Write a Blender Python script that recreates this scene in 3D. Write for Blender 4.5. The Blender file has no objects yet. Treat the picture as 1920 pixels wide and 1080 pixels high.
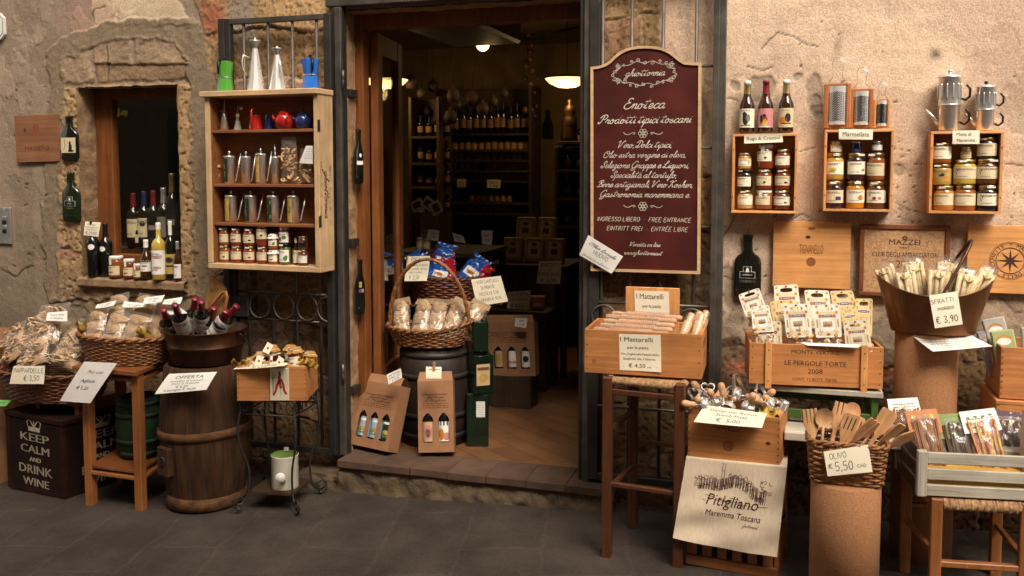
import bpy,bmesh,math,random
import numpy as np
from mathutils import Matrix,Vector,Euler,noise
random.seed(7)
R=math.radians
scn=bpy.context.scene
COL=scn.collection
CAMP=np.array([0,-4.41,1.68]);YAW,PIT,FPX=R(17.6),R(3.9),1700.
cam_d=bpy.data.cameras.new("camera")
cam_d.sensor_width=36;cam_d.lens=36*FPX/1920;cam_d.shift_y=-107/1920
cam_d.clip_start=.05;cam_d.clip_end=500
cam=bpy.data.objects.new("camera",cam_d);COL.objects.link(cam)
cam.location=CAMP;cam.rotation_euler=(R(90)-PIT,0,YAW)
scn.camera=cam
world=bpy.data.worlds.new("World");scn.world=world;world.use_nodes=True
SUN_EL,SUN_AZ=48,150
def make_world():
 nt=world.node_tree;nt.nodes.clear()
 o=nt.nodes.new("ShaderNodeOutputWorld");b=nt.nodes.new("ShaderNodeBackground")
 s=nt.nodes.new("ShaderNodeTexSky");s.sky_type='NISHITA';s.sun_disc=False
 s.sun_elevation=R(SUN_EL);s.sun_rotation=R(SUN_AZ);s.dust_density=4;s.air_density=1
 mx=nt.nodes.new("ShaderNodeMix");mx.data_type='RGBA';mx.inputs[0].default_value=.85
 hs=nt.nodes.new("ShaderNodeRGBToBW")
 ml=nt.nodes.new("ShaderNodeMix");ml.data_type='RGBA';ml.blend_type='MULTIPLY';ml.inputs[0].default_value=1
 ml.inputs[7].default_value=(1,.90,.775,1)
 L=nt.links.new
 L(s.outputs[0],hs.inputs[0]);L(s.outputs[0],mx.inputs[6]);L(hs.outputs[0],mx.inputs[7])
 L(mx.outputs[2],ml.inputs[6]);L(ml.outputs[2],b.inputs[0]);L(b.outputs[0],o.inputs[0])
 b.inputs[1].default_value=.12
make_world()
sd=bpy.data.lights.new("sun",'SUN');sd.energy=1.5;sd.angle=R(34);sd.color=(1,.915,.81)
sun=bpy.data.objects.new("sun",sd);COL.objects.link(sun);sun.location=(1,-6,8)
_a,_e=R(SUN_AZ),R(SUN_EL)
sun.rotation_euler=Vector((math.sin(_a)*math.cos(_e),math.cos(_a)*math.cos(_e),math.sin(_e))).to_track_quat('Z','Y').to_euler()
vs=scn.view_settings;vs.view_transform='Standard';vs.look='None';vs.gamma=1;vs.exposure=1.72
scn.cycles.max_bounces=8;scn.cycles.transparent_max_bounces=16;scn.cycles.sample_clamp_indirect=4
fw=np.array([-math.sin(YAW)*math.cos(PIT),math.cos(YAW)*math.cos(PIT),-math.sin(PIT)])
rt=np.array([math.cos(YAW),math.sin(YAW),0]);upv=np.cross(rt,fw)
def ray(px,py):return fw+rt*(px-960)/FPX-upv*(py-433)/FPX
def W(px,py,d):
 r=ray(px,py);return Vector(CAMP+r*((-d-CAMP[1])/r[1]))
def WZ(px,py,z):
 r=ray(px,py);return Vector(CAMP+r*((z-CAMP[2])/r[2]))
SL,GX0=.037,-1.0
def gz(x):return SL*(x-GX0)
def mpp(px,py,d):return(W(px,py-10,d)-W(px,py+10,d)).length/20
def mph(px,py,d):return(W(px+10,py,d)-W(px-10,py,d)).length/20
MATS={}
def nodes(name):
 m=bpy.data.materials.new(name);m.use_nodes=True
 nt=m.node_tree;nt.nodes.clear()
 o=nt.nodes.new("ShaderNodeOutputMaterial");b=nt.nodes.new("ShaderNodeBsdfPrincipled")
 nt.links.new(b.outputs[0],o.inputs[0]);return m,nt,b
def c4(c):return(c[0],c[1],c[2],1)
def H(h):
 v=[int(h[i:i+2],16)/255 for i in(0,2,4)]
 return tuple((x/12.92 if x<=.04045 else((x+.055)/1.055)**2.4)for x in v)
def mat(name,col,rough=.6,metal=0,col2=None,scale=(8,8,8),detail=4,bump=.15,bscale=120,coat=0,rnd=0,lo=.35,hi=.65,spec=.5,trans=0,alpha=1,dist=.002,grain=0):
 if name in MATS:return MATS[name]
 m,nt,b=nodes(name);L=nt.links.new
 if isinstance(col,str):col=H(col)
 if col2 is None:col2=tuple(x*.72 for x in col)
 elif isinstance(col2,str):col2=H(col2)
 tc=nt.nodes.new("ShaderNodeTexCoord");mp=nt.nodes.new("ShaderNodeMapping");L(tc.outputs['Object'],mp.inputs[0])
 mp.inputs['Scale'].default_value=scale
 oi=nt.nodes.new("ShaderNodeObjectInfo");mu=nt.nodes.new("ShaderNodeMath");mu.operation='MULTIPLY';mu.inputs[1].default_value=37
 L(oi.outputs['Random'],mu.inputs[0]);L(mu.outputs[0],mp.inputs['Location'])
 n=nt.nodes.new("ShaderNodeTexNoise");n.inputs['Scale'].default_value=1;n.inputs['Detail'].default_value=detail;n.inputs['Roughness'].default_value=.6
 L(mp.outputs[0],n.inputs['Vector'])
 r=nt.nodes.new("ShaderNodeValToRGB");r.color_ramp.elements[0].position=lo;r.color_ramp.elements[1].position=hi
 r.color_ramp.elements[0].color=c4(col2);r.color_ramp.elements[1].color=c4(col);L(n.outputs[0],r.inputs[0])
 src=r.outputs[0]
 if grain:
  n.inputs['Distortion'].default_value=grain;e=r.color_ramp.elements.new(max(.02,lo-.12));e.color=c4([x*.45 for x in col2])
  nb=nt.nodes.new("ShaderNodeTexNoise");nb.inputs['Scale'].default_value=7;nb.inputs['Detail'].default_value=5;L(tc.outputs['Object'],nb.inputs['Vector'])
  mb_=nt.nodes.new("ShaderNodeMapRange");mb_.inputs[1].default_value=.3;mb_.inputs[2].default_value=.7;mb_.inputs[3].default_value=.82;mb_.inputs[4].default_value=1.18;L(nb.outputs[0],mb_.inputs[0])
  hb_=nt.nodes.new("ShaderNodeHueSaturation");L(mb_.outputs[0],hb_.inputs['Value']);L(src,hb_.inputs['Color']);src=hb_.outputs[0]
 if rnd:
  h=nt.nodes.new("ShaderNodeHueSaturation");mr=nt.nodes.new("ShaderNodeMapRange")
  mr.inputs[3].default_value=1-rnd;mr.inputs[4].default_value=1+rnd
  L(oi.outputs['Random'],mr.inputs[0]);L(mr.outputs[0],h.inputs['Value']);L(src,h.inputs['Color']);src=h.outputs[0]
 L(src,b.inputs['Base Color'])
 b.inputs['Roughness'].default_value=rough;b.inputs['Metallic'].default_value=metal
 b.inputs['Coat Weight'].default_value=coat;b.inputs['Coat Roughness'].default_value=.06
 b.inputs['Specular IOR Level'].default_value=spec
 b.inputs['Transmission Weight'].default_value=trans;b.inputs['Alpha'].default_value=alpha
 if bump:
  n2=nt.nodes.new("ShaderNodeTexNoise");n2.inputs['Scale'].default_value=bscale;n2.inputs['Detail'].default_value=3
  L(tc.outputs['Object'],n2.inputs['Vector'])
  bp=nt.nodes.new("ShaderNodeBump");bp.inputs['Strength'].default_value=bump;bp.inputs['Distance'].default_value=dist
  L(n2.outputs[0],bp.inputs['Height']);L(bp.outputs[0],b.inputs['Normal'])
  ma=nt.nodes.new("ShaderNodeMapRange");ma.inputs[3].default_value=max(0,rough-.08);ma.inputs[4].default_value=min(1,rough+.1)
  L(n.outputs[0],ma.inputs[0]);L(ma.outputs[0],b.inputs['Roughness'])
 MATS[name]=m;return m
def wood(name,c1,c2,ax='x',rough=.55,rnd=.12,k=1.,coat=0,spec=.4):
 s={'x':(2.2,60,60),'z':(60,60,2.2),'y':(60,2.2,60)}[ax]
 return mat(name,c1,rough,0,c2,tuple(v*k for v in s),7,.25,90,coat,rnd,.3,.68,spec,grain=.7)
def film_mat(name,tint=(1,1,1),op=.12,rough=.12,bump=.8,milk=0):
 m,nt,b=nodes(name);L=nt.links.new
 o=[n for n in nt.nodes if n.type=='OUTPUT_MATERIAL'][0]
 t=nt.nodes.new("ShaderNodeBsdfTransparent");t.inputs[0].default_value=c4(tint)
 g=nt.nodes.new("ShaderNodeBsdfGlossy");g.inputs['Roughness'].default_value=rough
 fr=nt.nodes.new("ShaderNodeLayerWeight");fr.inputs[0].default_value=.5;pw=nt.nodes.new("ShaderNodeMath");pw.operation='POWER';pw.inputs[1].default_value=4;L(fr.outputs['Facing'],pw.inputs[0])
 ad=nt.nodes.new("ShaderNodeMath");ad.operation='MULTIPLY_ADD';ad.inputs[1].default_value=.6;ad.inputs[2].default_value=op+.03;L(pw.outputs[0],ad.inputs[0])
 mx=nt.nodes.new("ShaderNodeMixShader");L(ad.outputs[0],mx.inputs[0]);L(t.outputs[0],mx.inputs[1]);L(g.outputs[0],mx.inputs[2])
 n2=nt.nodes.new("ShaderNodeTexNoise");n2.inputs['Scale'].default_value=45;tc=nt.nodes.new("ShaderNodeTexCoord");L(tc.outputs['Object'],n2.inputs['Vector'])
 bp=nt.nodes.new("ShaderNodeBump");bp.inputs['Strength'].default_value=bump;bp.inputs['Distance'].default_value=.006
 L(n2.outputs[0],bp.inputs['Height']);L(bp.outputs[0],g.inputs['Normal'])
 df=nt.nodes.new("ShaderNodeBsdfDiffuse");df.inputs[0].default_value=(.8,.76,.70,1);m2=nt.nodes.new("ShaderNodeMixShader");m2.inputs[0].default_value=milk
 L(mx.outputs[0],m2.inputs[1]);L(df.outputs[0],m2.inputs[2]);L(m2.outputs[0],o.inputs[0]);nt.nodes.remove(b);MATS[name]=m;return m
def emit(name,col,st):
 m,nt,b=nodes(name);b.inputs['Base Color'].default_value=c4(col)
 b.inputs['Emission Color'].default_value=c4(col);b.inputs['Emission Strength'].default_value=st;return m
def TM(loc=(0,0,0),rz=0,rx=0,ry=0,s=1):
 return Matrix.Translation(loc)@Euler((R(rx),R(ry),R(rz)),'XYZ').to_matrix().to_4x4()@Matrix.Scale(s,4)
I4=Matrix.Identity(4)
class MB:
 def __init__(s):s.v,s.f,s.m,s.sm,s.mats=[],[],[],[],[]
 def mi(s,m):
  if m not in s.mats:s.mats.append(m)
  return s.mats.index(m)
 def add(s,vs,fs,m,sm=False,M=None):
  b=len(s.v);i=s.mi(m)
  s.v+=[tuple(M@Vector(v))for v in vs]if M is not None else[tuple(v)for v in vs]
  for f in fs:s.f.append([b+k for k in f]);s.m.append(i);s.sm.append(sm)
  return s
 def box(s,x0,x1,y0,y1,z0,z1,m,M=None,b=0):
  if b<=0 or min(x1-x0,y1-y0,z1-z0)<=2.2*b:
   vs=[(x,y,z)for x in(x0,x1)for y in(y0,y1)for z in(z0,z1)]
   return s.add(vs,[(0,1,3,2),(4,6,7,5),(0,4,5,1),(2,3,7,6),(0,2,6,4),(1,5,7,3)],m,False,M)
  bm=bmesh.new();bmesh.ops.create_cube(bm,size=1)
  for v in bm.verts:v.co=(x0 if v.co.x<0 else x1,y0 if v.co.y<0 else y1,z0 if v.co.z<0 else z1)
  bmesh.ops.bevel(bm,geom=bm.edges[:],offset=b,segments=1,affect='EDGES')
  bm.verts.index_update();s.add([v.co.copy()for v in bm.verts],[[v.index for v in f.verts]for f in bm.faces],m,False,M);bm.free();return s
 def lathe(s,prof,m,M=None,n=20,sm=True,a0=0,a1=360,sq=None):
  vs,fs=[],[];full=a1-a0>=359.9;k=n if full else n+1
  for r,z in prof:
   for i in range(k):
    a=R(a0+(a1-a0)*i/n);c,d=math.cos(a),math.sin(a);q=1
    if sq:q=1/(abs(c)**sq+abs(d)**sq)**(1/sq)
    vs.append((r*q*c,r*q*d,z))
  for j in range(len(prof)-1):
   for i in range(n if full else n):
    a,b=j*k+i,j*k+(i+1)%k
    fs.append((a,b,b+k,a+k))
  return s.add(vs,fs,m,sm,M)
 def tube(s,pts,r,m,n=6,closed=False,M=None,sm=True,flat=1):
  pts=[Vector(p)for p in pts];N=len(pts);vs,fs=[],[];up=None
  rr=r if hasattr(r,'__len__')else[r]*N
  for i,p in enumerate(pts):
   t=(pts[(i+1)%N]-pts[i-1])if closed else(pts[min(i+1,N-1)]-pts[max(i-1,0)])
   t=t.normalized()if t.length>1e-9 else Vector((0,0,1))
   if up is None:up=t.orthogonal().normalized()
   else:
    up=up-t*up.dot(t);up=up.normalized()if up.length>1e-6 else t.orthogonal().normalized()
   w=t.cross(up)
   for k in range(n):
    a=2*math.pi*k/n;vs.append(p+(up*math.cos(a)+w*math.sin(a)*flat)*rr[i])
  for i in range(N if closed else N-1):
   for k in range(n):
    a,b=i*n,((i+1)%N)*n;fs.append((a+k,a+(k+1)%n,b+(k+1)%n,b+k))
  if not closed:fs+=[tuple(range(n))[::-1],tuple(range((N-1)*n,N*n))]
  return s.add(vs,fs,m,sm,M)
 def prism(s,out,y0,y1,m,M=None,side=None,sm=False):
  n=len(out);vs=[(x,y0,z)for x,z in out]+[(x,y1,z)for x,z in out]
  s.add(vs,[tuple(range(n)),tuple(range(2*n-1,n-1,-1))],m,False,M)
  return s.add(vs,[(i,i+n,(i+1)%n+n,(i+1)%n)for i in range(n)],side or m,sm,M)
 def grid(s,fn,nu,nv,m,sm=True,M=None):
  vs=[fn(i/nu,j/nv)for j in range(nv+1)for i in range(nu+1)]
  fs=[(j*(nu+1)+i,j*(nu+1)+i+1,(j+1)*(nu+1)+i+1,(j+1)*(nu+1)+i)for j in range(nv)for i in range(nu)]
  return s.add(vs,fs,m,sm,M)
 def ball(s,c,r,m,n=12,M=None,sc=(1,1,1)):
  pr=[(math.sin(math.pi*j/(n//2+2))*r,-math.cos(math.pi*j/(n//2+2))*r)for j in range(n//2+3)]
  T=Matrix.Translation(c)@Matrix.Diagonal((sc[0],sc[1],sc[2],1))
  return s.lathe(pr,m,(M@T)if M is not None else T,n)
 def build(s,name,parent=None,bevel=0,solid=0,fix=True):
  me=bpy.data.meshes.new(name);me.from_pydata([tuple(v)for v in s.v],[],s.f)
  for m in s.mats:me.materials.append(m)
  me.polygons.foreach_set('material_index',s.m);me.polygons.foreach_set('use_smooth',s.sm)
  if fix:
   bm=bmesh.new();bm.from_mesh(me);bmesh.ops.recalc_face_normals(bm,faces=bm.faces);bm.to_mesh(me);bm.free()
  me.update();o=bpy.data.objects.new(name,me);COL.objects.link(o)
  if parent:o.parent=parent
  if solid:q=o.modifiers.new('solid','SOLIDIFY');q.thickness=solid;q.offset=-1
  if bevel:q=o.modifiers.new('bevel','BEVEL');q.width=bevel;q.segments=2;q.limit_method='ANGLE'
  return o
def tag(o,label,cat,group=None,kind=None):
 if kind:o['kind']=kind
 if label:o['label']=label
 if cat:o['category']=cat
 if group:o['group']=group
 return o
def thing(name,label,cat,loc=(0,0,0),rz=0,group=None,rx=0,ry=0):
 o=bpy.data.objects.new(name,None);COL.objects.link(o);o.empty_display_size=.05
 o.location=loc;o.rotation_euler=(R(rx),R(ry),R(rz));return tag(o,label,cat,group)
def at(o,loc,rz=0,rx=0,ry=0):o.location=loc;o.rotation_euler=(R(rx),R(ry),R(rz));return o
def struct(o):o['kind']='structure';return o
def copytree(o,parent=None):
 c=o.copy();COL.objects.link(c);c.parent=parent
 for ch in o.children:copytree(ch,c)
 return c
CUR={'a':'42 34,32 40,16 36,4 20,6 4,18 0,32 10,40 34,38 8,44 0,56 8','b':'0 6,14 40,20 76,12 84,8 60,6 10,16 0,30 6,34 24,24 38,10 30','c':'38 32,28 40,12 32,4 16,10 2,24 0,42 12','d':'42 32,28 40,10 32,4 14,14 0,30 8,44 40,52 84,40 20,42 4,58 8','e':'2 14,22 18,34 30,26 40,12 34,4 14,14 0,28 2,44 14','f':'0 6,22 30,36 78,26 84,18 50,8 -30,0 -36,2 -22,24 0,40 10|6 40,36 42','g':'42 34,30 40,14 34,4 18,10 4,24 4,38 20,42 38,34 -20,18 -40,4 -34,12 -18,54 8','h':'0 6,18 50,26 82,18 84,12 50,6 0,18 30,30 40,36 32,32 8,38 0,50 8','i':'0 8,14 38,10 10,14 0,26 8|18 54,19 58','k':'0 6,18 50,26 82,18 84,12 50,6 0,18 30,32 40,32 26,16 22,30 2,44 8','l':'0 6,18 50,24 82,16 84,10 50,8 10,14 0,26 8','m':'0 26,10 40,12 32,6 0,18 32,28 40,30 30,24 0,36 32,46 40,50 30,46 8,52 0,64 8','n':'0 26,10 40,12 32,6 0,18 30,30 40,36 32,32 8,38 0,50 8','o':'26 40,10 34,4 16,12 0,26 4,36 22,28 38,24 28,44 30,52 32','p':'0 14,14 42,4 4,-8 -42|7 16,18 36,30 41,38 32,34 12,22 1,8 6|26 2,38 3,50 10','q':'42 34,30 40,14 34,4 18,10 2,24 4,40 34,30 -40,40 -20,54 8','r':'0 10,12 42,16 34,32 34,26 12,32 0,44 8','s':'0 6,22 44,18 30,30 16,24 1,10 0,4 6|24 1,42 10','t':'0 6,16 36,28 78,14 20,16 2,32 8|2 55,42 59','u':'0 20,10 40,6 10,14 0,28 12,36 40,34 8,40 0,52 8','v':'0 28,10 40,14 20,16 2,28 12,38 38,34 40,44 32,50 34','w':'0 28,10 40,8 12,16 0,28 14,32 36,30 10,38 0,52 16,58 40,66 32','x':'4 36,16 38,28 2,44 8|42 38,20 22,0 0','z':'4 34,16 40,36 38,10 4,26 6,30 -14,16 -36,8 -24,44 8','y':'0 20,10 40,8 14,18 4,36 38,30 -20,14 -38,6 -26,48 8','E':'56 74,44 84,24 78,22 58,44 48,16 44,2 22,12 2,40 0,66 22','P':'20 70,4 52,20 76,56 86,74 66,54 42,30 46|42 80,30 30,14 0,0 6,6 18','V':'0 64,10 80,24 78,18 40,20 0,50 50,70 86,80 76','D':'16 70,2 56,18 82,54 84,72 54,54 12,20 0,0 10,14 20,40 6|40 80,30 30,18 2','O':'50 84,20 76,2 40,12 4,40 0,68 30,66 68,44 84,30 60,50 50,86 60','S':'0 14,20 0,42 10,40 40,28 60,40 84,60 80,58 62,44 56|0 14,10 26,24 16','G':'60 66,52 84,26 76,4 44,10 8,34 2,54 30,60 44,50 -10,20 -30,8 -16,40 4,72 18','L':'4 50,20 46,46 66,48 84,34 80,22 30,8 2,0 12,14 16,44 0,66 14','B':'10 62,4 54,20 78,56 86,64 66,36 46,58 36,60 10,36 0,16 8|40 80,28 30,14 0,0 6','K':'8 64,4 74,22 82,32 78,22 30,10 0,0 6|74 80,60 84,24 42,44 30,50 4,68 8','M':'0 4,10 0,24 40,34 84,38 10,66 82,62 10,78 8','I':'8 60,20 78,44 82,34 78,22 30,8 0,0 8',',':'6 6,8 0,2 -12','.':'6 2,7 6',' ':'','-':'4 22,28 22',"'":'8 84,6 70','à':None}
CUR['à']=CUR['a']+'|20 66,30 54'
CAP={'A':'0 0,24 70,48 0|10 26,38 26','B':'4 0,4 70,30 68,34 52,24 38,4 37,30 34,38 16,28 2,4 0','C':'44 58,30 70,10 62,2 34,12 6,30 0,46 12','D':'4 0,4 70,28 66,44 42,38 12,22 0,4 0','E':'40 70,6 70,4 0,42 0|4 37,34 37','F':'40 70,6 70,4 0|4 37,32 37','G':'44 58,28 70,8 60,2 30,14 2,34 2,44 14,44 32,28 32','H':'4 0,4 70|42 0,42 70|4 36,42 36','I':'6 0,6 70','K':'4 0,4 70|40 70,5 32,42 0','L':'4 70,4 0,38 0','M':'2 0,8 70,28 20,48 70,56 0','N':'4 0,4 70,42 0,44 70','O':'24 70,6 58,2 32,14 4,28 0,46 16,46 50,34 68,24 70','P':'4 0,4 70,30 68,38 52,28 36,4 34','Q':'24 70,6 58,2 32,14 4,28 0,46 16,46 50,34 68,24 70|30 18,50 -6','R':'4 0,4 70,30 68,36 52,26 38,4 36|18 36,40 0','S':'40 60,26 70,8 64,6 48,34 32,40 14,26 0,4 8','T':'22 0,22 70|0 70,44 70','U':'4 70,4 18,16 0,32 2,42 18,42 70','V':'0 70,22 0,44 70','W':'0 70,16 0,30 50,44 0,60 70','X':'0 0,42 70|0 70,42 0','Y':'0 70,20 36,42 70|20 36,20 0','Z':'2 70,40 70,0 0,42 0','0':'20 70,4 50,4 18,18 0,34 16,34 52,20 70','1':'4 54,18 70,18 0','2':'4 56,18 70,34 56,26 34,2 0,38 0','3':'4 64,22 70,34 54,16 38,36 20,22 0,2 8','4':'28 0,28 70,2 22,40 22','5':'36 70,10 70,6 40,26 42,36 22,22 0,2 6','6':'32 68,12 46,4 18,18 0,34 14,28 36,8 30','7':'2 70,38 70,14 0','8':'20 38,6 52,20 70,34 52,4 18,20 0,36 18,20 38','9':'34 48,20 36,6 50,18 70,34 60,34 40,18 0','€':'42 60,28 70,12 56,8 34,14 10,28 0,44 8|0 44,34 44|0 26,32 26',',':'6 6,2 -12','.':'4 0,5 5','(':'14 80,4 50,4 20,14 -10',')':'2 80,12 50,12 20,2 -10',' ':'','-':'4 34,26 34',"'":'4 70,4 54',':':'4 10,4 14|4 40,4 44','·':'8 34,12 34','&':'44 0,8 50,12 70,26 66,24 50,4 24,6 4,24 0,40 26','É':None,'/':'0 -6,30 74'}
CAP['É']=CAP['E']+'|18 80,32 92'
def _smooth(p,k=4):
 if len(p)<3:return p
 out=[]
 for i in range(len(p)-1):
  a,b,c,d=p[max(i-1,0)],p[i],p[i+1],p[min(i+2,len(p)-1)]
  for t in range(k):
   t/=k;out.append(tuple(.5*(2*b[q]+(c[q]-a[q])*t+(2*a[q]-5*b[q]+4*c[q]-d[q])*t*t+(3*b[q]-a[q]-3*c[q]+d[q])*t**3)for q in(0,1)))
 return out+[p[-1]]
def strokes(txt,table,smooth=4,track=6,space=30):
 out,x=[],0
 for ch in txt:
  g=table.get(ch)
  if g is None:g=table.get(ch.upper())or table.get(ch.lower())or ''
  if not g:x+=space;continue
  mx=0
  for st in g.split('|'):
   p=[tuple(float(q)for q in t.split())for t in st.split(',')];mx=max(mx,max(q[0]for q in p))
   if smooth:p=_smooth(p,smooth)
   out.append([(q[0]+x,q[1])for q in p])
  x+=mx+track
 return out,x
def ribbon(polys,w):
 vs,fs=[],[]
 for p in polys:
  n=len(p);b=len(vs)
  if n<2:continue
  for i in range(n):
   a,c=p[max(i-1,0)],p[min(i+1,n-1)];dx,dy=c[0]-a[0],c[1]-a[1];l=math.hypot(dx,dy)or 1
   nx,ny=-dy/l*w/2,dx/l*w/2
   vs+=[(p[i][0]+nx,p[i][1]+ny),(p[i][0]-nx,p[i][1]-ny)]
  fs+=[(b+2*i,b+2*i+1,b+2*i+3,b+2*i+2)for i in range(n-1)]
 return vs,fs
_FC={}
def fontmesh(txt):
 if txt not in _FC:
  cu=bpy.data.curves.new("t",'FONT');cu.body=txt;cu.resolution_u=2
  o=bpy.data.objects.new("t",cu);COL.objects.link(o)
  me=o.to_mesh();v=[(q.co.x,q.co.y)for q in me.vertices];f=[tuple(p.vertices)for p in me.polygons]
  o.to_mesh_clear();bpy.data.objects.remove(o);bpy.data.curves.remove(cu);_FC[txt]=(v,f)
 return _FC[txt]
def text2d(txt,style,h,w=None,pen=None,shear=0):
 """verts, faces in a frame whose origin is the middle of the baseline; h = cap height, w = fitted width"""
 if style=='font':vs,fs=fontmesh(txt);k=h/.73
 elif style=='cur':
  vs,fs=ribbon(strokes(txt,CUR,4,-2,24)[0],pen or 6.5);k=h/84;shear=shear or .42
 else:vs,fs=ribbon(strokes(txt,CAP,2,14,30)[0],pen or 8);k=h/70
 if not vs:return[],[]
 vs=[(x+y*shear,y)for x,y in vs];xs=[v[0]for v in vs];a,b=min(xs),max(xs)
 kx=w/(b-a)if w else k
 return[((x-(a+b)/2)*kx,y*k)for x,y in vs],fs
def put2d(mb,vf,m,fn,sm=False):
 vs,fs=vf
 if vs:mb.add([fn(x,z)for x,z in vs],fs,m,sm)
def disc2d(cx,cz,rx,rz=None,n=16):
 rz=rz or rx;vs=[(cx+k*rx*math.cos(2*math.pi*i/n),cz+k*rz*math.sin(2*math.pi*i/n))for k in(1,.5)for i in range(n)]+[(cx,cz)]
 return vs,[(i,(i+1)%n,n+(i+1)%n,n+i)for i in range(n)]+[(n+i,n+(i+1)%n,2*n)for i in range(n)]
def rect2d(x0,x1,z0,z1,n=6):return[(x0+(x1-x0)*i/n,z)for z in(z0,z1)for i in range(n+1)],[(i,i+1,n+2+i,n+1+i)for i in range(n)]
def ring2d(cx,cz,r0,r1,n=28,a0=0,a1=360,ez=1):
 k=n+1;vs=[]
 for i in range(k):
  a=R(a0+(a1-a0)*i/n);vs+=[(cx+r0*math.cos(a),cz+ez*r0*math.sin(a)),(cx+r1*math.cos(a),cz+ez*r1*math.sin(a))]
 return vs,[(2*i,2*i+1,2*i+3,2*i+2)for i in range(n)]
def dashes2d(x0,x1,z,h,rng,fill=.7):
 vs,fs,x=[],[],x0
 while x<x1:
  l=(x1-x0)*rng.uniform(.04,.13);e=min(x+l*fill,x1);b=len(vs)
  k=h*rng.uniform(.7,1.2);vs+=[(x,z),(e,z),(e,z+k),(x,z+k)];fs.append((b,b+1,b+2,b+3));x+=l
 return vs,fs
def card(label,cs,lines=(),cat='price card',paper=None,ink=None,name='price_card',group=None,curl=0,extra=None,ring=None,parent=None,nseg=8):
 """cs: TL, TR, BR, BL as world points. lines: (u, v, height, text, style, width) in shares of the card; curl bows it forward"""
 paper=paper or MATS['paper'];ink=ink or MATS['ink'];rc=random.Random(label);curl=curl or rc.choice((-1,1))*rc.uniform(.0012,.003);dog=rc.uniform(.002,.008)*(1 if len(lines)else 0)
 TL,TR,BR,BL=[Vector(c)for c in cs];ctr=(TL+TR+BR+BL)/4
 nrm=(TR-TL).cross(BL-TL).normalized()
 if nrm.y>0 and abs(nrm.y)>.05 or(abs(nrm.y)<=.05 and nrm.z<0):nrm=-nrm
 def f(u,v,o=0):return TL*(1-u)*v+TR*u*v+BR*u*(1-v)+BL*(1-u)*(1-v)-ctr+nrm*(o+curl*4*v*(1-v)+dog*max(0,u+(1-v)-1.35)**1.5*2)
 wd,ht=((TR-TL).length+(BR-BL).length)/2,((TL-BL).length+(TR-BR).length)/2
 mb=MB();mb.grid(lambda u,v:f(u,v),8,nseg,paper,True);mb.grid(lambda u,v:f(u,v,-.0012),8,nseg,paper,True)
 ed=[(u,v)for u,v in((0,0),(1,0),(1,1),(0,1))]
 for(a,b)in zip(ed,ed[1:]+ed[:1]):
  mb.grid(lambda u,v:f(a[0]+(b[0]-a[0])*u,a[1]+(b[1]-a[1])*u,-.0012*v),nseg,1,paper)
 def g(u0,v0):return lambda x,z:f(u0+x/wd,v0+z/ht,.0008)
 for L in lines:
  u,v,h,t,st=L[:5];w=L[5]*wd if len(L)>5 and L[5]else None
  put2d(mb,text2d(t,st,h*ht,w,*(L[6:7])),L[7]if len(L)>7 else ink,g(u,v))
 if extra:extra(mb,lambda x,z:f(x,z,.0008))
 o=mb.build(name,parent,fix=False);o.location=ctr
 if not parent:tag(o,label,cat,group)
 return o
def quad(x0,y0,x1,y1,x2,y2,x3,y3,d,db=None):
 db=d if db is None else db
 return[W(x0,y0,d),W(x1,y1,d),W(x2,y2,db),W(x3,y3,db)]
# = materials in use
mat('paper',(.86,.78,.60),.75,col2=(.80,.71,.53),scale=(9,9,9),bump=.08,bscale=60)
mat('white_paper',(.86,.83,.76),.7,col2=(.79,.75,.68),scale=(9,9,9),bump=.05)
mat('cream',(.72,.61,.40),.6,col2=(.66,.54,.33),scale=(20,20,20),bump=0)
mat('ink',(.015,.013,.016),.7,bump=0);mat('blue_ink',(.02,.03,.11),.7,bump=0)
mat('brown_ink',(.07,.018,.014),.8,bump=0);mat('burn',(.10,.035,.014),.8,bump=0);mat('burn_l',(.30,.095,.026),.8,bump=0);mat('grey_ink',(.25,.21,.17),.8,bump=0)
mat('iron',(.050,.043,.037),.5,.4,col2=(.030,.026,.022),bump=.2,bscale=90)
mat('steel_bar',(.16,.14,.115),.42,.6,col2=(.09,.078,.065),bump=.15)
mat('steel',(.80,.78,.74),.20,.72,col2=(.7,.68,.64),bump=.03,bscale=40);mat('tin',(.66,.64,.60),.28,.75,bump=.05)
mat('bright_steel',(.90,.88,.84),.24,.5,col2=(.8,.78,.74),bump=.03,bscale=40);mat('brass',(.62,.42,.14),.3,1,bump=.05);mat('gold_lid',(.55,.40,.16),.3,.9,bump=0)
mat('copper',(.26,.115,.05),.34,.82,col2=(.13,.065,.03),scale=(7,7,4),bump=.12,bscale=30,lo=.3,hi=.7)
mat('dark_copper',(.12,.052,.026),.40,.75,col2=(.05,.025,.014),scale=(9,9,5),bump=.12,bscale=30)
mat('black',(.012,.011,.010),.35,bump=0,spec=.35);mat('white',(.8,.79,.75),.4,col2=(.75,.73,.68),bump=0)
mat('red',(.5,.02,.015),.22,col2=(.38,.012,.01),coat=.6,bump=0);mat('navy',(.02,.035,.14),.22,col2=(.014,.024,.1),coat=.6,bump=0)
mat('green_paint',(.10,.38,.05),.3,col2=(.08,.32,.04),coat=.5,bump=.03);mat('blue_paint',(.03,.17,.62),.3,col2=(.02,.14,.5),coat=.5,bump=.03)
mat('dark_glass',(.010,.011,.007),.08,col2=(.006,.006,.005),coat=.5,bump=.02,bscale=14);mat('brown_glass',(.05,.018,.006),.07,col2=(.025,.009,.004),coat=.6,bump=0)
mat('green_glass',(.012,.022,.008),.08,coat=.5,bump=0);mat('wine_cap',(.20,.008,.02),.35,bump=0,coat=.3)
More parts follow.
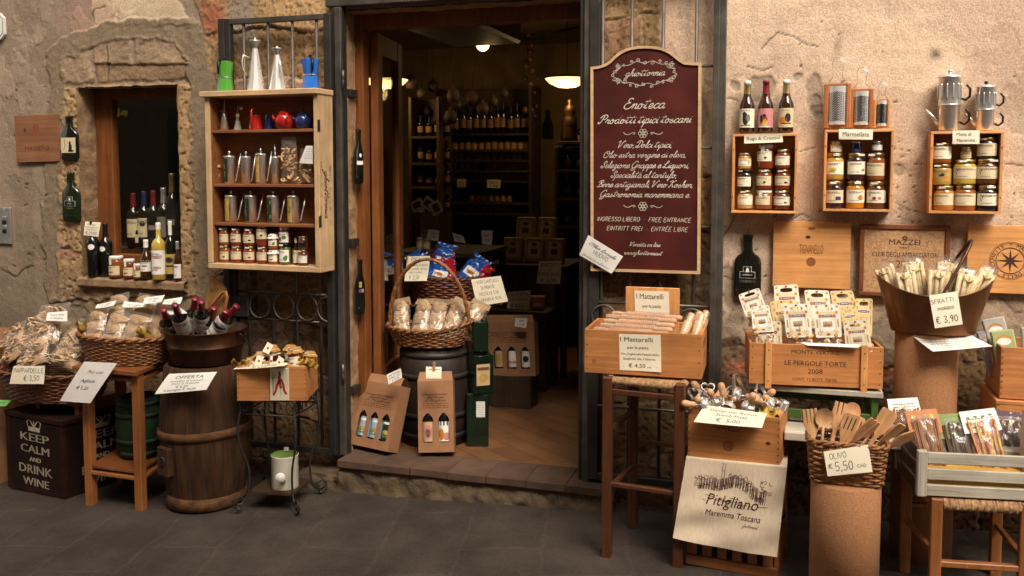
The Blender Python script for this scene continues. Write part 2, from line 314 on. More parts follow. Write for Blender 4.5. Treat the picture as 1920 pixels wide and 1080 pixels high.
wood('pine',(.74,.36,.125),(.52,.22,.065));wood('pine_z',(.70,.34,.12),(.48,.20,.06),'z');wood('pale_pine',(.68,.45,.25),(.50,.31,.16),rnd=.06)
wood('pale_pine_z',(.62,.42,.23),(.46,.29,.15),'z',rnd=.06);wood('cab_in',(.30,.115,.035),(.17,.058,.018),rnd=.05)
wood('crate_wood',(.56,.235,.075),(.36,.135,.042));wood('stool_wood',(.115,.038,.014),(.055,.018,.008),'z',.35,coat=.25);wood('table_wood',(.36,.135,.04),(.21,.07,.021),'z',.4)
wood('table_wood_x',(.27,.095,.028),(.15,.05,.015),'x',.4);wood('dark_wood',(.07,.035,.018),(.03,.015,.009),'z',.6);wood('door_wood',(.22,.075,.02),(.12,.038,.011),'z',.65,spec=.2)
wood('grey_wood',(.50,.46,.38),(.30,.26,.20),'x',.75,k=.8);wood('grey_wood_z',(.50,.46,.38),(.30,.26,.20),'z',.75);wood('olive',(.76,.44,.22),(.48,.23,.095),'z',.45,.2,.7)
wood('beech',(.62,.36,.20),(.50,.27,.14),'x',.5,.08);wood('beech_z',(.62,.36,.20),(.50,.27,.14),'z',.5,.08);wood('red_wood',(.22,.075,.03),(.13,.04,.016),'x',.4)
mat('wicker',(.34,.145,.048),.5,col2=(.13,.045,.015),scale=(50,50,50),bump=.3,rnd=.1);mat('dark_wicker',(.20,.075,.03),.5,col2=(.08,.028,.012),scale=(50,50,50),bump=.3)
mat('rush',(.52,.31,.15),.8,col2=(.24,.12,.05),scale=(90,12,90),bump=.5,bscale=160)
mat('cork',(.42,.20,.085),.9,col2=(.29,.125,.05),scale=(150,150,150),detail=4,bump=.6,bscale=150)
mat('card_brown',(.34,.165,.075),.75,col2=(.29,.135,.06),scale=(14,14,14),bump=.1);mat('linen',(.74,.60,.44),.9,col2=(.66,.52,.37),scale=(160,160,30),bump=.5,bscale=400,dist=.001)
mat('pasta',(.66,.46,.27),.6,col2=(.50,.32,.17),scale=(40,40,40),bump=.2,rnd=.1);mat('cookie',(.60,.36,.15),.7,col2=(.42,.22,.08),scale=(30,30,30),bump=.3,rnd=.15);mat('pale_pasta',(.70,.58,.36),.6,col2=(.56,.42,.22),scale=(60,60,60),bump=.2)
film=film_mat('film',(.97,.95,.92),.03,.20,.6,.06);pane_m=film_mat('pane',(.98,.98,.96),.02,.02,0)
mat('ochre_cloth',(.50,.27,.06),.8,col2=(.38,.18,.035),scale=(30,30,30),bump=.5,bscale=200);mat('green_tin',(.008,.026,.010),.25,.3,col2=(.005,.017,.007),coat=.5,bump=.04,bscale=20)
mat('maroon',(.090,.013,.008),.55,spec=.3,col2=(.048,.008,.005),scale=(5,5,5),bump=.1,detail=6);mat('cream_paint',(.80,.72,.58),.6,bump=0)
# = numpy noise
def _h(ix,iz,s):
 n=(ix.astype(np.int64)*374761393+iz.astype(np.int64)*668265263+s*144665)&0xffffffff
 n=((n^(n>>13))*1274126177)&0xffffffff;return((n^(n>>16))&0xffff)/65535.
def vn(x,z,s=0):
 ix,iz=np.floor(x),np.floor(z);fx,fz=x-ix,z-iz;fx=fx*fx*(3-2*fx);fz=fz*fz*(3-2*fz)
 a,b,c,d=_h(ix,iz,s),_h(ix+1,iz,s),_h(ix,iz+1,s),_h(ix+1,iz+1,s)
 return(a*(1-fx)+b*fx)*(1-fz)+(c*(1-fx)+d*fx)*fz
def fbm(x,z,s=0,o=5,g=.5):
 t,a,n=0,1,0
 for k in range(o):t=t+a*vn(x*2**k+17*k,z*2**k,s+k);n+=a;a*=g
 return t/n
def sst(a,b,x):t=np.clip((x-a)/(b-a),0,1);return t*t*(3-2*t)
def dpoly(px,py,pts):
 d=np.full(px.shape,1e9)
 for(ax,ay),(bx,by)in zip(pts,pts[1:]):
  vx,vy=bx-ax,by-ay;t=np.clip(((px-ax)*vx+(py-ay)*vy)/(vx*vx+vy*vy),0,1)
  d=np.minimum(d,np.hypot(px-ax-t*vx,py-ay-t*vy))
 return d
def inside(px,py,pts):
 r=np.zeros(px.shape,bool);n=len(pts)
 for i in range(n):
  (x1,y1),(x2,y2)=pts[i],pts[(i+1)%n]
  r^=((y1>py)!=(y2>py))&(px<(x2-x1)*(py-y1)/((y2-y1)or 1e-9)+x1)
 return r
def npmesh(name,X,Z,Y,keep,colr,m,parent=None):
 nz,nx=X.shape;idx=np.arange(nx*nz).reshape(nz,nx)
 q=np.stack([idx[:-1,:-1],idx[:-1,1:],idx[1:,1:],idx[1:,:-1]],-1)[keep]
 me=bpy.data.meshes.new(name);me.vertices.add(nx*nz);me.vertices.foreach_set('co',np.stack([X,Y,Z],-1).astype(np.float32).ravel())
 me.loops.add(q.size);me.loops.foreach_set('vertex_index',q.ravel().astype(np.int32))
 me.polygons.add(len(q));me.polygons.foreach_set('loop_start',np.arange(0,q.size,4,dtype=np.int32));me.polygons.foreach_set('loop_total',np.full(len(q),4,np.int32))
 me.polygons.foreach_set('use_smooth',np.ones(len(q),bool));me.update(calc_edges=True);me.validate()
 at_=me.color_attributes.new('Col','FLOAT_COLOR','POINT');at_.data.foreach_set('color',np.concatenate([colr,np.ones(colr.shape[:2]+(1,))],-1).astype(np.float32).ravel())
 me.materials.append(m);o=bpy.data.objects.new(name,me);COL.objects.link(o);o.parent=parent;return o
def attr_mat(name,bump=.55,bscale=120,rough=.9,var=.34):
 m,nt,b=nodes(name);L=nt.links.new
 a=nt.nodes.new("ShaderNodeVertexColor");a.layer_name='Col';tc=nt.nodes.new("ShaderNodeTexCoord")
 n=nt.nodes.new("ShaderNodeTexNoise");n.inputs['Scale'].default_value=bscale;n.inputs['Detail'].default_value=6;n.inputs['Roughness'].default_value=.7;L(tc.outputs['Object'],n.inputs['Vector'])
 mr=nt.nodes.new("ShaderNodeMapRange");mr.inputs[1].default_value=.3;mr.inputs[2].default_value=.7;mr.inputs[3].default_value=1-var;mr.inputs[4].default_value=1+var;L(n.outputs[0],mr.inputs[0])
 h=nt.nodes.new("ShaderNodeHueSaturation");L(mr.outputs[0],h.inputs['Value']);L(a.outputs[0],h.inputs['Color']);L(h.outputs[0],b.inputs['Base Color'])
 bp=nt.nodes.new("ShaderNodeBump");bp.inputs['Strength'].default_value=bump;bp.inputs['Distance'].default_value=.006;L(n.outputs[0],bp.inputs['Height']);L(bp.outputs[0],b.inputs['Normal'])
 b.inputs['Roughness'].default_value=rough;b.inputs['Specular IOR Level'].default_value=.25;MATS[name]=m;return m
# = the house front
DXL,DXR,DZT=W(647,300,0).x,W(1113,300,0).x,2.53
NXL,NXR,NZB,NZT=W(152,300,0).x,W(338,300,0).x,W(240,522,0).z,W(250,162,0).z
house=thing('plastered_house','old plastered house front with rough stone window niche and shop doorway','house front',(0,0,0))
wall_m=attr_mat('old_wall')
def make_wall():
 st=.0066
 xs=np.concatenate([np.arange(-9,-5.0,.25),np.arange(-5.0,1.25,st),np.arange(1.25,4.6,.25)])
 zs=np.concatenate([np.arange(-.35,2.86,st),np.arange(2.9,6,.25)])
 X,Z=np.meshgrid(xs,zs)
 qx,qy,qz=X-CAMP[0],0-CAMP[1],Z-CAMP[2]
 dep=qx*fw[0]+qy*fw[1]+qz*fw[2]
 P=960+FPX*(qx*rt[0]+qy*rt[1])/dep;Q=433-FPX*(qx*upv[0]+qy*upv[1]+qz*upv[2])/dep
 w1,w2=fbm(X*9,Z*9,3)-.5,fbm(X*9,Z*9,9)-.5
 p,q=P+w1*26,Q+w2*26
 big,mid,fine=fbm(X*1.6,Z*1.6,21),fbm(X*7,Z*7,31),fbm(X*38,Z*38,41,4,.7)
 def mixc(c,new,k):return c*(1-k[...,None])+(np.array(new)if not isinstance(new,np.ndarray)else new)*k[...,None]
 c=np.zeros(X.shape+(3,))+np.array((.33,.245,.175));c*=(.80+.40*big)[...,None]*(.88+.24*mid)[...,None]
 h=(mid-.5)*.006+(fbm(X*3,Z*3,5)-.5)*.022+(fine-.5)*.002
 right=sst(1225,1250,p)*(1-sst(560,660,q+w1*60));cr=np.array((.64,.465,.33))*(.80+.36*big[...,None])*(.88+.22*mid[...,None])
 cr=mixc(cr,(.58,.40,.29),sst(.50,.62,fbm(X*1.1,Z*.8,77)));c=mixc(c,cr,right)
 fl=sst(.525,.54,fbm(X*2.1,Z*2.1,101,6,.6));fl2=sst(.60,.612,fbm(X*3.3+9,Z*2.6,131,6,.62));c*=(1-.10*fl-.14*fl2)[...,None];h-=fl*.0018+fl2*.0025
 drip=sst(.60,.75,fbm(X*9,Z*.7,151,3));c*=(1-.16*drip*sst(.45,.6,big))[...,None]
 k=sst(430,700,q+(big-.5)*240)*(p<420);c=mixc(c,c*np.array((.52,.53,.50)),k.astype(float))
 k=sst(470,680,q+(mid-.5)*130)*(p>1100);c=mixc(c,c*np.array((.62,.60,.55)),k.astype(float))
 patch=inside(p,q,[(172,-40),(300,-60),(345,18),(362,48),(240,45),(170,52)]);c=mixc(c,np.array((.56,.43,.29))*(.8+.4*mid)[...,None],sst(0,1,patch*1.));h+=patch*.004
 pink=np.exp(-((p-185)**2/900+(q-30)**2/500))+.6*np.exp(-((p-145)**2/1500+(q-30)**2/900));c=mixc(c,(.42,.25,.18),np.clip(pink,0,.5))
 rub=inside(p,q,[(352,-60),(640,-60),(655,60),(655,960),(425,960),(432,560),(408,520),(405,150),(378,60)])
 rubr=inside(p,q,[(1085,-60),(1232,-60),(1240,95),(1225,200),(1345,330),(1350,980),(1085,980)]);rubb=(q>640+(mid-.5)*90)&(p>1100)|(q>700+(mid-.5)*120)&(p<450)
 stone=rub|rubr|rubb
 bw,bh=.46,.27;zz=Z+.03*np.sin(X*5)+.05*w1;row=np.floor(zz/bh);xx=X+.13*_h(row,row*0,4)*3+.06*w2;cell=np.floor(xx/bw)
 rid=_h(cell,row,8);r2=_h(cell,row,15);fx,fz=xx/bw-cell,zz/bh-row
 ed=np.minimum(np.minimum(fx,1-fx)*bw,np.minimum(fz,1-fz)*bh)+(mid-.5)*.03
 joint=(1-sst(.002,.012,ed+(fine-.5)*.02))*(.25+.75*sst(.42,.62,mid))
 sc=np.array((.36,.225,.11))*(.70+.45*rid)[...,None];sc=mixc(sc,(.42,.27,.18),(r2>.72)*.8);sc=mixc(sc,(.24,.115,.07),((r2<.10)&(q<160)|(r2<.12)&rubb)*.55);pore=sst(.60,.72,fbm(X*70,Z*70,91,2))*stone;sc=mixc(sc,sc*.35,pore*.6);sc*=(.65+.7*fbm(X*2.3,Z*2.3,55))[...,None]
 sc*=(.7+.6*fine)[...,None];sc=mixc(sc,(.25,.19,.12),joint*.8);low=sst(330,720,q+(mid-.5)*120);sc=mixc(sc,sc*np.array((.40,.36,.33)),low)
 brick=np.exp(-(((p-398)/26)**4+((q-32)/36)**4))+np.exp(-(((p-1388)/24)**4+((q-690)/14)**4))+.9*np.exp(-(((p-1640)/60)**4+((q-700)/16)**4));sc=mixc(sc,(.33,.12,.065),np.clip(brick,0,1))
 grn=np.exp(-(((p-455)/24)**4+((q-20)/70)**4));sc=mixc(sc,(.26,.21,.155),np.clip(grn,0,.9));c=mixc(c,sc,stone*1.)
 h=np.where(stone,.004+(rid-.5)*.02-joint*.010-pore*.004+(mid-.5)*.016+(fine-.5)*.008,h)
 band=[(100,545),(98,420),(104,250),(112,105),(150,78),(205,60),(290,50),(348,60),(374,110),(384,250),(386,420),(392,545)]
 dm=dpoly(p,q,band);bwid=np.where(p>300,24,17)+np.where(q<110,3,0);mk=1-sst(bwid-3,bwid+3,dm)
 ring=inside(p,q,band[:]+[(392,560),(100,560)])&(dm>bwid-6)
 lint=ring&(q<162+w1*14)
 joints=np.minimum.reduce([dpoly(p,q,l)for l in([(162,80),(166,130),(182,168)],[(250,60),(256,120)],[(110,162),(155,158),(345,150)],[(116,243),(160,250)],[(116,392),(172,405)],[(118,470),(175,482)],[(342,150),(352,165)])])
 jk=1-sst(2.5,7,joints);sc2=np.array((.34,.235,.15))*(.72+.5*mid)[...,None]*(.75+.5*fine)[...,None];sc2=mixc(sc2,np.array((.40,.25,.12))*(.55+.9*fine)[...,None],(~lint)*.85)
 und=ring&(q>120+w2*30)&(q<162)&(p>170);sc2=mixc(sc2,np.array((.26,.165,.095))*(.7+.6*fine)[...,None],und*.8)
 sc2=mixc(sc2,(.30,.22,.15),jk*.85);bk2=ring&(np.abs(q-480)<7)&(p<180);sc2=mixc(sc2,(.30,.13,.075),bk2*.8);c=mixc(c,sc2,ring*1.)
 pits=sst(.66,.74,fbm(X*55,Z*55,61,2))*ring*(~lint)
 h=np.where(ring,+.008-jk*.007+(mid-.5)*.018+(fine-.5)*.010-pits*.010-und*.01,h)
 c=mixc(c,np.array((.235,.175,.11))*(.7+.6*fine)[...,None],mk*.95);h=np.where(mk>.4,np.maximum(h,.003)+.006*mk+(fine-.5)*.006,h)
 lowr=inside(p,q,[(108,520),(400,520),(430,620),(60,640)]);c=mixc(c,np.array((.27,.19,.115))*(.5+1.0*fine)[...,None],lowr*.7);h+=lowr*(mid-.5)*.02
 for(cx,cy,rx,ry)in((1424,168,24,20),(1533,180,16,42),(1534,205,12,26),(1688,318,14,14),(1380,160,8,10),(130,250,4,3),(1495,150,9,8),(135,590,26,14),(1700,640,90,60),(1370,560,20,60),(1310,230,14,60),(1322,520,14,50)):
  e=((p-cx)/rx)**2+((q-cy)/ry)**2+(mid-.5)*2.2;kk=1-sst(.8,1.15,e);c=mixc(c,np.array((.23,.18,.125))*(.45+1.1*fine)[...,None],kk*.6);h-=kk*(.002+.006*fine)
 e=np.exp(-((P-1755)**2/130+(Q-102)**2/110));c=mixc(c,(.07,.055,.03),np.clip(e*1.1*(fine+.3),0,.9))
 e=np.exp(-((p-1575)**2/60+(q-85)**2/500));c=mixc(c,(.3,.2,.12),np.clip(e*.7,0,.7))
 rg=random.Random(5);cr_=[[(1425,88),(1460,62),(1485,66),(1510,84),(1535,88)],[(1400,125),(1430,133),(1445,126)],[(1700,470),(1712,500),(1740,480)],[(1850,305),(1885,305),(1920,310)],[(1680,375),(1695,385),(1720,400)],[(1500,280),(1530,276)],[(1480,415),(1500,405),(1515,411)],[(1360,185),(1380,188)],[(1375,405),(1368,430),(1360,445)],[(0,505),(30,520),(60,500)],[(1350,520),(1400,530),(1440,600)],[(1870,560),(1900,590),(1920,585)],[(170,30),(176,18),(200,14)],[(200,90),(205,150)]]
 for l in cr_:dk=dpoly(P+w1*18,Q+w2*18,l);kk=1-sst(.6,1.9,dk);c=mixc(c,c*.35,kk);h-=kk*.004
 for _ in range(95):
  cx,cy=rg.choice([(rg.uniform(0,95),rg.uniform(120,500)),(rg.uniform(1360,1920),rg.uniform(20,640)),(rg.uniform(1660,1735),rg.uniform(240,420)),(rg.uniform(1350,1640),rg.uniform(390,600))])
  a,l=rg.uniform(-.6,.4),rg.uniform(1.5,5);u,v_=(P-cx)*math.cos(a)+(Q-cy)*math.sin(a),-(P-cx)*math.sin(a)+(Q-cy)*math.cos(a)
  kk=1-sst(.6,1.3,(u/l)**2+(v_/rg.uniform(1.1,2))**2);c=mixc(c,(.06,.04,.025),kk*.85);h-=kk*.004
 xc,zc=(X[:-1,:-1]+X[1:,1:])/2,(Z[:-1,:-1]+Z[1:,1:])/2
 hole=(xc>DXL)&(xc<DXR)&(zc<DZT)|(xc>NXL)&(xc<NXR)&(zc>NZB)&(zc<NZT)
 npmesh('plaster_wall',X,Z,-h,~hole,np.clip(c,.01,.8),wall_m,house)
make_wall()
def rough_slab(name,fn,nu,nv,colr,amp,nrm,m,parent,fq=14):
 mb=MB()
 def g(u,v):
  q=Vector(fn(u,v));return q+Vector(nrm)*amp*(noise.fractal(q*fq,.8,2.1,4))
 return mb.grid(g,nu,nv,m).build(name,parent,fix=False)
tuff=mat('tuff',(.40,.245,.125),.92,col2=(.26,.145,.07),scale=(10,10,10),detail=8,bump=.7,bscale=70,dist=.006)
niche=mat('niche_stone',(.34,.21,.11),.92,col2=(.20,.12,.06),scale=(12,12,12),detail=8,bump=.8,bscale=60,dist=.006)
conc=mat('concrete',(.155,.108,.066),.95,spec=.2,col2=(.085,.058,.036),scale=(9,9,9),detail=8,bump=.8,bscale=80,dist=.006)
cotto=mat('cotto',(.135,.078,.052),.9,spec=.2,col2=(.075,.045,.031),scale=(6,6,6),detail=6,bump=.3,bscale=90)
TW=.12
rough_slab('door_jamb',lambda u,v:(DXL+.004,-.010+u*(TW+.02),v*DZT),14,200,tuff,.007,(1,0,0),tuff,house)
rough_slab('door_jamb',lambda u,v:(DXR-.012,-.004+u*(TW+.02),v*DZT),6,60,tuff,.010,(-1,0,0),tuff,house)
rough_slab('lintel_soffit',lambda u,v:(DXL+(DXR-DXL)*u,-.004+v*(TW+.02),DZT-.01),60,10,tuff,.006,(0,0,-1),tuff,house)
ND=.12
rough_slab('niche_jamb',lambda u,v:(NXL-.002,-.016+u*ND*1.25,NZB+v*(NZT-NZB)),10,90,niche,.007,(1,0,0),niche,house)
rough_slab('niche_jamb',lambda u,v:(NXR+.002,-.016+u*ND*1.25,NZB+v*(NZT-NZB)),10,90,niche,.007,(-1,0,0),niche,house)
rough_slab('niche_soffit',lambda u,v:(NXL+(NXR-NXL)*u,-.016+v*ND*1.25,NZT+.002),40,10,niche,.007,(0,0,-1),niche,house)
def sill_fn(u,v):
 x=NXL-.02+(NXR-NXL+.06)*u;p=[(ND*1.2,NZB),(-.03,NZB),(-.045,NZB-.008),(-.045,NZB-.05),(.03,NZB-.09)]
 t=v*(len(p)-1);i=min(int(t),len(p)-2);f=t-i;return(x,p[i][0]*(1-f)+p[i+1][0]*f,p[i][1]*(1-f)+p[i+1][1]*f)
rough_slab('window_sill',sill_fn,60,28,niche,.005,(0,-.5,.6),niche,house)
wz0,wz1,wx0,wx1=NZB,NZT,NXL,NXR+.12
win=MB();
for a in((wx0,wx0+.125,wz0,wz1),(wx1-.10,wx1,wz0,wz1)):win.box(a[0],a[1],ND,ND+.06,a[2],a[3],MATS['door_wood'],b=.006)
win.box(wx0+.125,wx1-.10,ND+.004,ND+.06,wz0,wz0+.13,MATS['door_wood'],b=.006);win.box(wx0+.125,wx1-.10,ND+.004,ND+.06,wz1-.06,wz1,MATS['door_wood'],b=.006)
win_o=win.build('window',house)
MB().box(wx0+.10,wx1-.08,ND+.028,ND+.033,wz0+.10,wz1-.04,pane_m).build('pane',win_o)
step=thing('doorstep','low doorstep of worn terracotta slabs on a rough concrete plinth','doorstep',(0,0,0))
SZ=.128;sx0,sx1=W(633,864,.15).x,W(1140,911,.15).x
def plinth(u,v):
 x=sx0-.24+(sx1-sx0+.26)*u;g=gz(x)-.03;zt=SZ-.045-.05*(x<sx0);p=[(.0,zt),(-.132,zt),(-.14,zt-.03),(-.15,g)]
 t=v*3;i=min(int(t),2);f=t-i;return(x,p[i][0]*(1-f)+p[i+1][0]*f,p[i][1]*(1-f)+p[i+1][1]*f)
rough_slab('plinth',plinth,150,24,conc,.020,(0,-1,.1),conc,step,11)
nt_=7
for i in range(nt_):
 a,b=sx0+(sx1-sx0)*i/nt_,sx0+(sx1-sx0)*(i+1)/nt_;e=random.uniform(-.003,.003)
 MB().box(a+.001,b-.001,-.158+e,TW-.012,SZ-.042-abs(e)*.3,SZ-abs(e)*.5,cotto,b=.004).build('step_tile',step)
def make_street():
 m,nt,b=nodes('street_paving');L=nt.links.new
 tc=nt.nodes.new("ShaderNodeTexCoord");mp=nt.nodes.new("ShaderNodeMapping");mp.inputs['Rotation'].default_value=(0,0,R(78));L(tc.outputs['Object'],mp.inputs[0])
 br=nt.nodes.new("ShaderNodeTexBrick");br.inputs['Scale'].default_value=1;br.inputs['Brick Width'].default_value=.72;br.inputs['Row Height'].default_value=.37;br.inputs['Mortar Size'].default_value=.012;br.inputs['Mortar Smooth'].default_value=.6
 br.inputs['Color1'].default_value=(.050,.036,.027,1);br.inputs['Color2'].default_value=(.044,.032,.024,1);br.inputs['Mortar'].default_value=(.057,.042,.032,1);br.offset=.37
 nz=nt.nodes.new("ShaderNodeTexNoise");nz.inputs['Scale'].default_value=3.5;nz.inputs['Detail'].default_value=8;nz.inputs['Roughness'].default_value=.65;L(tc.outputs['Object'],nz.inputs['Vector'])
 mxv=nt.nodes.new("ShaderNodeVectorMath");mxv.operation='MULTIPLY_ADD';mxv.inputs[1].default_value=(.10,.10,0);L(nz.outputs['Color'],mxv.inputs[0]);L(mp.outputs[0],mxv.inputs[2]);L(mxv.outputs[0],br.inputs['Vector'])
 n2=nt.nodes.new("ShaderNodeTexNoise");n2.inputs['Scale'].default_value=95;n2.inputs['Detail'].default_value=6;n2.inputs['Roughness'].default_value=.75;L(tc.outputs['Object'],n2.inputs['Vector'])
 r1=nt.nodes.new("ShaderNodeMapRange");r1.inputs[1].default_value=.3;r1.inputs[2].default_value=.7;r1.inputs[3].default_value=.5;r1.inputs[4].default_value=1.5;L(nz.outputs[0],r1.inputs[0])
 r2=nt.nodes.new("ShaderNodeMapRange");r2.inputs[1].default_value=.35;r2.inputs[2].default_value=.75;r2.inputs[3].default_value=.65;r2.inputs[4].default_value=1.6;L(n2.outputs[0],r2.inputs[0])
 mm=nt.nodes.new("ShaderNodeMath");mm.operation='MULTIPLY';L(r1.outputs[0],mm.inputs[0]);L(r2.outputs[0],mm.inputs[1])
 hs=nt.nodes.new("ShaderNodeHueSaturation");L(br.outputs[0],hs.inputs['Color']);L(mm.outputs[0],hs.inputs['Value']);L(hs.outputs[0],b.inputs['Base Color'])
 ad=nt.nodes.new("ShaderNodeMath");ad.operation='MULTIPLY_ADD';ad.inputs[1].default_value=-.4;L(br.outputs['Fac'],ad.inputs[0]);L(n2.outputs[0],ad.inputs[2])
 bp=nt.nodes.new("ShaderNodeBump");bp.inputs['Strength'].default_value=.45;bp.inputs['Distance'].default_value=.008;L(ad.outputs[0],bp.inputs['Height']);L(bp.outputs[0],b.inputs['Normal'])
 b.inputs['Roughness'].default_value=.72
 mb=MB()
 def f(u,v):x,y=-12+20*u,-9+9.2*v;return(x,y,gz(x)+.012*noise.noise(Vector((x*1.3,y*1.3,0))))
 mb.grid(f,100,60,m);o=mb.build('street',fix=False);struct(o)
make_street()
# = the shop inside
RX0,RX1,RY0,RY1,RZ1=-6.2,.6,TW+.10,4.6,2.95
shopw=mat('shop_plaster',(.22,.14,.05),.9,col2=(.16,.10,.035),scale=(3,3,3),bump=.2,bscale=30);dkw=mat('shop_dark',(.10,.07,.04),.9,bump=.2)
tile_m,nt,b=nodes('shop_tiles');L=nt.links.new
tc=nt.nodes.new("ShaderNodeTexCoord");mp=nt.nodes.new("ShaderNodeMapping");mp.inputs['Rotation'].default_value=(0,0,R(38));L(tc.outputs['Object'],mp.inputs[0])
br=nt.nodes.new("ShaderNodeTexBrick");br.inputs['Scale'].default_value=1;br.inputs['Brick Width'].default_value=.26;br.inputs['Row Height'].default_value=.13;br.inputs['Mortar Size'].default_value=.004
br.inputs['Color1'].default_value=(.20,.088,.034,1);br.inputs['Color2'].default_value=(.15,.064,.026,1);br.inputs['Mortar'].default_value=(.085,.042,.022,1);L(mp.outputs[0],br.inputs['Vector'])
nz=nt.nodes.new("ShaderNodeTexNoise");nz.inputs['Scale'].default_value=6;nz.inputs['Detail'].default_value=6;L(tc.outputs['Object'],nz.inputs['Vector']);mr=nt.nodes.new("ShaderNodeMapRange");mr.inputs[3].default_value=.5;mr.inputs[4].default_value=1.5;L(nz.outputs[0],mr.inputs[0])
hs=nt.nodes.new("ShaderNodeHueSaturation");L(br.outputs[0],hs.inputs['Color']);L(mr.outputs[0],hs.inputs['Value']);L(hs.outputs[0],b.inputs['Base Color']);b.inputs['Roughness'].default_value=.5
bp=nt.nodes.new("ShaderNodeBump");bp.inputs['Strength'].default_value=.4;bp.inputs['Distance'].default_value=-.003;L(br.outputs['Fac'],bp.inputs['Height']);L(bp.outputs[0],b.inputs['Normal'])
struct(MB().box(RX0,RX1,TW-.01,RY1,-.2,SZ-.006,tile_m).build('shop_floor'))
struct(MB().box(RX0,RX1,RY0,RY1,RZ1,RZ1+.2,shopw).build('shop_ceiling'))
struct(MB().box(RX0,RX1,RY1,RY1+.2,-.2,RZ1+.2,shopw).build('shop_wall_back'));struct(MB().box(RX0-.2,RX0,0.06,RY1,-.2,RZ1+.2,shopw).build('shop_wall_left'));struct(MB().box(RX1,RX1+.2,.06,RY1,-.2,RZ1+.2,shopw).build('shop_wall_right'))
fr=MB()
for a in((RX0,NXL-.05,-.2,RZ1),(wx1+.05,DXL-.02,-.2,RZ1),(DXR+.05,RX1,-.2,RZ1),(DXL-.02,DXR+.05,DZT-.02,RZ1),(NXL-.05,wx1+.05,-.2,NZB-.02),(NXL-.05,wx1+.05,NZT+.02,RZ1)):fr.box(a[0],a[1],.14,RY0+.04,a[2],a[3],dkw)
struct(fr.build('shop_wall_front'));struct(MB().box(RX0,DXL-.35,.95,1.0,-.2,RZ1,dkw).build('added_partition'))  # dark partition added behind the window to keep lamp light out of it
dw=MATS['door_wood']
fb=MB();fb.box(DXL-.01,DXL+.050,TW,TW+.08,SZ,DZT,dw,b=.006);fb.box(DXR-.075,DXR+.02,TW,TW+.10,SZ,DZT,dw,b=.006);fb.box(DXL+.050,DXR-.075,TW+.003,TW+.08,DZT-.09,DZT,dw,b=.006)
fb.build('door_frame',house)
dl=bpy.data.objects.new('door',None);COL.objects.link(dl);dl.parent=house;dl.location=(DXL+.052,TW+.085,SZ+.01);dl.rotation_euler=(0,0,R(100))
LW,LH=.54,DZT-SZ-.10;lf=MB()
for a in((0,.10,0,LH),(LW-.10,LW,0,LH)):lf.box(a[0],a[1],-.045,0,a[2],a[3],dw,b=.005)
for a in((.10,LW-.10,0,.2),(.10,LW-.10,.30,.40),(.10,LW-.10,LH-.12,LH)):lf.box(a[0],a[1],-.043,-.002,a[2],a[3],dw,b=.004)
lf.box(.10,LW-.10,-.034,-.012,.2,.30,dw);lf.build('leaf',dl)
MB().box(.09,LW-.09,-.026,-.021,.38,LH-.11,film_mat('door_pane',(.75,.72,.66),.05,.02,0)).build('pane',dl)
hd=MB();hd.tube([(LW-.05,-.045,1.0),(LW-.05,-.09,1.0),(LW-.16,-.095,1.0)],.009,MATS['brass']);hd.box(LW-.07,LW-.03,-.05,-.045,.92,1.08,MATS['brass']);hd.build('handle',dl)
# = iron frame and gates
ir,sb=MATS['iron'],MATS['steel_bar']
def vbar(mb,px,py0,py1,d,w,dep,m):
 a,b=W(px,py0,d),W(px,py1,d);mb.box(a.x-w/2,a.x+w/2,-d-dep/2,-d+dep/2,b.z,a.z,m,b=.003)
gf=thing('iron_door_frame','grey iron frame bolted around the open shop doorway','door frame',(0,0,0))
fx0,fx1=W(632,300,.05).x,W(1099,300,.05).x
for px in(637,1099):
 mb=MB();x=W(px,300,.05).x;mb.box(x-.03,x+.03,-.065,-.01,SZ-.02 if px<900 else .10,2.535,ir,b=.004);mb.box(x-.006,x+.030,-.082,-.065,SZ if px<900 else .10,2.53,sb,b=.003);mb.build('post',gf)
mb=MB();mb.box(fx0-.05,fx1+.05,-.07,-.004,2.536,2.585,sb,b=.004);mb.build('header',gf)
for px,py in((640,150),(640,700),(1099,480)):
 a=W(px,py,.085);mb=MB();mb.lathe([(0,-.05),(.008,-.05),(.008,-.003),(.0065,0),(.008,.003),(.008,.05),(0,.05)],sb,n=10);o=mb.build('hinge',gf);o.location=(a.x+.012,-.088,a.z)
for py in(175,455,730):
 a=W(662,py,-.05);mb=MB();mb.box(DXL-.008,DXL+.03,.02,.10,a.z-.022,a.z+.022,ir,b=.003);mb.build('bracket',gf)
def hrail(mb,pxa,pxb,py,d,r,m=None):
 a=W(pxa,py,d);b=W(pxb,py,d);z=a.z;mb.tube([(a.x,-d,z),(b.x,-d,z)],r,m or sb,8)
gl=thing('iron_gate','iron gate leaf with row of rings, folded back behind the wooden cabinet','gate',(0,0,0))
D1=.075;zt,zb=W(520,31,D1).z,W(540,843,D1).z;xa,xb=W(424,300,D1).x,W(622,300,D1).x
mb=MB();mb.box(xa-.012,xa+.052,-D1-.02,-D1+.02,zb,zt,ir,b=.003);mb.box(xa-.012,xa+.026,-D1-.034,-D1-.021,zb,zt,ir,b=.002);mb.box(xb-.03,xb+.012,-D1-.02,-D1+.02,zb,zt,ir,b=.003)
mb.box(xa+.052,xb-.03,-D1-.017,-D1+.017,zt-.03,zt-.001,sb,b=.003);mb.box(xa+.052,xb-.03,-D1-.017,-D1+.017,zb+.001,zb+.035,ir,b=.003);mb.build('frame',gl)
for px in(462,507,552,597):mb=MB();x=W(px,300,D1).x;mb.tube([(x,-D1,zb+.03),(x,-D1,zt-.02)],.0085,sb,8);mb.build('bar',gl)
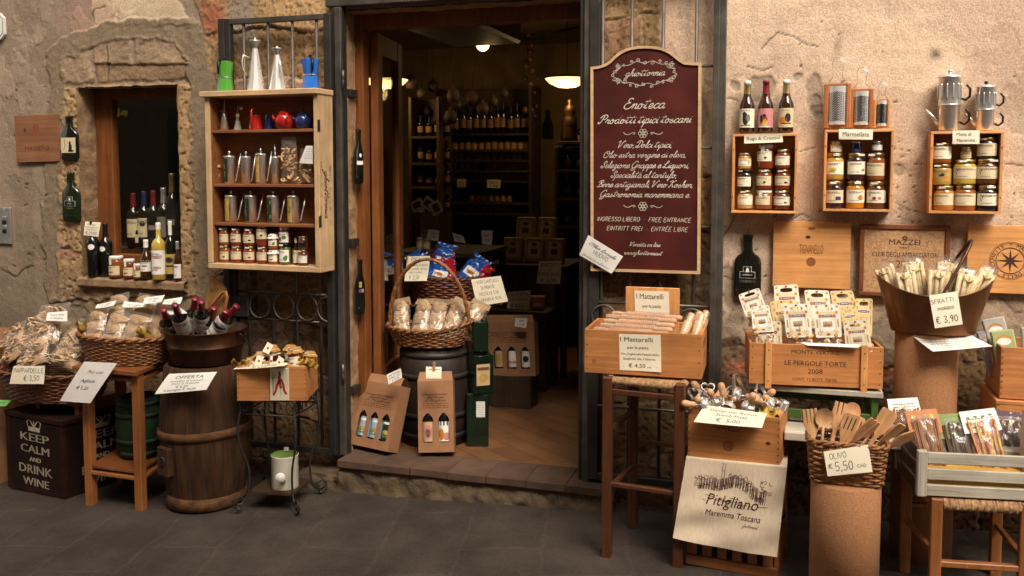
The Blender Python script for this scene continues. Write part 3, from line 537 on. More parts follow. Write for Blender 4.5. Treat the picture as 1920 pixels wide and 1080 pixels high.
for py in(550,601):mb=MB();z=W(540,py,D1).z;mb.tube([(xa+.05,-D1,z),(xb-.02,-D1,z)],.007,sb,8);mb.build('rail',gl)
zr=(W(540,550,D1).z+W(540,601,D1).z)/2;rr=(W(540,550,D1).z-W(540,601,D1).z)/2-.008
for px in(489,534,578):mb=MB();x=W(px,570,D1).x;mb.tube([(x+rr*math.cos(t*math.pi/12)*.93,-D1-.012,zr+rr*math.sin(t*math.pi/12))for t in range(24)],.006,sb,6,True);mb.build('ring',gl)
mb=MB();x=W(618,570,D1).x;mb.tube([(x+rr*math.cos(R(95+170*t/14)),-D1-.012,zr+rr*math.sin(R(95+170*t/14)))for t in range(15)],.006,sb,6);mb.build('ring',gl)
mb=MB();a=W(437,555,D1);mb.box(a.x,a.x+.115,-D1-.028,-D1+.022,W(440,592,D1).z,a.z-.003,ir,b=.004);mb.build('lock_box',gl)
gr=thing('iron_gate','iron gate leaf with bars and scrolls, folded back behind the maroon sign','gate',(0,0,0))
zt,zb=2.62,W(1220,908,D1).z;xa,xb=W(1117,300,D1).x,W(1348,300,D1).x
mb=MB();mb.box(xa-.03,xa+.022,-D1-.02,-D1+.02,zb,zt,ir,b=.003);mb.box(xb-.022,xb+.026,-D1-.02,-D1+.02,zb,zt,sb,b=.003);mb.box(xb-.03,xb-.004,-D1-.034,-D1-.021,zb,zt,sb,b=.002)
mb.box(xa+.022,xb-.03,-D1-.017,-D1+.017,zb+.001,zb+.035,ir,b=.003);mb.box(xa+.022,xb-.03,-D1-.017,-D1+.017,zt-.035,zt-.001,sb,b=.003);mb.build('frame',gr)
for px in(1129,1183,1241,1303):mb=MB();x=W(px,300,D1).x;mb.tube([(x,-D1,zb+.03),(x,-D1,zt-.02)],.0085,sb,8);mb.build('bar',gr)
for py in(127,278,424,571,768):mb=MB();z=W(1220,py,D1+.02).z;mb.tube([(xa,-D1-.013,z),(xb,-D1-.013,z)],.007,sb,8);mb.build('rail',gr)
for k in range(4):
 mb=MB();x=xa+.05+k*(xb-xa-.02)/4;z=W(1220,597,D1).z;mb.tube([(x+.058*math.cos(t*math.pi/12),-D1-.026,z+.058*math.sin(t*math.pi/12))for t in range(24)],.006,sb,6,True);mb.build('ring',gr)
# = unseen house added across the lane to shade the left and foot of the wall
def make_opposite():
 t=thing('added_opposite_house','tall unseen house added across the lane to shade the wall','house',(0,-8,0));pm=mat('opposite_plaster',(.27,.19,.125),.9,col2=(.21,.15,.10),scale=(.8,.8,.8),bump=.3,bscale=12)
 mb=MB();mb.prism([(-14,-.6),(3.0,-.6),(3.0,11.6),(-14,11.7)],-6,0,pm);mb.build('wall',t);mb=MB();mb.prism([(3.01,-.5),(16,-.3),(16,8.4),(3.01,8.6)],-6,-.1,pm);mb.build('lower_wall',t)
 for a,b,z in((-14.2,3.2,11.65),(2.9,16.2,8.55)):MB().box(a,b,-6.2,.35,z,z+.16,MATS['dark_wood']).build('eaves',t)
 for x,z in((-9,1.2),(-5,1.2),(-1,1.2),(6,1.2),(10,1.2),(-9,4.6),(-5,4.6),(-1,4.6),(6,4.6),(10,4.6),(-9,8),(-5,8),(-1,8)):
  o=MB().box(x-.5,x+.5,.0,.04,z,z+1.5,MATS['white']).build('window',t);MB().box(x-.44,x+.44,.041,.05,z+.06,z+1.44,MATS['dark_glass']).build('pane',o)
  for s in(-1,1):MB().box(min(x+s*.52,x+s*1.0),max(x+s*.52,x+s*1.0),.0,.05,z,z+1.5,MATS['green_tin']).build('shutter',t)
make_opposite()
# = builders of goods
PAP,WPAP,CRM,INK,WHT=MATS['paper'],MATS['white_paper'],MATS['cream'],MATS['ink'],MATS['white']
def M_(n,c,r=.3,coat=.5):return mat('c_'+n,c,r,bump=0,coat=coat,col2=tuple(v*.8 for v in c),scale=(20,20,20))
JC={'amber':M_('amber',(.45,.17,.025),.12),'honey':M_('honey',(.55,.28,.05),.12),'red':M_('red',(.22,.035,.012),.12),'brown':M_('brown',(.13,.042,.015),.12),'dark':M_('dark',(.022,.012,.010),.10),'orange':M_('orange',(.58,.21,.015),.12),'pale':M_('pale',(.52,.35,.16),.15),'berry':M_('berry',(.05,.012,.016),.10),'yellow':M_('yellow',(.55,.36,.06),.14),'navy':M_('navyj',(.02,.02,.10),.12),'green':M_('greenj',(.10,.11,.02),.14),'rust':M_('rust',(.30,.085,.02),.12)}
LID={'gold':MATS['gold_lid'],'white':WHT,'dark':MATS['black'],'silver':MATS['tin'],'green':MATS['green_tin']}
DEC={'red':M_('dred',(.36,.03,.02),.6,0),'orange':M_('dorange',(.65,.22,.02),.6,0),'yellow':M_('dyellow',(.70,.48,.04),.6,0),'blue':M_('dblue',(.03,.04,.14),.6,0),'pink':M_('dpink',(.60,.25,.22),.6,0),'green':M_('dgreen',(.10,.22,.03),.6,0),'brown':M_('dbrown',(.16,.06,.02),.6,0),'ink':INK,'purple':M_('dpurple',(.16,.06,.17),.6,0),'gold':M_('dgold',(.5,.33,.08),.5,0),'sky':M_('dsky',(.36,.50,.62),.6,0),'grey':MATS['grey_ink'],'teal':M_('dteal',(.012,.03,.016),.5,.3),'white':WPAP}
def wrap(r):return lambda x,z:((r)*math.cos(-math.pi/2+x/r),(r)*math.sin(-math.pi/2+x/r),z)
def label_arc(r,z0,z1,half,m,decor=(),seed=0,print_=True,name='paper_label',parent=None):
 rng=random.Random(seed);mb=MB();mb.lathe([(r+.0006,z0),(r+.0006,z1)],m,n=14,a0=270-half,a1=270+half)
 w=R(half)*r;hh=z1-z0;fn=wrap(r+.0012)
 if print_:
  for k in range(2):put2d(mb,dashes2d(-w*.75,w*rng.uniform(.2,.75),z0+hh*(.66-.0+.16*k if k else .74),hh*.06,rng),DEC['grey'],fn)
  put2d(mb,dashes2d(-w*.7,w*.1,z0+hh*.16,hh*.06,rng),DEC['grey'],fn)
 for d in decor:
  kind,u,v,a,b_,mm=d[:6]
  if kind=='o':vf=disc2d(u*w,z0+v*hh,a*hh,b_*hh,12)
  elif kind=='r':vf=rect2d((u-a)*w,(u+a)*w,z0+(v-b_)*hh,z0+(v+b_)*hh)
  else:vf=text2d(a,b_,d[6]*hh,d[7]*w if len(d)>7 else None);vf=([(x+u*w,z+z0+v*hh)for x,z in vf[0]],vf[1])
  put2d(mb,vf,DEC[mm]if isinstance(mm,str)else mm,fn)
 return mb.build(name,parent,fix=False)
FRUIT={'lemons':[('o',-.25,.36,.17,.15,'yellow'),('o',.05,.38,.16,.14,'yellow'),('o',-.1,.3,.06,.05,'green')],'berries':[('o',.35,.32,.10,.10,'pink'),('o',.55,.34,.10,.10,'red')],'pear':[('o',-.6,.38,.11,.17,'yellow'),('o',-.6,.55,.06,.08,'yellow')],'blueberries':[('o',.15+.16*(i%3),.3+.13*(i//3),.09,.09,'blue')for i in range(6)],'orange':[('o',.25,.38,.22,.2,'orange'),('o',.25,.58,.08,.03,'green')],'figs':[('o',-.2,.36,.15,.14,'red'),('o',.25,.36,.15,.14,'pink'),('o',-.62,.6,.08,.06,'red')],'mushroom':[('o',.3,.36,.16,.09,'ink'),('r',.3,.27,.05,.07,'brown')],'boar':[('o',.4,.3,.16,.11,'ink'),('o',.56,.28,.07,.06,'ink')],'chili':[('o',-.1,.3,.2,.10,'red'),('o',.2,.33,.12,.08,'red')],'leaf':[('o',.45,.3,.18,.2,'green'),('o',.6,.42,.12,.14,'green')],'bee':[('o',.2,.55,.16,.13,'ink'),('o',.0,.5,.12,.1,'blue'),('o',.5,.35,.2,.12,'orange')],'tomato':[('o',-.4,.35,.2,.22,'red'),('o',.3,.5,.25,.2,'green')],'flower':[('o',-.6,.7,.06,.06,'brown'),('o',-.75,.6,.05,.05,'brown'),('o',-.68,.45,.06,.06,'brown')],'olive':[('o',.3,.5,.09,.07,'green'),('o',.1,.42,.09,.07,'green')],'none':[],'two':[('o',-.3,.5,.3,.26,'white'),('o',.45,.5,.14,.3,'yellow')]}
NJ=[0]
def jar(label,loc,w,h,lid='gold',fill='red',dec='none',lab=(.22,.68),sticker=True,group=None,half=72,rz=None,tag_strip=False,labm=None,cat='jar',cloth=False,tl=(0,0)):
 NJ[0]+=1;rng=random.Random(NJ[0]);r=w/2
 t=thing('preserve_jar',label,cat,loc,rng.uniform(-12,12)if rz is None else rz,group,tl[0],tl[1]);hb=h*.87
 pr=[(0,.001),(r*.86,.001),(r*.97,h*.03),(r,h*.09),(r,hb*.80),(r*.97,hb*.88),(r*.84,hb*.95),(r*.80,hb),(0,hb)]
 MB().lathe(pr,JC[fill],n=20).build('glass_jar',t)
 if cloth:
  mb=MB();cm=MATS['ochre_cloth']if cloth is True else cloth
  mb.lathe([(0,h*1.02),(r*.72,h*1.01),(r*.9,hb*1.03),(r*.86,hb*.97)],cm,n=24)
  mb.grid(lambda u,v:(r*(.88+.34*v+.05*v*math.sin(u*2*math.pi*9))*math.cos(u*2*math.pi),r*(.88+.34*v+.05*v*math.sin(u*2*math.pi*9))*math.sin(u*2*math.pi),hb*(.97-.14*v+.02*math.sin(u*2*math.pi*9))),54,4,cm);mb.build('cloth_cap',t,fix=False)
  MB().tube([(r*.9*math.cos(k*math.pi/8),r*.9*math.sin(k*math.pi/8),hb*.975)for k in range(16)],r*.05,PAP,5,True).build('string',t)
 else:MB().lathe([(r*.84,hb*.955),(r*.89,hb*.96),(r*.90,h*.985),(r*.86,h),(0,h)],LID[lid],n=20).build('lid',t)
 lm=labm or(PAP if rng.random()<.5 else CRM)
 dl_=rng.uniform(-.035,.03);label_arc(r,h*(lab[0]+dl_),h*(lab[1]+dl_),half+rng.uniform(-8,5),lm,FRUIT.get(dec,[]),NJ[0],parent=t)
 if tag_strip:
  mb=MB();mb.box(-r*.22,r*.22,-r*1.03,-r*1.005,h*.62,h*.97,PAP);mb.build('seal_strip',t)
 elif sticker:
  mb=MB();u=rng.uniform(-.35,.35)*r;q=M4=TM((u,-r*.93-.0015,h*.93),rng.uniform(-14,14));mb.box(-r*.34,r*.34,-.001,.0005,-h*.035,h*.035,WHT,q);mb.build('price_sticker',t)
 return t
BP={'wine':[(0,0),(.88,0),(1,.02),(1,.60),(.96,.645),(.72,.69),(.46,.73),(.38,.78),(.36,.96)],'beer':[(0,0),(.9,0),(1,.015),(1,.50),(.92,.56),(.68,.64),(.50,.72),(.42,.82),(.40,.97)],'oil':[(0,0),(.9,0),(1,.02),(1,.58),(.94,.64),(.66,.70),(.34,.74),(.30,.95)],'stout':[(0,0),(.9,0),(1,.03),(1,.52),(.8,.62),(.4,.70),(.36,.94)]}
def bottle(label,loc,w,h,kind='wine',glass='dark_glass',cap='black',capf=.74,lab=(.22,.5,PAP,(),True),rz=0,rx=0,ry=0,group=None,name='wine_bottle',cat='bottle',half=70,extra=None):
 r=w/2;t=thing(name,label,cat,loc,rz,group,rx,ry);g=MATS[glass]if isinstance(glass,str)else glass
 pr=[(a*r,b*h)for a,b in BP[kind]]+[(BP[kind][-1][0]*r,h*.985),(0,h*.985)];MB().lathe(pr,g,n=22).build('glass_body',t)
 nr=BP[kind][-1][0]*r
 rn=lambda z:np.interp(z,[b for a,b in BP[kind]],[a*r for a,b in BP[kind]])
 cp=MATS[cap]if isinstance(cap,str)else cap
 MB().lathe([(rn(capf)*1.06,capf*h),(rn((capf+.95)/2)*1.06,(capf+.95)/2*h),(nr*1.10,.93*h),(nr*1.18,.945*h),(nr*1.18,.985*h),(nr*1.0,h),(0,h)],cp,n=16).build('capsule',t)
 if lab:label_arc(r,lab[0]*h,lab[1]*h,half,lab[2],lab[3],int(h*1e4),lab[4],parent=t)
 if extra:extra(t,r,h)
 return t
def frame2(A,B):
 z=(A.z+B.z)/2;A=Vector((A.x,A.y,z));B=Vector((B.x,B.y,z));w=(B-A).length;return A,math.degrees(math.atan2(B.y-A.y,B.x-A.x)),w
def crate(name,label,A,B,h,dep,m,th=.011,text=(),cat='crate',group=None,extra=None,fingers=0,mz=None,nails=True,side_text=()):
 A,rz,w=frame2(A,B);t=thing(name,label,cat,A,rz,group);rng=random.Random(int(A.x*999));mk=MATS['dark_wood']
 f=MB();f.box(0,w,0,th,0,h,m,b=.0015)
 if nails:
  for x in(.012,w-.012):
   for k in range(4):put2d(f,disc2d(x,h*(.1+.27*k),.003,n=8),mk,lambda a,c:(a,-.0006,c))
 if fingers:
  for x0,x1 in((0,th),(w-th,w)):
   for k in range(fingers):
    if k%2:put2d(f,rect2d(x0+.002,x1-.002,h*(k+.2)/fingers,h*(k+.85)/fingers),MATS['burn_l'],lambda a,c:(a,-.0005,c))
 for L in text:
  vf=text2d(L[3],L[4],L[2]*h,L[5]*w if L[5]else None,*([L[6]]if len(L)>6 and L[6]else[]));put2d(f,vf,L[7]if len(L)>7 else MATS['burn'],lambda x,z:(L[0]*w+x,-.0009,L[1]*h+z))
 if extra:extra(f,w,h)
 f.build('front_board',t,bevel=0)
 MB().box(0,w,dep-th,dep,0,h,m,b=.0015).build('back_board',t)
 for x in(0,w-th):
  s_=MB();s_.box(x,x+th,th,dep-th,0,h,m,b=.0015)
  if x:
   for L in side_text:put2d(s_,text2d(L[3],L[4],L[2]*h,L[5]*dep if L[5]else None),MATS['burn'],lambda a,z:(w+.0009,L[0]*dep+a,L[1]*h+z))
  s_.build('side_board',t)
 MB().box(th,w-th,th,dep-th,0,th,m).build('bottom_board',t)
 return t,w
def l2w(t,p):return t.matrix_basis@Vector(p)
def basket(label,loc,rx,ry,h,taper=.78,rows=11,n=26,m=None,rz=0,sq=None,rimw=.008,cat='basket',dip=None,name='wicker_basket',handle=None,group=None,tilt=(0,0)):
 m=m or MATS['wicker'];t=thing(name,label,cat,loc,rz,group,*tilt)
 def pt(a,z,off=0,zo=0):
  k=taper+(1-taper)*(z/h);c,s_=math.cos(a),math.sin(a);q=1
  if sq:q=1/(abs(c)**sq+abs(s_)**sq)**(1/sq)
  d=dip(a)*(z/h)if dip else 0
  return Vector(((rx*k+off)*c*q,(ry*k+off)*s_*q,z+d+zo))
 st=MB()
 for i in range(n):a=2*math.pi*i/n;st.tube([pt(a,h*k/5)for k in range(6)],h/rows*.30,m,5)
 st.build('stakes_frame',t)
 wv=MB();rs=h/rows*.44
 for j in range(rows):
  z=h*(j+.5)/rows;N=n*3;wv.tube([pt(2*math.pi*i/N,z,rs*.75*math.cos(n/2*2*math.pi*i/N+j*math.pi),rs*.25*noise.noise(Vector((i*.7,j*3.,0))))for i in range(N)],rs,m,5,True)
 wv.build('weave',t)
 rm=MB()
 for k in range(2):
  N=72;rm.tube([pt(2*math.pi*i/N,h,rimw*.8*math.cos(14*2*math.pi*i/N+k*math.pi),rimw*.8*math.sin(14*2*math.pi*i/N+k*math.pi))for i in range(N)],rimw*.8,m,6,True)
 rm.build('rim',t)
 b_=MB();N=30;b_.add([pt(2*math.pi*i/N,.004,-.002)for i in range(N)],[tuple(range(N))],m);b_.build('base',t)
 if handle:
  hb=MB();hh,ang=handle;N=40
  for k in range(3):
   hb.tube([(rx*.97*math.cos(math.pi*i/N)+.006*math.cos(i*1.1+k*2.1),math.sin(R(ang))*hh*math.sin(math.pi*i/N)+.006*math.sin(i*1.1+k*2.1),h*.9+math.cos(R(ang))*hh*math.sin(math.pi*i/N))for i in range(N+1)],.0085,m,6)
  hb.build('handle',t)
 return t
_PB={}
def pasta_bag(label,loc,w,h,t=.05,style='pici',seed=0,rx=0,ry=0,rz=0,group=None,header=None,cat='pasta bag',name='pasta_bag',m=None):
 key=(style,round(w/h,1),seed%3);m=m or MATS['pasta']
 T=thing(name,label,cat,loc,rz,group,rx,ry);rng=random.Random(seed*7+1);p=MB()
 nn=3 if style=='pici' else 4
 if style=='pici':
  for k in range(nn):
   zc=h*(.15+.64*k/(nn-1));tl=rng.uniform(-.22,.22);hh=h*.125;bw=rng.choice((-1,1))*rng.uniform(.5,1.2)
   for j in range(13):
    q=(j-6)/6;xe=w*(.43-.06*q*q)*rng.uniform(.93,1.03);pts=[]
    for i in range(13):
     u=i/6-1;x=xe*u;z=zc+hh*q*(.55+.45*abs(u)**2*0+.45*(1-u*u))+hh*.5*bw*(u*u-.4)+tl*x+rng.uniform(-.0012,.0012)
     pts.append((x,-t*(.40*(1-abs(u)**3)*(1-.35*q*q)+.06)+rng.uniform(-.002,.002),z))
    p.tube(pts,h*.0098,m,5)
 elif style=='nest':
  for k in range(nn):
   zc,xc=h*(.13+.20*k),(.14 if k%2 else-.14)*w+rng.uniform(-.05,.05)*w
   for j in range(12):
    a,b_,yo,ph,tl=w*rng.uniform(.12,.30),h*rng.uniform(.03,.11),-t*rng.uniform(.06,.34),rng.uniform(0,6.28),rng.uniform(-.8,.8);pts=[]
    for i in range(18):
     an=2*math.pi*i/18+ph;x,z=a*math.cos(an)*(1+.15*math.sin(3*an)),b_*math.sin(an);pts.append((xc+x*math.cos(tl)-z*math.sin(tl),yo+.16*t*math.sin(2*an+ph),zc+x*math.sin(tl)+z*math.cos(tl)))
    p.tube(pts,.0062,m,5,True,flat=.3)
 elif style=='shapes':
  for k in range(46):
   c=Vector((rng.uniform(-.40,.40)*w,-t*rng.uniform(-.2,.42),h*rng.uniform(.05,.72)));d=Vector((rng.uniform(-1,1),rng.uniform(-.4,.4),rng.uniform(-1,1))).normalized()*.016;u=d.orthogonal()*.5
   p.tube([c-d,c-d*.3+u*.7,c+d*.3+u*.7,c+d],.0055,m,6)
 elif style=='sticks':
  fat=m is MATS['pale_pasta']
  for k in range(16 if fat else 34):
   x,y=rng.uniform(-.40,.40)*w,-t*rng.uniform(.1,.40);p.tube([(x*.85,y,.01),(x+rng.uniform(-.004,.004),y,h*rng.uniform(.80,.86))],.0075 if fat else .0030,m,7 if fat else 5)
 if style in('pici','nest','sticks'):
  core=(lambda u,v,s_:((u-.5)*w*.80*(1-.08*v),s_*t*.22*max(0,1-abs(2*u-1)**3)*max(0,1-abs(2*v-1)**6)+.004*math.sin(v*h*520+3*math.sin(u*7+seed))*(style!='sticks')+.010*noise.noise(Vector((u*3+seed,v*5,s_))),h*(.03+.82*v)))
  for s_ in(-1,1):p.grid(lambda u,v:core(u,v,s_),12,40,m)
 p.build('pasta',T,fix=False)
 f=MB()
 def sh(u,v,s_):
  x,z=(u-.5)*w,v*h;k=max(0,(1-abs(2*u-1)**2.6))*max(0,1-abs(2*min(v/.92,1)-1)**4)**.6
  nz=noise.noise(Vector((u*6+seed,v*7,s_)))*.012
  return(x*(1-.10*v+.05*math.sin(9*v+seed)),s_*(t*.52*k)+nz*(k*.8+.25),z+.004*noise.noise(Vector((u*9,seed,2.))))
 f.grid(lambda u,v:sh(u,v,-1),12,16,film);f.grid(lambda u,v:sh(u,v,1),12,16,film);f.build('bag_film',T,fix=False)
 if header:
  hm,hh,dec=header;mb=MB();y0=-t*.18
  mb.add([(-w*.5,y0*1.6,h*(1-hh)),(w*.5,y0*1.6,h*(1-hh)),(w*.48,0,h*1.01),(-w*.48,0,h*1.01),(w*.5,-y0*1.6,h*(1-hh)),(-w*.5,-y0*1.6,h*(1-hh))],[(0,1,2,3),(3,2,4,5)],hm)
  fn=lambda x,z:(x,y0*1.6*(1-(z-h*(1-hh))/(h*hh))-.0012,z)
  for k in range(3):put2d(mb,dashes2d(-w*.36,w*.36,h*(1-hh+hh*(.2+.2*k)),h*.018,rng),DEC['grey'],fn)
  for d in dec:put2d(mb,disc2d(d[0]*w,h*(1-hh)+d[1]*h*hh,d[2]*w,d[3]*w),DEC[d[4]],fn)
  mb.build('header_card',T,fix=False)
 return T
def flat_bottle(label,pxc,py0,py1,wpx,d,glass='dark_glass',dec=None,group='flattened bottles hung on the wall',kind=0):
 """a wine bottle melted flat, hung on the stone"""
 s=mpp(pxc,(py0+py1)/2,d);b=W(pxc,py1,d);h,w=(py1-py0)*s,wpx*s;t=thing('flattened_bottle',label,'flattened bottle',(b.x,-d,b.z),0,group)
 half=[(0,0),(.30,.004),(.44,.03),(.5,.09),(.5,.55),(.47,.62),(.38,.675),(.24,.715),(.175,.76),(.165,.94),(.19,.945),(.19,1.0),(0,1.0)]if kind==0 else[(0,0),(.3,.006),(.45,.035),(.5,.1),(.5,.50),(.44,.60),(.30,.68),(.20,.74),(.19,.945),(.23,.95),(.23,1),(0,1)]
 out=[(x*w,z*h)for x,z in half[1:-1]]+[(-x*w,z*h)for x,z in half[1:-1]][::-1]
 mb=MB();n=len(out);ins=[(x*.86,h*.5+(z-h*.5)*.965)for x,z in out];g=MATS[glass]
 mb.add([(x,0,z)for x,z in out]+[(x,-.010,z)for x,z in out]+[(x,-.019,z)for x,z in ins],[(i,(i+1)%n,(i+1)%n+n,i+n)for i in range(n)]+[(i+n,(i+1)%n+n,(i+1)%n+2*n,i+2*n)for i in range(n)]+[tuple(range(2*n,3*n)),tuple(range(n))[::-1]],g)
 o=mb.build('glass_body',t,bevel=.004)
 for p in o.data.polygons:p.use_smooth=True
 MB().tube([(w*.5*.8*math.cos(a),-.018,h*.10+h*.05*math.sin(a))for a in np.linspace(.4,2.74,9)],.0025,g,5).build('punt_fold',t)
 mb=MB();mb.tube([(0,-.004,h),(0,-.006,h+.02),(0,.0,h+.028)],.0016,MATS['steel_bar'],5);mb.build('hanging_wire',t)
 if dec:
  mb=MB();
  for x0,x1,z0,z1,m in dec[0]:mb.box(x0*w,x1*w,-.0215,-.0192,z0*h,z1*h,m)
  fn=lambda x,z:(x,-.0222,z)
  for L in dec[1]:put2d(mb,([(x+L[0]*w,z+L[1]*h)for x,z in L[2][0]],L[2][1]),L[3],fn)
  mb.build('paper_label',t,fix=False)
 return t
def board(label,px0,py0,px1,py1,d,th,m,name='wooden_board',cat='wooden board',text=(),group=None,extra=None,tilt=0,hang=True):
 a,b=W(px0,py1,d),W(px1,py0,d);c=(a+b)/2;w,h=b.x-a.x,b.z-a.z;t=thing(name,label,cat,(c.x,-d,c.z),0,group,0,tilt)
 f=MB();f.box(-w/2,w/2,0,th,-h/2,h/2,m,b=.002)
 for L in text:put2d(f,text2d(L[3],L[4],L[2]*h,L[5]*w if L[5]else None),L[6]if len(L)>6 else MATS['burn'],lambda x,z:((L[0]-.5)*w+x,-.0009,(L[1]-.5)*h+z))
 if extra:extra(f,w,h,lambda x,z:(x,-.0009,z))
 f.build('panel',t,fix=False)
 if hang:MB().tube([(-.012,th*.5,h/2-.004),(0,th*.3,h/2+.016),(.012,th*.5,h/2-.004)],.0018,MATS['steel_bar'],5).build('hanging_hook',t)
 return t
# = right of the doorway: the sign on the gate
def make_sign():
 d=.125;P=lambda x,y:W(1080+x/4.5,60+y/4.5,d);o=W(1210,500,d);t=thing('shop_sign','tall maroon shop sign with pale wood edge and cream script lettering','shop sign',(o.x,-d,o.z))
 top=[(122,295),(190,286),(240,270),(280,245),(320,205),(370,165),(415,142),(460,128),(520,118),(580,115),(640,117),(700,125),(750,140),(800,165),(840,195),(880,230),(920,252),(985,257),(1055,258)]
 L=lambda p:(p.x-o.x,p.z-o.z)
 outer=[L(P(*q))for q in top]+[L(W(1312,514,d)),L(W(1107.5,508,d))]
 cx=sum(q[0]for q in outer[:-2])/len(top);n=len(outer)
 inner=[]
 for i,(x,z)in enumerate(outer):
  a,b=Vector((*outer[i-1],0)),Vector((*outer[(i+1)%n],0));c=Vector((x,z,0));e1,e2=(c-a).normalized(),(b-c).normalized();nn=Vector((e1.y+e2.y,-(e1.x+e2.x),0)).normalized();k=1/max(.5,nn.dot(Vector((e1.y,-e1.x,0))));inner.append((x+nn.x*.0125*k,z+nn.y*.0125*k))
 f=MB();vs=[(x,y,z)for y in(0,.03)for x,z in outer]+[(x,y,z)for y in(0,.008)for x,z in inner];fs=[]
 for i in range(n):j=(i+1)%n;fs+=[(i,j,2*n+j,2*n+i),(i,i+n,j+n,j),(2*n+i,2*n+j,3*n+j,3*n+i)]
 fs.append(tuple(range(2*n-1,n-1,-1)));f.add(vs,fs,MATS['pale_pine']);f.build('edge_frame',t)
 pn=MB();pn.prism([(x,z)for x,z in inner],.008,.02,MATS['maroon']);lt=pn;cp=MATS['cream_paint'];fn=lambda x,z:(x,.0068,z)
 def line(txt,x0,x1,y,st='cur',h=None,pen=None,sh=0):
  a,b=L(W(x0,y,d)),L(W(x1,y,d));vf=text2d(txt,st,h or .05,b[0]-a[0],pen,sh);hh=h
  vs,fs=vf
  if not h:
   k=(b[0]-a[0]);vs0,_=text2d(txt,st,.05,None,pen,sh);w0=max(v[0]for v in vs0)-min(v[0]for v in vs0);vs=[(x*k/w0,z*k/w0)for x,z in vs0]
  put2d(lt,([(x+(a[0]+b[0])/2,z+a[1])for x,z in vs],fs),cp,fn)
 line('ghiottornia',1169,1247,143,pen=8);line('Enoteca',1169,1247,204,pen=6.8);line('Prodotti tipici toscani',1120,1299,232,pen=7.6);line('Vino, Dolci tipici,',1158,1260,277,pen=8);line('Olio extra vergine di oliva,',1131,1285,295.5,pen=8)
 line('Selezione Grappe e Liquori,',1125,1292,315,pen=8);line('Specialità al tartufo,',1144,1268,333,pen=8);line('Birre artigianali, Vino Kosher,',1118,1298,350.5,pen=8);line('Gastronomia maremmana e...',1123,1294,369,pen=8)
 line('INGRESSO LIBERO  ·  FREE ENTRANCE',1119,1296,414,'cap',.0195,8,.22);line('EINTRITT FREI  ·  ENTRÉE LIBRE',1137,1290,431.5,'cap',.0195,8,.22);line('Vendita on line',1180,1238,461.5,pen=9);line('www.ghiottornia.it',1170,1243,477,pen=9)
 s=mph(1208,138,d);c=L(W(1208,137,d));rng=random.Random(3)
 def curl(x,z,r,a,turns=1.2):return[(x+r*(1-k/16)*math.cos(a+k/14*turns*6.28),z+r*(1-k/16)*math.sin(a+k/14*turns*6.28))for k in range(15)]
 pl=[]
 for q in range(2):
  pl.append([(c[0]+(57+2.5*math.sin(9*a+q*3))*s*math.cos(a),c[1]+(21+2.2*math.sin(11*a+q*2))*s*math.sin(a))for a in np.linspace(.25+q*3.14,2.85+q*3.14,60)])
 for k in range(26):
  a=6.28*k/26+.1;pl.append(curl(c[0]+(56+rng.uniform(-3,5))*s*math.cos(a),c[1]+(22+rng.uniform(-2,4))*s*math.sin(a),rng.uniform(2.2,4.6)*s,rng.uniform(0,6)))
 for sx,sy in((-1,.55),(1,.55),(-1,-.5),(1,-.5)):
  for k in range(5):pl.append(curl(c[0]+sx*(50+3*math.cos(k*1.26))*s,c[1]+(sy*26+3*math.sin(k*1.26))*s,2.6*s,k,1))
 for py in(250,387):
  e=L(W(1205,py,d));pl.append([(e[0]+3*s*math.cos(a),e[1]+3*s*math.sin(a))for a in np.linspace(0,6.29,14)])
  for k in range(6):a=k*1.047;pl.append([(e[0]+5.2*s*math.cos(a)+3.4*s*math.cos(b),e[1]+5.2*s*math.sin(a)+3.4*s*math.sin(b))for b in np.linspace(0,6.29,12)])
  for sg in(-1,1):pl.append([(e[0]+sg*u*s,e[1]+v*s)for u,v in((37,2),(33,-1.5),(27,-2),(21,1),(16,2),(14.5,0),(16.5,-1.5),(19,-.5))])
 put2d(lt,ribbon(pl,.85*s),cp,fn);lt.build('panel',t,fix=False)
make_sign()
card('white tag with cut corners handwritten about new local oil, hung on the maroon sign',[W(1103,441,.15),W(1168,481,.145),W(1147,513,.14),W(1086,478,.14)],[(.5,.66,.17,'Olio locale','cur',.78,6),(.52,.38,.19,'NUOVO','cap',.42,7),(.48,.10,.10,"'Spremuta a fresco'",'cur',.86,6)],paper=WPAP,cat='tag',name='oil_tag')
def tig(f,w,h,fn):put2d(f,disc2d(0,-.10*h,.062*w,.062*w),MATS['burn_l'],fn);put2d(f,disc2d(-.045*w,.27*h,.034*w,.022*w),MATS['dark_wood'],fn);put2d(f,disc2d(0,.40*h,.05*w,.02*w),MATS['burn_l'],fn)
board('square pine wine box lid printed with tall letters, a disc and 2011',1448,417,1596,538,.03,.012,MATS['pine'],text=[(.5,.52,.15,'TIGNANELLO','font',.31,MATS['burn_l']),(.5,.25,.05,'2011','cur',.12,MATS['burn_l'])],extra=tig)
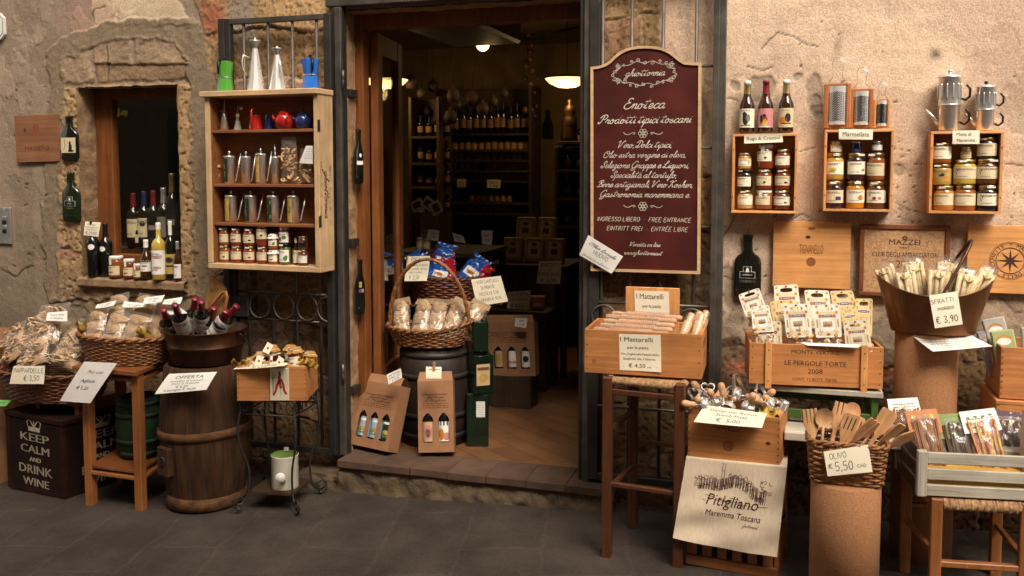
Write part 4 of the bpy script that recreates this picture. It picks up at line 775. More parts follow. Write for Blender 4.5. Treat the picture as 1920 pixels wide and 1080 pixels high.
def make_cork():
 d=.035;t=thing('cork_notice_board','cork board in a dark red wooden frame printed with ambassador club lettering','notice board',W(1696,489,d));o=t.location;z=lambda x,y:(W(x,y,d).x-o.x,W(x,y,d).z-o.z)
 a,b=z(1609,554),z(1783,423);fb=.021;m=MATS['red_wood']
 for r in((a[0],b[0],b[1]-fb,b[1]),(a[0],b[0],a[1],a[1]+fb),(a[0],a[0]+fb,a[1]+fb,b[1]-fb),(b[0]-fb,b[0],a[1]+fb,b[1]-fb)):MB().box(r[0],r[1],-.004,.022,r[2],r[3],m,b=.003).build('frame_rail',t)
 mb=MB();mb.box(a[0]+fb,b[0]-fb,.004,.018,a[1]+fb,b[1]-fb,mat('light_cork',(.56,.33,.17),.9,col2=(.36,.18,.08),scale=(110,110,110),bump=.5,bscale=130));fn=lambda x,y:(x,.0032,y);w=b[0]-a[0]
 for tx,px,py,h,wd in(('MAZZEI',1696,459,.025,.34),('1435',1696,466,.008,.11),('CLUB DEGLI AMBASCIATORI',1697,482,.022,.73),('2011',1697,502,.035,.20)):
  e=z(px,py);vf=text2d(tx,'font',h,wd*w);put2d(mb,([(x+e[0],y+e[1])for x,y in vf[0]],vf[1]),MATS['brown_ink'],fn)
 e=z(1697,446);put2d(mb,ring2d(e[0],e[1],.006,.009),MATS['brown_ink'],fn);put2d(mb,rect2d(e[0]-.014,e[0]+.014,e[1]-.002,e[1]+.001),MATS['brown_ink'],fn);mb.build('cork_panel',t)
make_cork()
def compass(f,w,h,fn):
 c=((W(1892,486,.03).x-W(1811,486,.03).x)-w/2,(W(1892,548,.03).z-W(1892,486,.03).z)*-1-h/2);r=40*mph(1892,486,.03);bk=MATS['brown_ink']
 for k in(1,.93,.70,.67):put2d(f,ring2d(c[0],c[1],r*k-.0016,r*k,48),bk,fn)
 for k in range(16):
  a=R(22.5*k);l=(.66 if k%4==0 else .60 if k%2==0 else 0)*r
  if l:put2d(f,([(c[0]+l*math.cos(a),c[1]+l*math.sin(a)),(c[0]+.17*r*math.cos(a+.4),c[1]+.17*r*math.sin(a+.4)),c,(c[0]+.17*r*math.cos(a-.4),c[1]+.17*r*math.sin(a-.4))],[(0,1,2,3)]),bk,fn)
 txt='* MARCHESI DELLE ROCCHETTE '
 for i,chh in enumerate(txt*1):
  if chh==' ':continue
  vs,fs=text2d(chh,'font',.017);a=R(90-360*i/len(txt));put2d(f,([(c[0]+(r*.745+z)*math.cos(a)+x*math.sin(a),c[1]+(r*.745+z)*math.sin(a)-x*math.cos(a))for x,z in vs],fs),bk,fn)
board('square pine wine box lid burnt with a compass star inside a lettered ring',1811,424,1972,548,.03,.012,MATS['pine'],extra=compass)
qm=M_('maroon_label',(.12,.012,.016),.6,0)
flat_bottle('large flattened dark bottle with small maroon label, on the plaster beside the gate',1401,440,560,49,.012,dec=([(-.28,.28,.33,.43,WPAP),(-.27,.27,.333,.427,qm),(-.16,.15,.43,.51,WPAP),(-.15,.14,.432,.507,qm),(-.28,.28,.262,.292,DEC['grey']),(-.27,.27,.264,.29,MATS['black'])],[(0,.455,disc2d(0,0,.007,.011),WPAP),(0,.37,text2d('QUERCETO','font',.007,.045),WPAP),(0,.268,text2d('QUERCETO','font',.007,.045),DEC['grey'])]))
def wall_box(label,px0,py0,px1,py1,df,group='pine boxes hung on the wall as shelves',th=.011):
 a,b=W(px0,py1,df),W(px1,py0,df);w,h=b.x-a.x,b.z-a.z;t=thing('hanging_box',label,'box shelf',(a.x,-df,a.z),0,group);m,mz=MATS['pine'],MATS['pine_z'];dp=df-.002
 MB().box(0,w,0,dp,0,th,m,b=.001).build('bottom_board',t);MB().box(0,w,0,dp,h-th,h,m,b=.001).build('top_board',t)
 for x in(0,w-th):
  s_=MB();s_.box(x,x+th,.001,dp,th,h-th,mz,b=.001)
  for k in(.2,.8):s_.ball(Vector((x+th/2,.0005,h*k)),.003,MATS['dark_wood'],6)
  s_.build('side_board',t)
 MB().box(th,w-th,dp-.008,dp,th,h-th,mz).build('back_board',t);return t
DB=.108
wall_box('pine box shelf under three beer bottles, holding sauces and crostini spreads',1371,250,1496,399,DB);wall_box('pine box shelf under the graters, holding fruit jams',1543,242,1677,396,DB);wall_box('pine box shelf under two coffee pots, holding honey jars',1741,245,1883,400,DB)
def jars(box,rows,dc=.055):
 top={}
 for(x0,x1,y0,y1,lid,fill,dec,what,kw)in rows:
  cx=(x0+x1)/2;s=mpp(cx,y1,dc);b=W(cx,y1,dc);jar(f'{what} in the {box}',(b.x,-dc,b.z),(x1-x0)*s,(y1-y0)*s*.995,lid,fill,dec,group=f'jars in the {box}',rz=-4+random.uniform(-20,20),**kw)
RB,JB,HB='sauce box','jam box','honey box'
T_=dict(tag_strip=True);NS=dict(sticker=False)
jars(RB,[(1383,1411,357,391.5,'gold','pale','none','pale amber jar with gold lid at the bottom left',{}),(1417,1448,357,392,'white','rust','none','bottom jar with white lid and long seal strip',T_),(1451,1482,357,392,'gold','brown','boar','brown jar with gold lid at the bottom right',{}),(1383,1411,318,356.5,'dark','dark','none','dark olive jar with dark lid, middle of the left stack',{}),(1418,1448,318,356.5,'gold','red','mushroom','red jar with gold lid, middle of the centre stack',{}),(1453,1482,318,356.5,'gold','red','boar','red jar with gold lid, middle of the right stack',{}),(1384,1408,287,317.5,'silver','honey','two','small yellow jar with silver lid',NS),(1420,1450,271,317.5,'white','red','mushroom','tall red jar with white lid on the centre stack',dict(T_,lab=(.30,.70))),(1453,1483,280,317.5,'gold','red','none','red jar with pink marked label on the right stack',{})])
jars(JB,[(1548,1580,339,391,'gold','berry','blueberries','dark blueberry jam jar',{}),(1586,1619,339,391,'gold','orange','orange','bright orange marmalade jar',{}),(1625,1659,340,391.5,'gold','brown','figs','brown fig jam jar',{}),(1549,1581,287,338.5,'gold','honey','lemons','yellow lemon marmalade jar',{}),(1587,1620,287,338.5,'gold','berry','berries','dark jam jar with pink berries on its label',{}),(1626,1659,287,339,'gold','rust','pear','brown pear jam jar',{}),(1556,1578,265,286.5,'silver','honey','none','tiny amber jar with silver lid',dict(T_,lab=(.1,.6))),(1595,1615,265,286.5,'silver','navy','none','tiny navy jar in the middle',dict(lab=(.1,.3),sticker=False,labm=DEC['blue'])),(1635,1655,265,286.5,'silver','navy','none','tiny navy jar with white printed label',NS)])
jars(HB,[(1752,1787,348,395,'gold','amber','flower','red amber honey jar with a flower label',{}),(1788,1827,347,395.5,'gold','rust','flower','orange honey jar, bottom of the middle stack',{}),(1830,1871,347,396,'gold','dark','flower','almost black honey jar',{}),(1749,1782,308,347.5,'gold','honey','bee','honey jar with a bee and comb on yellow label',dict(labm=DEC['gold'],lab=(.15,.75))),(1788,1828,299,346.5,'gold','yellow','flower','cloudy yellow honey jar',{}),(1830,1870,298,346.5,'gold','brown','flower','dark brown honey jar, middle of the right stack',{}),(1749,1782,268,307.5,'gold','rust','none','orange honey jar on top of the left stack',dict(lab=(.22,.80))),(1801,1820,276,298.5,'silver','honey','none','tiny honey jar with silver lid',dict(lab=(.1,.6))),(1833,1868,258,297.5,'gold','dark','none','dark honey jar on top of the right stack',dict(lab=(.12,.72)))])
SG=dict(paper=PAP,name='sign_card',cat='sign card')
card('cream card lettered Ragù & Crestini pinned on its box edge',quad(1395,252.5,1467,250,1468,266.5,1395.5,269,DB+.002),[(.5,.34,.40,'Ragù & Crestini','font',.86)],**SG)
card('cream card lettered Marmellate pinned over the jam jars',quad(1573,242,1637,242.5,1636,262,1573,261,DB+.002),[(.5,.30,.46,'Marmellate','font',.78)],**SG)
card('cream card lettered Miele di Maremma pinned over the honey jars',quad(1786,245,1837,244,1836,270,1786,270,DB+.002),[(.42,.60,.27,'Miele di','font',.55),(.5,.16,.25,'Maremma','font',.68)],**SG)
def beer(cx,y0,y1,cap,lm,decs,label,neck):
 s=mpp(cx,y1,.06);b=W(cx,y1,.06)
 def ex(t,r,h):MB().lathe([(r*.53,.74*h),(r*.46,.80*h),(r*.45,.90*h)],neck,n=16).build('neck_foil',t)
 bottle(label,(b.x,-.06,b.z),28.5*s,(y1-y0)*s,'beer','brown_glass',cap,.915,(.10,.46,lm,decs,False),-8,group='beer bottles standing on the sauce box',name='beer_bottle',half=80,extra=ex)
pk=M_('pinklab',(.62,.24,.25),.6,0);crl=M_('creamlab',(.72,.60,.36),.6,0)
beer(1400,152,249.5,'white',PAP,[('o',0,.45,.16,.33,'ink'),('o',-.1,.72,.10,.12,'ink'),('o',.25,.5,.12,.2,'grey'),('r',0,.12,.5,.03,'grey'),('t',0,.87,'BIANCA','font','ink',.07,.9)],'beer bottle with gold neck and black figure on cream label',MATS['gold_lid'])
beer(1435,151,249.5,'wine_cap',pk,[('o',0,.62,.10,.10,'ink'),('o',0,.42,.17,.2,'red'),('o',.05,.25,.12,.2,'yellow'),('o',-.3,.45,.08,.22,'ink'),('r',0,.05,.5,.03,'white')],'beer bottle with red neck and pink label',MATS['wine_cap'])
beer(1473,150,249,'white',crl,[('o',-.2,.38,.22,.16,'orange'),('o',.3,.5,.16,.24,'ink'),('r',.1,.2,.5,.03,'brown'),('t',0,.86,'BIONDA','font','brown',.06,.8)],'beer bottle with gold neck and orange animal on tan label',MATS['gold_lid'])
def grater(px0,px1,py0,py1,pyh,label,m):
 d=.07;cx=(px0+px1)/2;b=W(cx,py1,d);s=mpp(cx,py1,d);w,h,hh=(px1-px0)*s,(py1-py0)*s,(py0-pyh)*s;t=thing('cheese_grater',label,'grater',(b.x,-d,b.z),-5,'cheese graters standing on the jam box');wd=.17*w
 for sx in(-1,1):MB().box(min(sx*w/2,sx*(w/2-wd)),max(sx*w/2,sx*(w/2-wd)),-.012,.018,0,h,m,b=.003).build('side_rail',t)
 MB().box(-w/2+wd,w/2-wd,-.004,.014,0,h*.06,m).build('cross_rail',t);MB().box(-w/2+wd,w/2-wd,-.004,.014,h*.95,h,m).build('cross_rail',t)
 pw=w/2-wd-.0005;mb=MB();f=lambda u,v:((u*2-1)*pw,-.016*(1-(2*u-1)**2)-.004,h*(.08+.86*v));mb.grid(f,10,4,MATS['bright_steel'])
 for j in range(17):
  for i in range(9):
   u=(i+.5)/9;v=.10+.76*(j+.5)/17-.10*abs(u-.5)*(1 if True else 0);q=Vector(f(u,v));q.y-=.0012;dx=.0042*(1 if u>.5 else-1);put=[(-.0042,-dx*.45),(.0042,dx*.45),(.0042,dx*.45+.0034),(-.0042,-dx*.45+.0034)]
   mb.add([(q.x+a,q.y,q.z+c)for a,c in put],[(0,1,2,3)],MATS['black'])
 mb.build('grating_plate',t,fix=False)
 ww=.22*w;mb=MB();mb.tube([(-w*.36,.003,h),(-ww*.8,.003,h+hh*.28),(-ww,.003,h+hh*.75),(-ww*.6,.003,h+hh*.97),(0,.003,h+hh),(ww*.7,.003,h+hh*.95),(ww,.003,h+hh*.72),(ww*.7,.003,h+hh*.26),(w*.36,.003,h)],.0016,MATS['steel'],6);mb.build('wire_handle',t)
 mb=MB();mb.box(-.012,.012,-.001,0,-.006,.006,WHT,TM((ww*.7,.0,h+hh*.86),0,0,35));mb.build('price_sticker',t)
oz=MATS['pine_z'];rw=wood('red_pine_z',(.50,.18,.06),(.32,.10,.03),'z')
grater(1545,1593,157,240.5,107,'largest steel grater in a reddish wooden frame',rw);grater(1593,1635,167,240,126,'middle sized steel grater in a reddish wooden frame',rw);grater(1638,1667,186,240,153,'smallest steel grater in a narrow wooden frame',oz)
def coffee_pot(px,w,y0,y1,label,ysp,lidf,knob):
 d=.06;s=mpp(px,y1,d);b=W(px,y1,d);h=(y1-y0)*s;r=w*s/2;t=thing('coffee_pot',label,'coffee pot',(b.x,-d,b.z),-4,'coffee pots standing on the honey box');st=MATS['steel']
 MB().lathe([(0,0),(r*.80,0),(r*.84,h*.01),(r*.86,h*.40),(r*.97,h*.415),(r*.97,h*.43),(r*.9,h*.435)],st,n=32).build('lower_pot',t)
 up=MB();up.lathe([(r*.92,h*.435),(r*.92,h*.86),(r,h*.87),(r,h*.89),(r*.9,h*.895)],st,n=32)
 for k in range(12):
  a=R(30*k+15);up.tube([(r*.93*math.cos(a),r*.93*math.sin(a),h*.52),(r*.945*math.cos(a),r*.945*math.sin(a),h*.55),(r*.945*math.cos(a),r*.945*math.sin(a),h*.74),(r*.93*math.cos(a),r*.93*math.sin(a),h*.77)],r*.055,st,8)
 up.build('upper_pot',t)
 MB().lathe([(r*.95,h*.892),(r*.9,h*.915),(r*.3,h*.935),(0,h*.938)],st,n=32).build('lid',t);MB().lathe([(0,h*.935),(r*.13,h*.935),(r*.2,h*.985),(r*.2,h),(0,h)],MATS[knob],n=12).build('knob',t)
 sp=MB();sp.tube([(-r*.8,0,h*.10),(-r*1.3,0,h*.24),(-r*1.85,0,h*.36)],[r*.22,r*.15,r*.11],st,10);sp.build('spout',t)
 for z in(.08,.48):
  mb=MB();mb.tube([(r*.85,0,h*(z+.06)),(r*1.25,0,h*(z+.02)),(r*1.6,0,h*(z+.08)),(r*1.62,0,h*(z+.2)),(r*1.35,0,h*(z+.27)),(r*1.3,0,h*(z+.25))],r*.11,MATS['black'],6);mb.build('handle',t)
coffee_pot(1778,43,132,245,'taller steel coffee pot with steel knob and two black handles',0,0,'tin');coffee_pot(1846,37,153,245,'shorter steel coffee pot with black knob and handles',0,0,'black')
# = right of the doorway: stools, crates and baskets on the street
def beam(mb,a,b,w,d,m,bev=.003):
 a,b=Vector(a),Vector(b);q=(b-a);l=q.length;M=Matrix.Translation(a)@q.to_track_quat('Z','Y').to_matrix().to_4x4();mb.box(-w/2,w/2,-d/2,d/2,0,l,m,M,bev)
def rush_stool(label,pts,zs,leg,m,rails,group='rush seated stools',rush_t=.032):
 """pts: front left, front right, back right, back left leg centres (x, y)"""
 c=sum((Vector((*p,0))for p in pts),Vector())/4;t=thing('rush_stool',label,'stool',(c.x,c.y,gz(c.x)),0,group);z0=gz(c.x);L=lambda p,z:(p[0]-c.x,p[1]-c.y,z-z0)
 for p in pts:mb=MB();beam(mb,L(p,gz(p[0])-.004),L(p,zs),leg,leg,m,.004);mb.build('leg',t)
 mb=MB();n=4
 P=[Vector(L(p,zs-rush_t/2))for p in pts]
 for k in range(4):
  a,b=P[k],P[(k+1)%4];e=(b-a).normalized();a,b=a+e*leg*.5,b-e*leg*.5
  N=60;mb.tube([a.lerp(b,i/N)+Vector((0,0,.0016*math.sin(i*2.6)))for i in range(N+1)],[rush_t/2*(1+.10*math.sin(i*2.6))for i in range(N+1)],MATS['rush'],8)
 mb.add([p+Vector((0,0,rush_t*.3))for p in P],[(0,1,2,3)],MATS['rush']);mb.build('rush_seat',t)
 for a,b,z,w in rails:mb=MB();beam(mb,L(pts[a],z),L(pts[b],z),w,w*.8,m,.003);mb.build('stretcher',t)
 return t
SW=MATS['stool_wood'];zs_=.795
fl,fr_,bl=(-.765,-.640),(-.455,-.675),(-.715,-.285);br_=(-.42,-.32)
rush_stool('tall dark brown bar stool with rush seat, under the rolling pin crate',[fl,fr_,br_,bl],zs_,.042,SW,[(0,1,.33,.024),(1,2,.36,.024),(2,3,.42,.022),(3,0,.30,.024),(3,0,.56,.026),(0,1,.735,.03)])
A,B=WZ(1095.5,698,.80),WZ(1322,712,.80);B=A+(B-A).normalized()*.50
ct,cw=crate('wine_crate','long pine wine crate of rolling pins with two nailed cream cards, on the bar stool',A,B,.19,.30,MATS['crate_wood'],.012,side_text=[(.5,.62,.20,'BISERNO','font',.62),(.5,.36,.10,'6 BOTT.','font',.4)],group='wooden wine crates used as displays',extra=lambda f,w,h:put2d(f,ring2d(.085*w,.27*h,.005,.0075),MATS['burn'],lambda x,z:(x,-.0008,z)))
Lc=lambda u,z,y=-.002:l2w(ct,(u*cw,y,z))
card('cream card priced 4,50 for rolling pins, nailed to the crate front',[l2w(ct,(.30*cw,-.003,.176)),l2w(ct,(.655*cw,-.003,.180)),l2w(ct,(.665*cw,-.003,.022)),l2w(ct,(.31*cw,-.003,.020))],[(.42,.80,.13,'I Mattarelli','font',.78),(.46,.60,.085,'per la pasta:','font',.52),(.5,.43,.06,'Pici,Tagliatelle,Pappardelle','font',.90),(.48,.30,.065,'Spaghetti alla Chitarra.','font',.78),(.42,.09,.11,'€ 4,50','font',.40),(.72,.09,.05,'cad.','font',.10),(.10,.085,.06,'•','font'),(.90,.085,.06,'•','font')],group=None)
lidb=thing('crate_lid','upright pine lid board standing in the back of the rolling pin crate','wooden board',l2w(ct,(.275*cw,.262,.012)),ct.rotation_euler.z*57.3)
MB().box(0,.243,0,.011,0,.335,MATS['pine_z'],b=.002).build('panel',lidb)
card('upper cream card about rolling pins on the upright pine lid',[l2w(ct,(.355*cw,.258,.330)),l2w(ct,(.665*cw,.258,.332)),l2w(ct,(.68*cw,.258,.150)),l2w(ct,(.37*cw,.258,.150))],[(.45,.80,.14,'I Mattarelli','font',.78),(.5,.58,.09,'per la pasta:','font',.54),(.5,.36,.065,'Pici,Tagliatelle,Pappardelle','font',.92)])
def pin(label,a,b,r,ridged,m,group='rolling pins in the crate'):
 a,b=Vector(a),Vector(b);q=b-a;l=q.length;t=thing('rolling_pin',label,'rolling pin',a,0,group);t.rotation_mode='QUATERNION';t.rotation_quaternion=q.to_track_quat('Z','Y')
 pr=[(0,0),(r*.5,0),(r*.72,l*.02),(r*.78,l*.10),(r*.62,l*.20),(r*.7,l*.22)];z0,z1,n=l*.23,l*.77,22
 if ridged:
  for k in range(n):z=z0+(z1-z0)*k/n;pr+=[(r,z),(r,z+(z1-z0)/n*.55),(r*.82,z+(z1-z0)/n*.6),(r*.82,z+(z1-z0)/n*.98)]
 else:pr+=[(r,z0),(r,z1)]
 pr+=[(r*.7,l*.78),(r*.62,l*.80),(r*.78,l*.90),(r*.72,l*.98),(r*.5,l),(0,l)]
 MB().lathe(pr,m,n=16).build('wood_roller',t);MB().lathe([(r*1.06,l*.06),(r*1.1,l*.25),(r*1.1,l*.75),(r*1.06,l*.94)],film,n=14).build('film_wrap',t);return t
bz=MATS['beech_z']
for i,(xa,xb,y,z,lb)in enumerate([(.06,.72,.045,.180,'front pale rolling pin with smooth middle'),(.10,.74,.080,.193,'ridged rolling pin second from the front'),(.12,.75,.118,.206,'widely ridged rolling pin in the middle of the pile'),(.13,.76,.155,.220,'ridged rolling pin, fourth back in the pile'),(.17,.80,.195,.228,'hindmost ridged rolling pin below the lid card'),(.05,.70,.095,.158,'rolling pin buried low at the left of the pile'),(.10,.73,.150,.170,'rolling pin buried under the ridged ones')]):
 pin(lb,l2w(ct,(xa*cw,y+.01,z)),l2w(ct,(xb*cw,y-.008,z-.004)),.0175,i!=0,bz)
for i,(u,y,u2,lb)in enumerate([(.77,.07,.89,'brown ravioli pin leaning at the left of three'),(.83,.13,.95,'thin wrapped pin leaning behind the brown ones'),(.89,.075,.975,'brown ravioli pin leaning in the middle of three'),(.92,.16,1.0,'pale wrapped pin leaning at the crate corner')]):
 pin(lb,l2w(ct,(u*cw,y,.10)),l2w(ct,(u2*cw,y+.10,.25)),.020,False,MATS['olive']if i in(0,2)else bz)
A,B=W(1289,857,.67),W(1461,873,.71);ZC=(A.z+B.z)/2
Ag,rzg,wg=frame2(A,B);g0=gz(-.24);sc_=thing('slatted_case','slatted wooden case standing upright under the printed tea towel','crate',(Ag.x,Ag.y+.012,g0),rzg);hg=ZC-.004-g0;cwd=MATS['table_wood']
for k in range(6):a=wg*(k*1.0/6);MB().box(a+.004,a+wg/6-.018,0,.012,.045,hg-.012,cwd,b=.002).build('slat',sc_)
MB().box(-.004,wg+.004,-.006,.012,0,.045,MATS['table_wood_x'],b=.003).build('bottom_rail',sc_);MB().box(-.004,wg+.004,-.002,.29,hg-.012,hg,MATS['table_wood_x'],b=.002).build('top_board',sc_)
for x in(0,wg-.014):MB().box(x,x+.018,.0125,.28,.0,hg-.012,cwd,b=.002).build('side_board',sc_)
hk=MB();hk.box(wg+.004,wg+.010,.05,.09,.20,.30,MATS['iron'],b=.002);hk.tube([(wg+.012,.07,.23),(wg+.02,.06,.25),(wg+.012,.05,.28)],.004,MATS['iron'],6);hk.build('clasp',sc_)
def make_towel():
 t0=W(1287,856,.676),W(1476,874,.722);bt=W(1262,1007,.715),W(1457,1045,.755);c=(t0[0]+bt[1])/2
 def f(u,v,o=0):
  if v>.94:k=(v-.94)/.06;p=t0[0].lerp(t0[1],u);p=Vector((p.x,p.y+.25*k,ZC-.0015));return p-c
  v/=.94;p=bt[0].lerp(bt[1],u).lerp(t0[0].lerp(t0[1],u),v);w=(1-v)**.7
  p+=Vector((0,-1,0))*(o+w*(.006*math.sin(u*9+1)+.010*noise.noise(Vector((u*3,v*4,1)))+.006*math.sin(6*u-14*v))+.012*math.exp(-((v-.99)/.03)**2)*0+.004)
  p.z+=-.006*math.sin(u*math.pi)*w;return p-c
 mb=MB();mb.grid(f,40,50,MATS['linen']);bi=MATS['brown_ink'];wd,ht=(t0[1]-t0[0]).length,(t0[0]-bt[0]).length
 g=lambda u0,v0:(lambda x,z:f(u0+x/wd,(v0+z/ht)*.94,.0016))
 put2d(mb,text2d('Pitigliano','font',.045,.205,None,.25),bi,g(.52,.48));put2d(mb,text2d('Maremma Toscana','font',.025,.215,None,.25),bi,g(.54,.355));put2d(mb,text2d('ghiottornia.it','cur',.012,.065),bi,g(.72,.285))
 rng=random.Random(4);pl=[];x=-.125
 top=lambda q:.012+.028*math.exp(-((q+.02)/.06)**2)+.010*math.sin(q*40)
 while x<.12:
  w_=rng.uniform(.006,.014);z0=top(x)-.03;z1=top(x)+rng.uniform(-.004,.008);pl.append([(x,z0),(x,z1),(x+w_/2,z1+.003),(x+w_,z1),(x+w_,z0)])
  for k in range(3):a=z0+(z1-z0)*rng.random();pl.append([(x+.001,a),(x+w_*.8,a+rng.uniform(-.002,.002))])
  pl.append([(x+w_*.3,z0+.008),(x+w_*.3,z0+.014),(x+w_*.5,z0+.014)]);x+=w_*.8
 pl.append([(-.045,.03),(-.045,.07),(-.04,.078),(-.035,.07),(-.035,.03)]);pl.append([(-.045,.05),(-.035,.05)])
 for sx,n in((-.128,12),(.125,14)):
  for k in range(n):a=rng.uniform(0,6.3);r=rng.uniform(.003,.009);e=(sx+rng.uniform(-.02,.016),.012+rng.uniform(-.02,.02));pl.append([(e[0]+r*math.cos(a+j*.6),e[1]+r*math.sin(a+j*.6)*.6)for j in range(7)])
 for k in range(14):a=rng.uniform(-.11,.1);z=-.018-rng.random()*.015-.06*(a>0)*a;pl.append([(a,z),(a+rng.uniform(.01,.04),z+rng.uniform(-.006,.002))])
 put2d(mb,ribbon([[(x*1.05,z*1.45)for x,z in l]for l in pl],.0017),bi,g(.50,.67));mb.build('t',None,fix=False);o=bpy.data.objects['t'];o.name='tea_towel';o.data.name='tea_towel';o.location=c
 tag(o,'cream tea towel printed with a hill town, hanging under the stamps crate','tea towel')
make_towel()
st_,sw_=crate('wine_crate','pine wine crate full of ravioli stamps, resting on the tea towel',A,B,.198,.30,MATS['crate_wood'],.012,text=[(.42,.62,.17,'TIGNANELLO','font',.30)],fingers=15,nails=False,group='wooden wine crates used as displays',extra=lambda f,w,h:(put2d(f,disc2d(.45*w,.31*h,.023),MATS['burn_l'],lambda x,z:(x,-.0008,z)),put2d(f,disc2d(.88*w,.46*h,.010,.007),MATS['dark_wood'],lambda x,z:(x,-.0007,z))))
sl=lambda u,y,z:l2w(st_,(u*sw_,y,z))
card('cream card priced 5,00 lying over the front of the stamps crate',[sl(.19,-.006,.222),sl(.86,-.006,.214),sl(.84,-.07,.168),sl(.11,-.075,.166)],[(.5,.70,.15,'Stampi per Ravioli','font',.74),(.5,.46,.15,'Stendi Pizza','font',.48),(.48,.14,.20,'€  5,00','font',.36)])
def stamp(label,p,aim,kind,k=1.0,spin=0):
 t=thing('ravioli_stamp',label,'ravioli stamp',p,0,'ravioli stamps heaped in the crate');t.rotation_mode='QUATERNION';t.rotation_quaternion=Vector(aim).to_track_quat('Z','Y');m=MATS['beech_z'];s=MATS['steel']
 MB().lathe([(0,.022*k),(.009*k,.022*k),(.012*k,.030*k),(.011*k,.038*k),(.013*k,.050*k),(.0155*k,.060*k),(.013*k,.072*k),(.009*k,.078*k),(0,.079*k)],m,n=16).build('wooden_knob',t)
 mb=MB();mb.lathe([(.004,.024*k),(.004,.0),(.0,.0)],s,n=8);r=.027*k;sq=8 if kind=='square' else None
 mb.lathe([(0,.002),(r*.9,.0),(r,-.004),(r,-.020)],s,n=36,sq=sq)
 for i in range(24):
  a=2*math.pi*i/24;q=1/(abs(math.cos(a))**8+abs(math.sin(a))**8)**.125 if sq else 1;mb.tube([(r*q*math.cos(a)*1.02,r*q*math.sin(a)*1.02,-.016),(r*q*math.cos(a)*1.02,r*q*math.sin(a)*1.02,-.026)],.0020,s,5)
 mb.build('steel_cutter',t)
def cutter(label,p,aim,pts,wd=.018,spin=0):
 t=thing('pastry_cutter',label,'pastry cutter',p,0,'steel cutters heaped in the crate');t.rotation_mode='QUATERNION';t.rotation_quaternion=Vector(aim).to_track_quat('Z','Y')
 mb=MB();n=len(pts);vs=[(x,y,z)for z in(-wd/2,wd/2)for x,y in pts]+[(x*.95,y*.95,z)for z in(-wd/2,wd/2)for x,y in pts]
 for i in range(n):j=(i+1)%n;mb.add([vs[i],vs[j],vs[n+j],vs[n+i]],[(0,1,2,3)],MATS['steel'],True);mb.add([vs[2*n+i],vs[2*n+j],vs[3*n+j],vs[3*n+i]],[(3,2,1,0)],MATS['steel'],True);mb.add([vs[n+i],vs[n+j],vs[3*n+j],vs[3*n+i]],[(0,1,2,3)],MATS['steel'])
 mb.build('steel_band',t,fix=False)
S7=lambda X,Y,d:W(1250+X/6.352,690+Y/6.352,d)
heart=[(.030*(16*math.sin(a)**3)/17,.030*(13*math.cos(a)-5*math.cos(2*a)-2*math.cos(3*a)-math.cos(4*a))/17)for a in np.linspace(0,2*math.pi,29)[:-1]]
tri=[(-.03,-.04),(.03,-.04),(.034,-.034),(.005,.045),(-.005,.045),(-.034,-.034)];rnd_=[(.034*math.cos(a),.034*math.sin(a))for a in np.linspace(0,6.283,25)[:-1]]
for X,Y,d,aim,kind,lb in[(400,440,.68,(-1,-.4,.12),'round','ravioli stamp whose knob overhangs the left crate corner'),(430,420,.62,(-.25,-.95,.5),'square','ravioli stamp with knob facing out above the left corner'),(440,290,.55,(-.6,-.5,.7),'round','ravioli stamp with small knob behind the heart cutter'),(570,390,.60,(-.25,-.7,.75),'square','ravioli stamp with large pale knob under the heart cutter'),(880,330,.60,(1,-.3,.05),'round','ravioli stamp with pale knob pointing right in the middle'),(1120,370,.54,(.7,-.4,.6),'square','ravioli stamp with knob raised near the right side'),(1180,420,.60,(-.6,-.6,.35),'round','ravioli stamp with tan knob low at right'),(1340,440,.57,(-.8,-.3,.45),'square','ravioli stamp with knob beside the yellow paper'),(680,400,.62,(-.2,.2,1),'square','steel ravioli stamp standing teeth out in the centre'),(980,440,.64,(.2,-.5,.6),'round','ravioli stamp lying behind the price card'),(760,440,.64,(.3,.6,.5),'round','round ravioli stamp behind the price card with teeth up')]:
 stamp(lb,S7(X,Y,d),aim,kind)
cutter('heart shaped steel cutter on top of the heap',S7(490,245,.57),(.1,-.8,.55),heart,.022);cutter('heart shaped steel cutter leaning at the left',S7(330,300,.60),(-.5,-.8,.2),heart,.022)
cutter('triangular steel cutter standing highest in the heap',S7(850,235,.52),(.55,-.6,.35),[(x*1.1,y*1.3)for x,y in tri],.02);cutter('triangular steel cutter standing at the right of the heap',S7(1110,290,.54),(.45,-.6,.4),tri,.02);cutter('round steel cutter lying in the middle of the heap',S7(800,300,.53),(.1,-.5,.8),rnd_,.02);cutter('round steel cutter lying near the yellow paper',S7(1260,430,.60),(.3,-.4,.9),rnd_,.018)
wb_=thing('ravioli_board','flat pale wooden board stuck upright among the stamps','wooden board',S7(640,330,.50),8,None,-25,38);MB().box(-.022,.022,-.006,.006,-.05,.04,MATS['beech'],b=.003).build('panel',wb_)
def lining(label,tl,w,dpt,seed=0):
 mb=MB();mb.grid(lambda u,v:((u-.5)*w,(v-.5)*dpt,.022*noise.noise(Vector((u*4,v*4,seed)))+.03*abs(u-.5)+.01*math.sin(u*14+seed)),14,10,mat('yellow_paper',(.52,.32,.06),.5,col2=(.44,.26,.04),bump=.2));o=mb.build('lining_paper',fix=False);o.location=tl;tag(o,label,'lining paper');return o
lining('crumpled yellow lining paper at the right corner of the stamps crate',sl(.87,.06,.19),.085,.12,3)
zt_=.772;A,B=WZ(1404,719,zt_+.012),WZ(1655,730,zt_+.012)
gt=thing('green_table','small green metal table with grey plank top under the biscuit crate','table',(.07,-.30,gz(.07)));gm=mat('green_frame',(.07,.14,.02),.5,col2=(.04,.09,.015),bump=.1);z0=gz(.07)
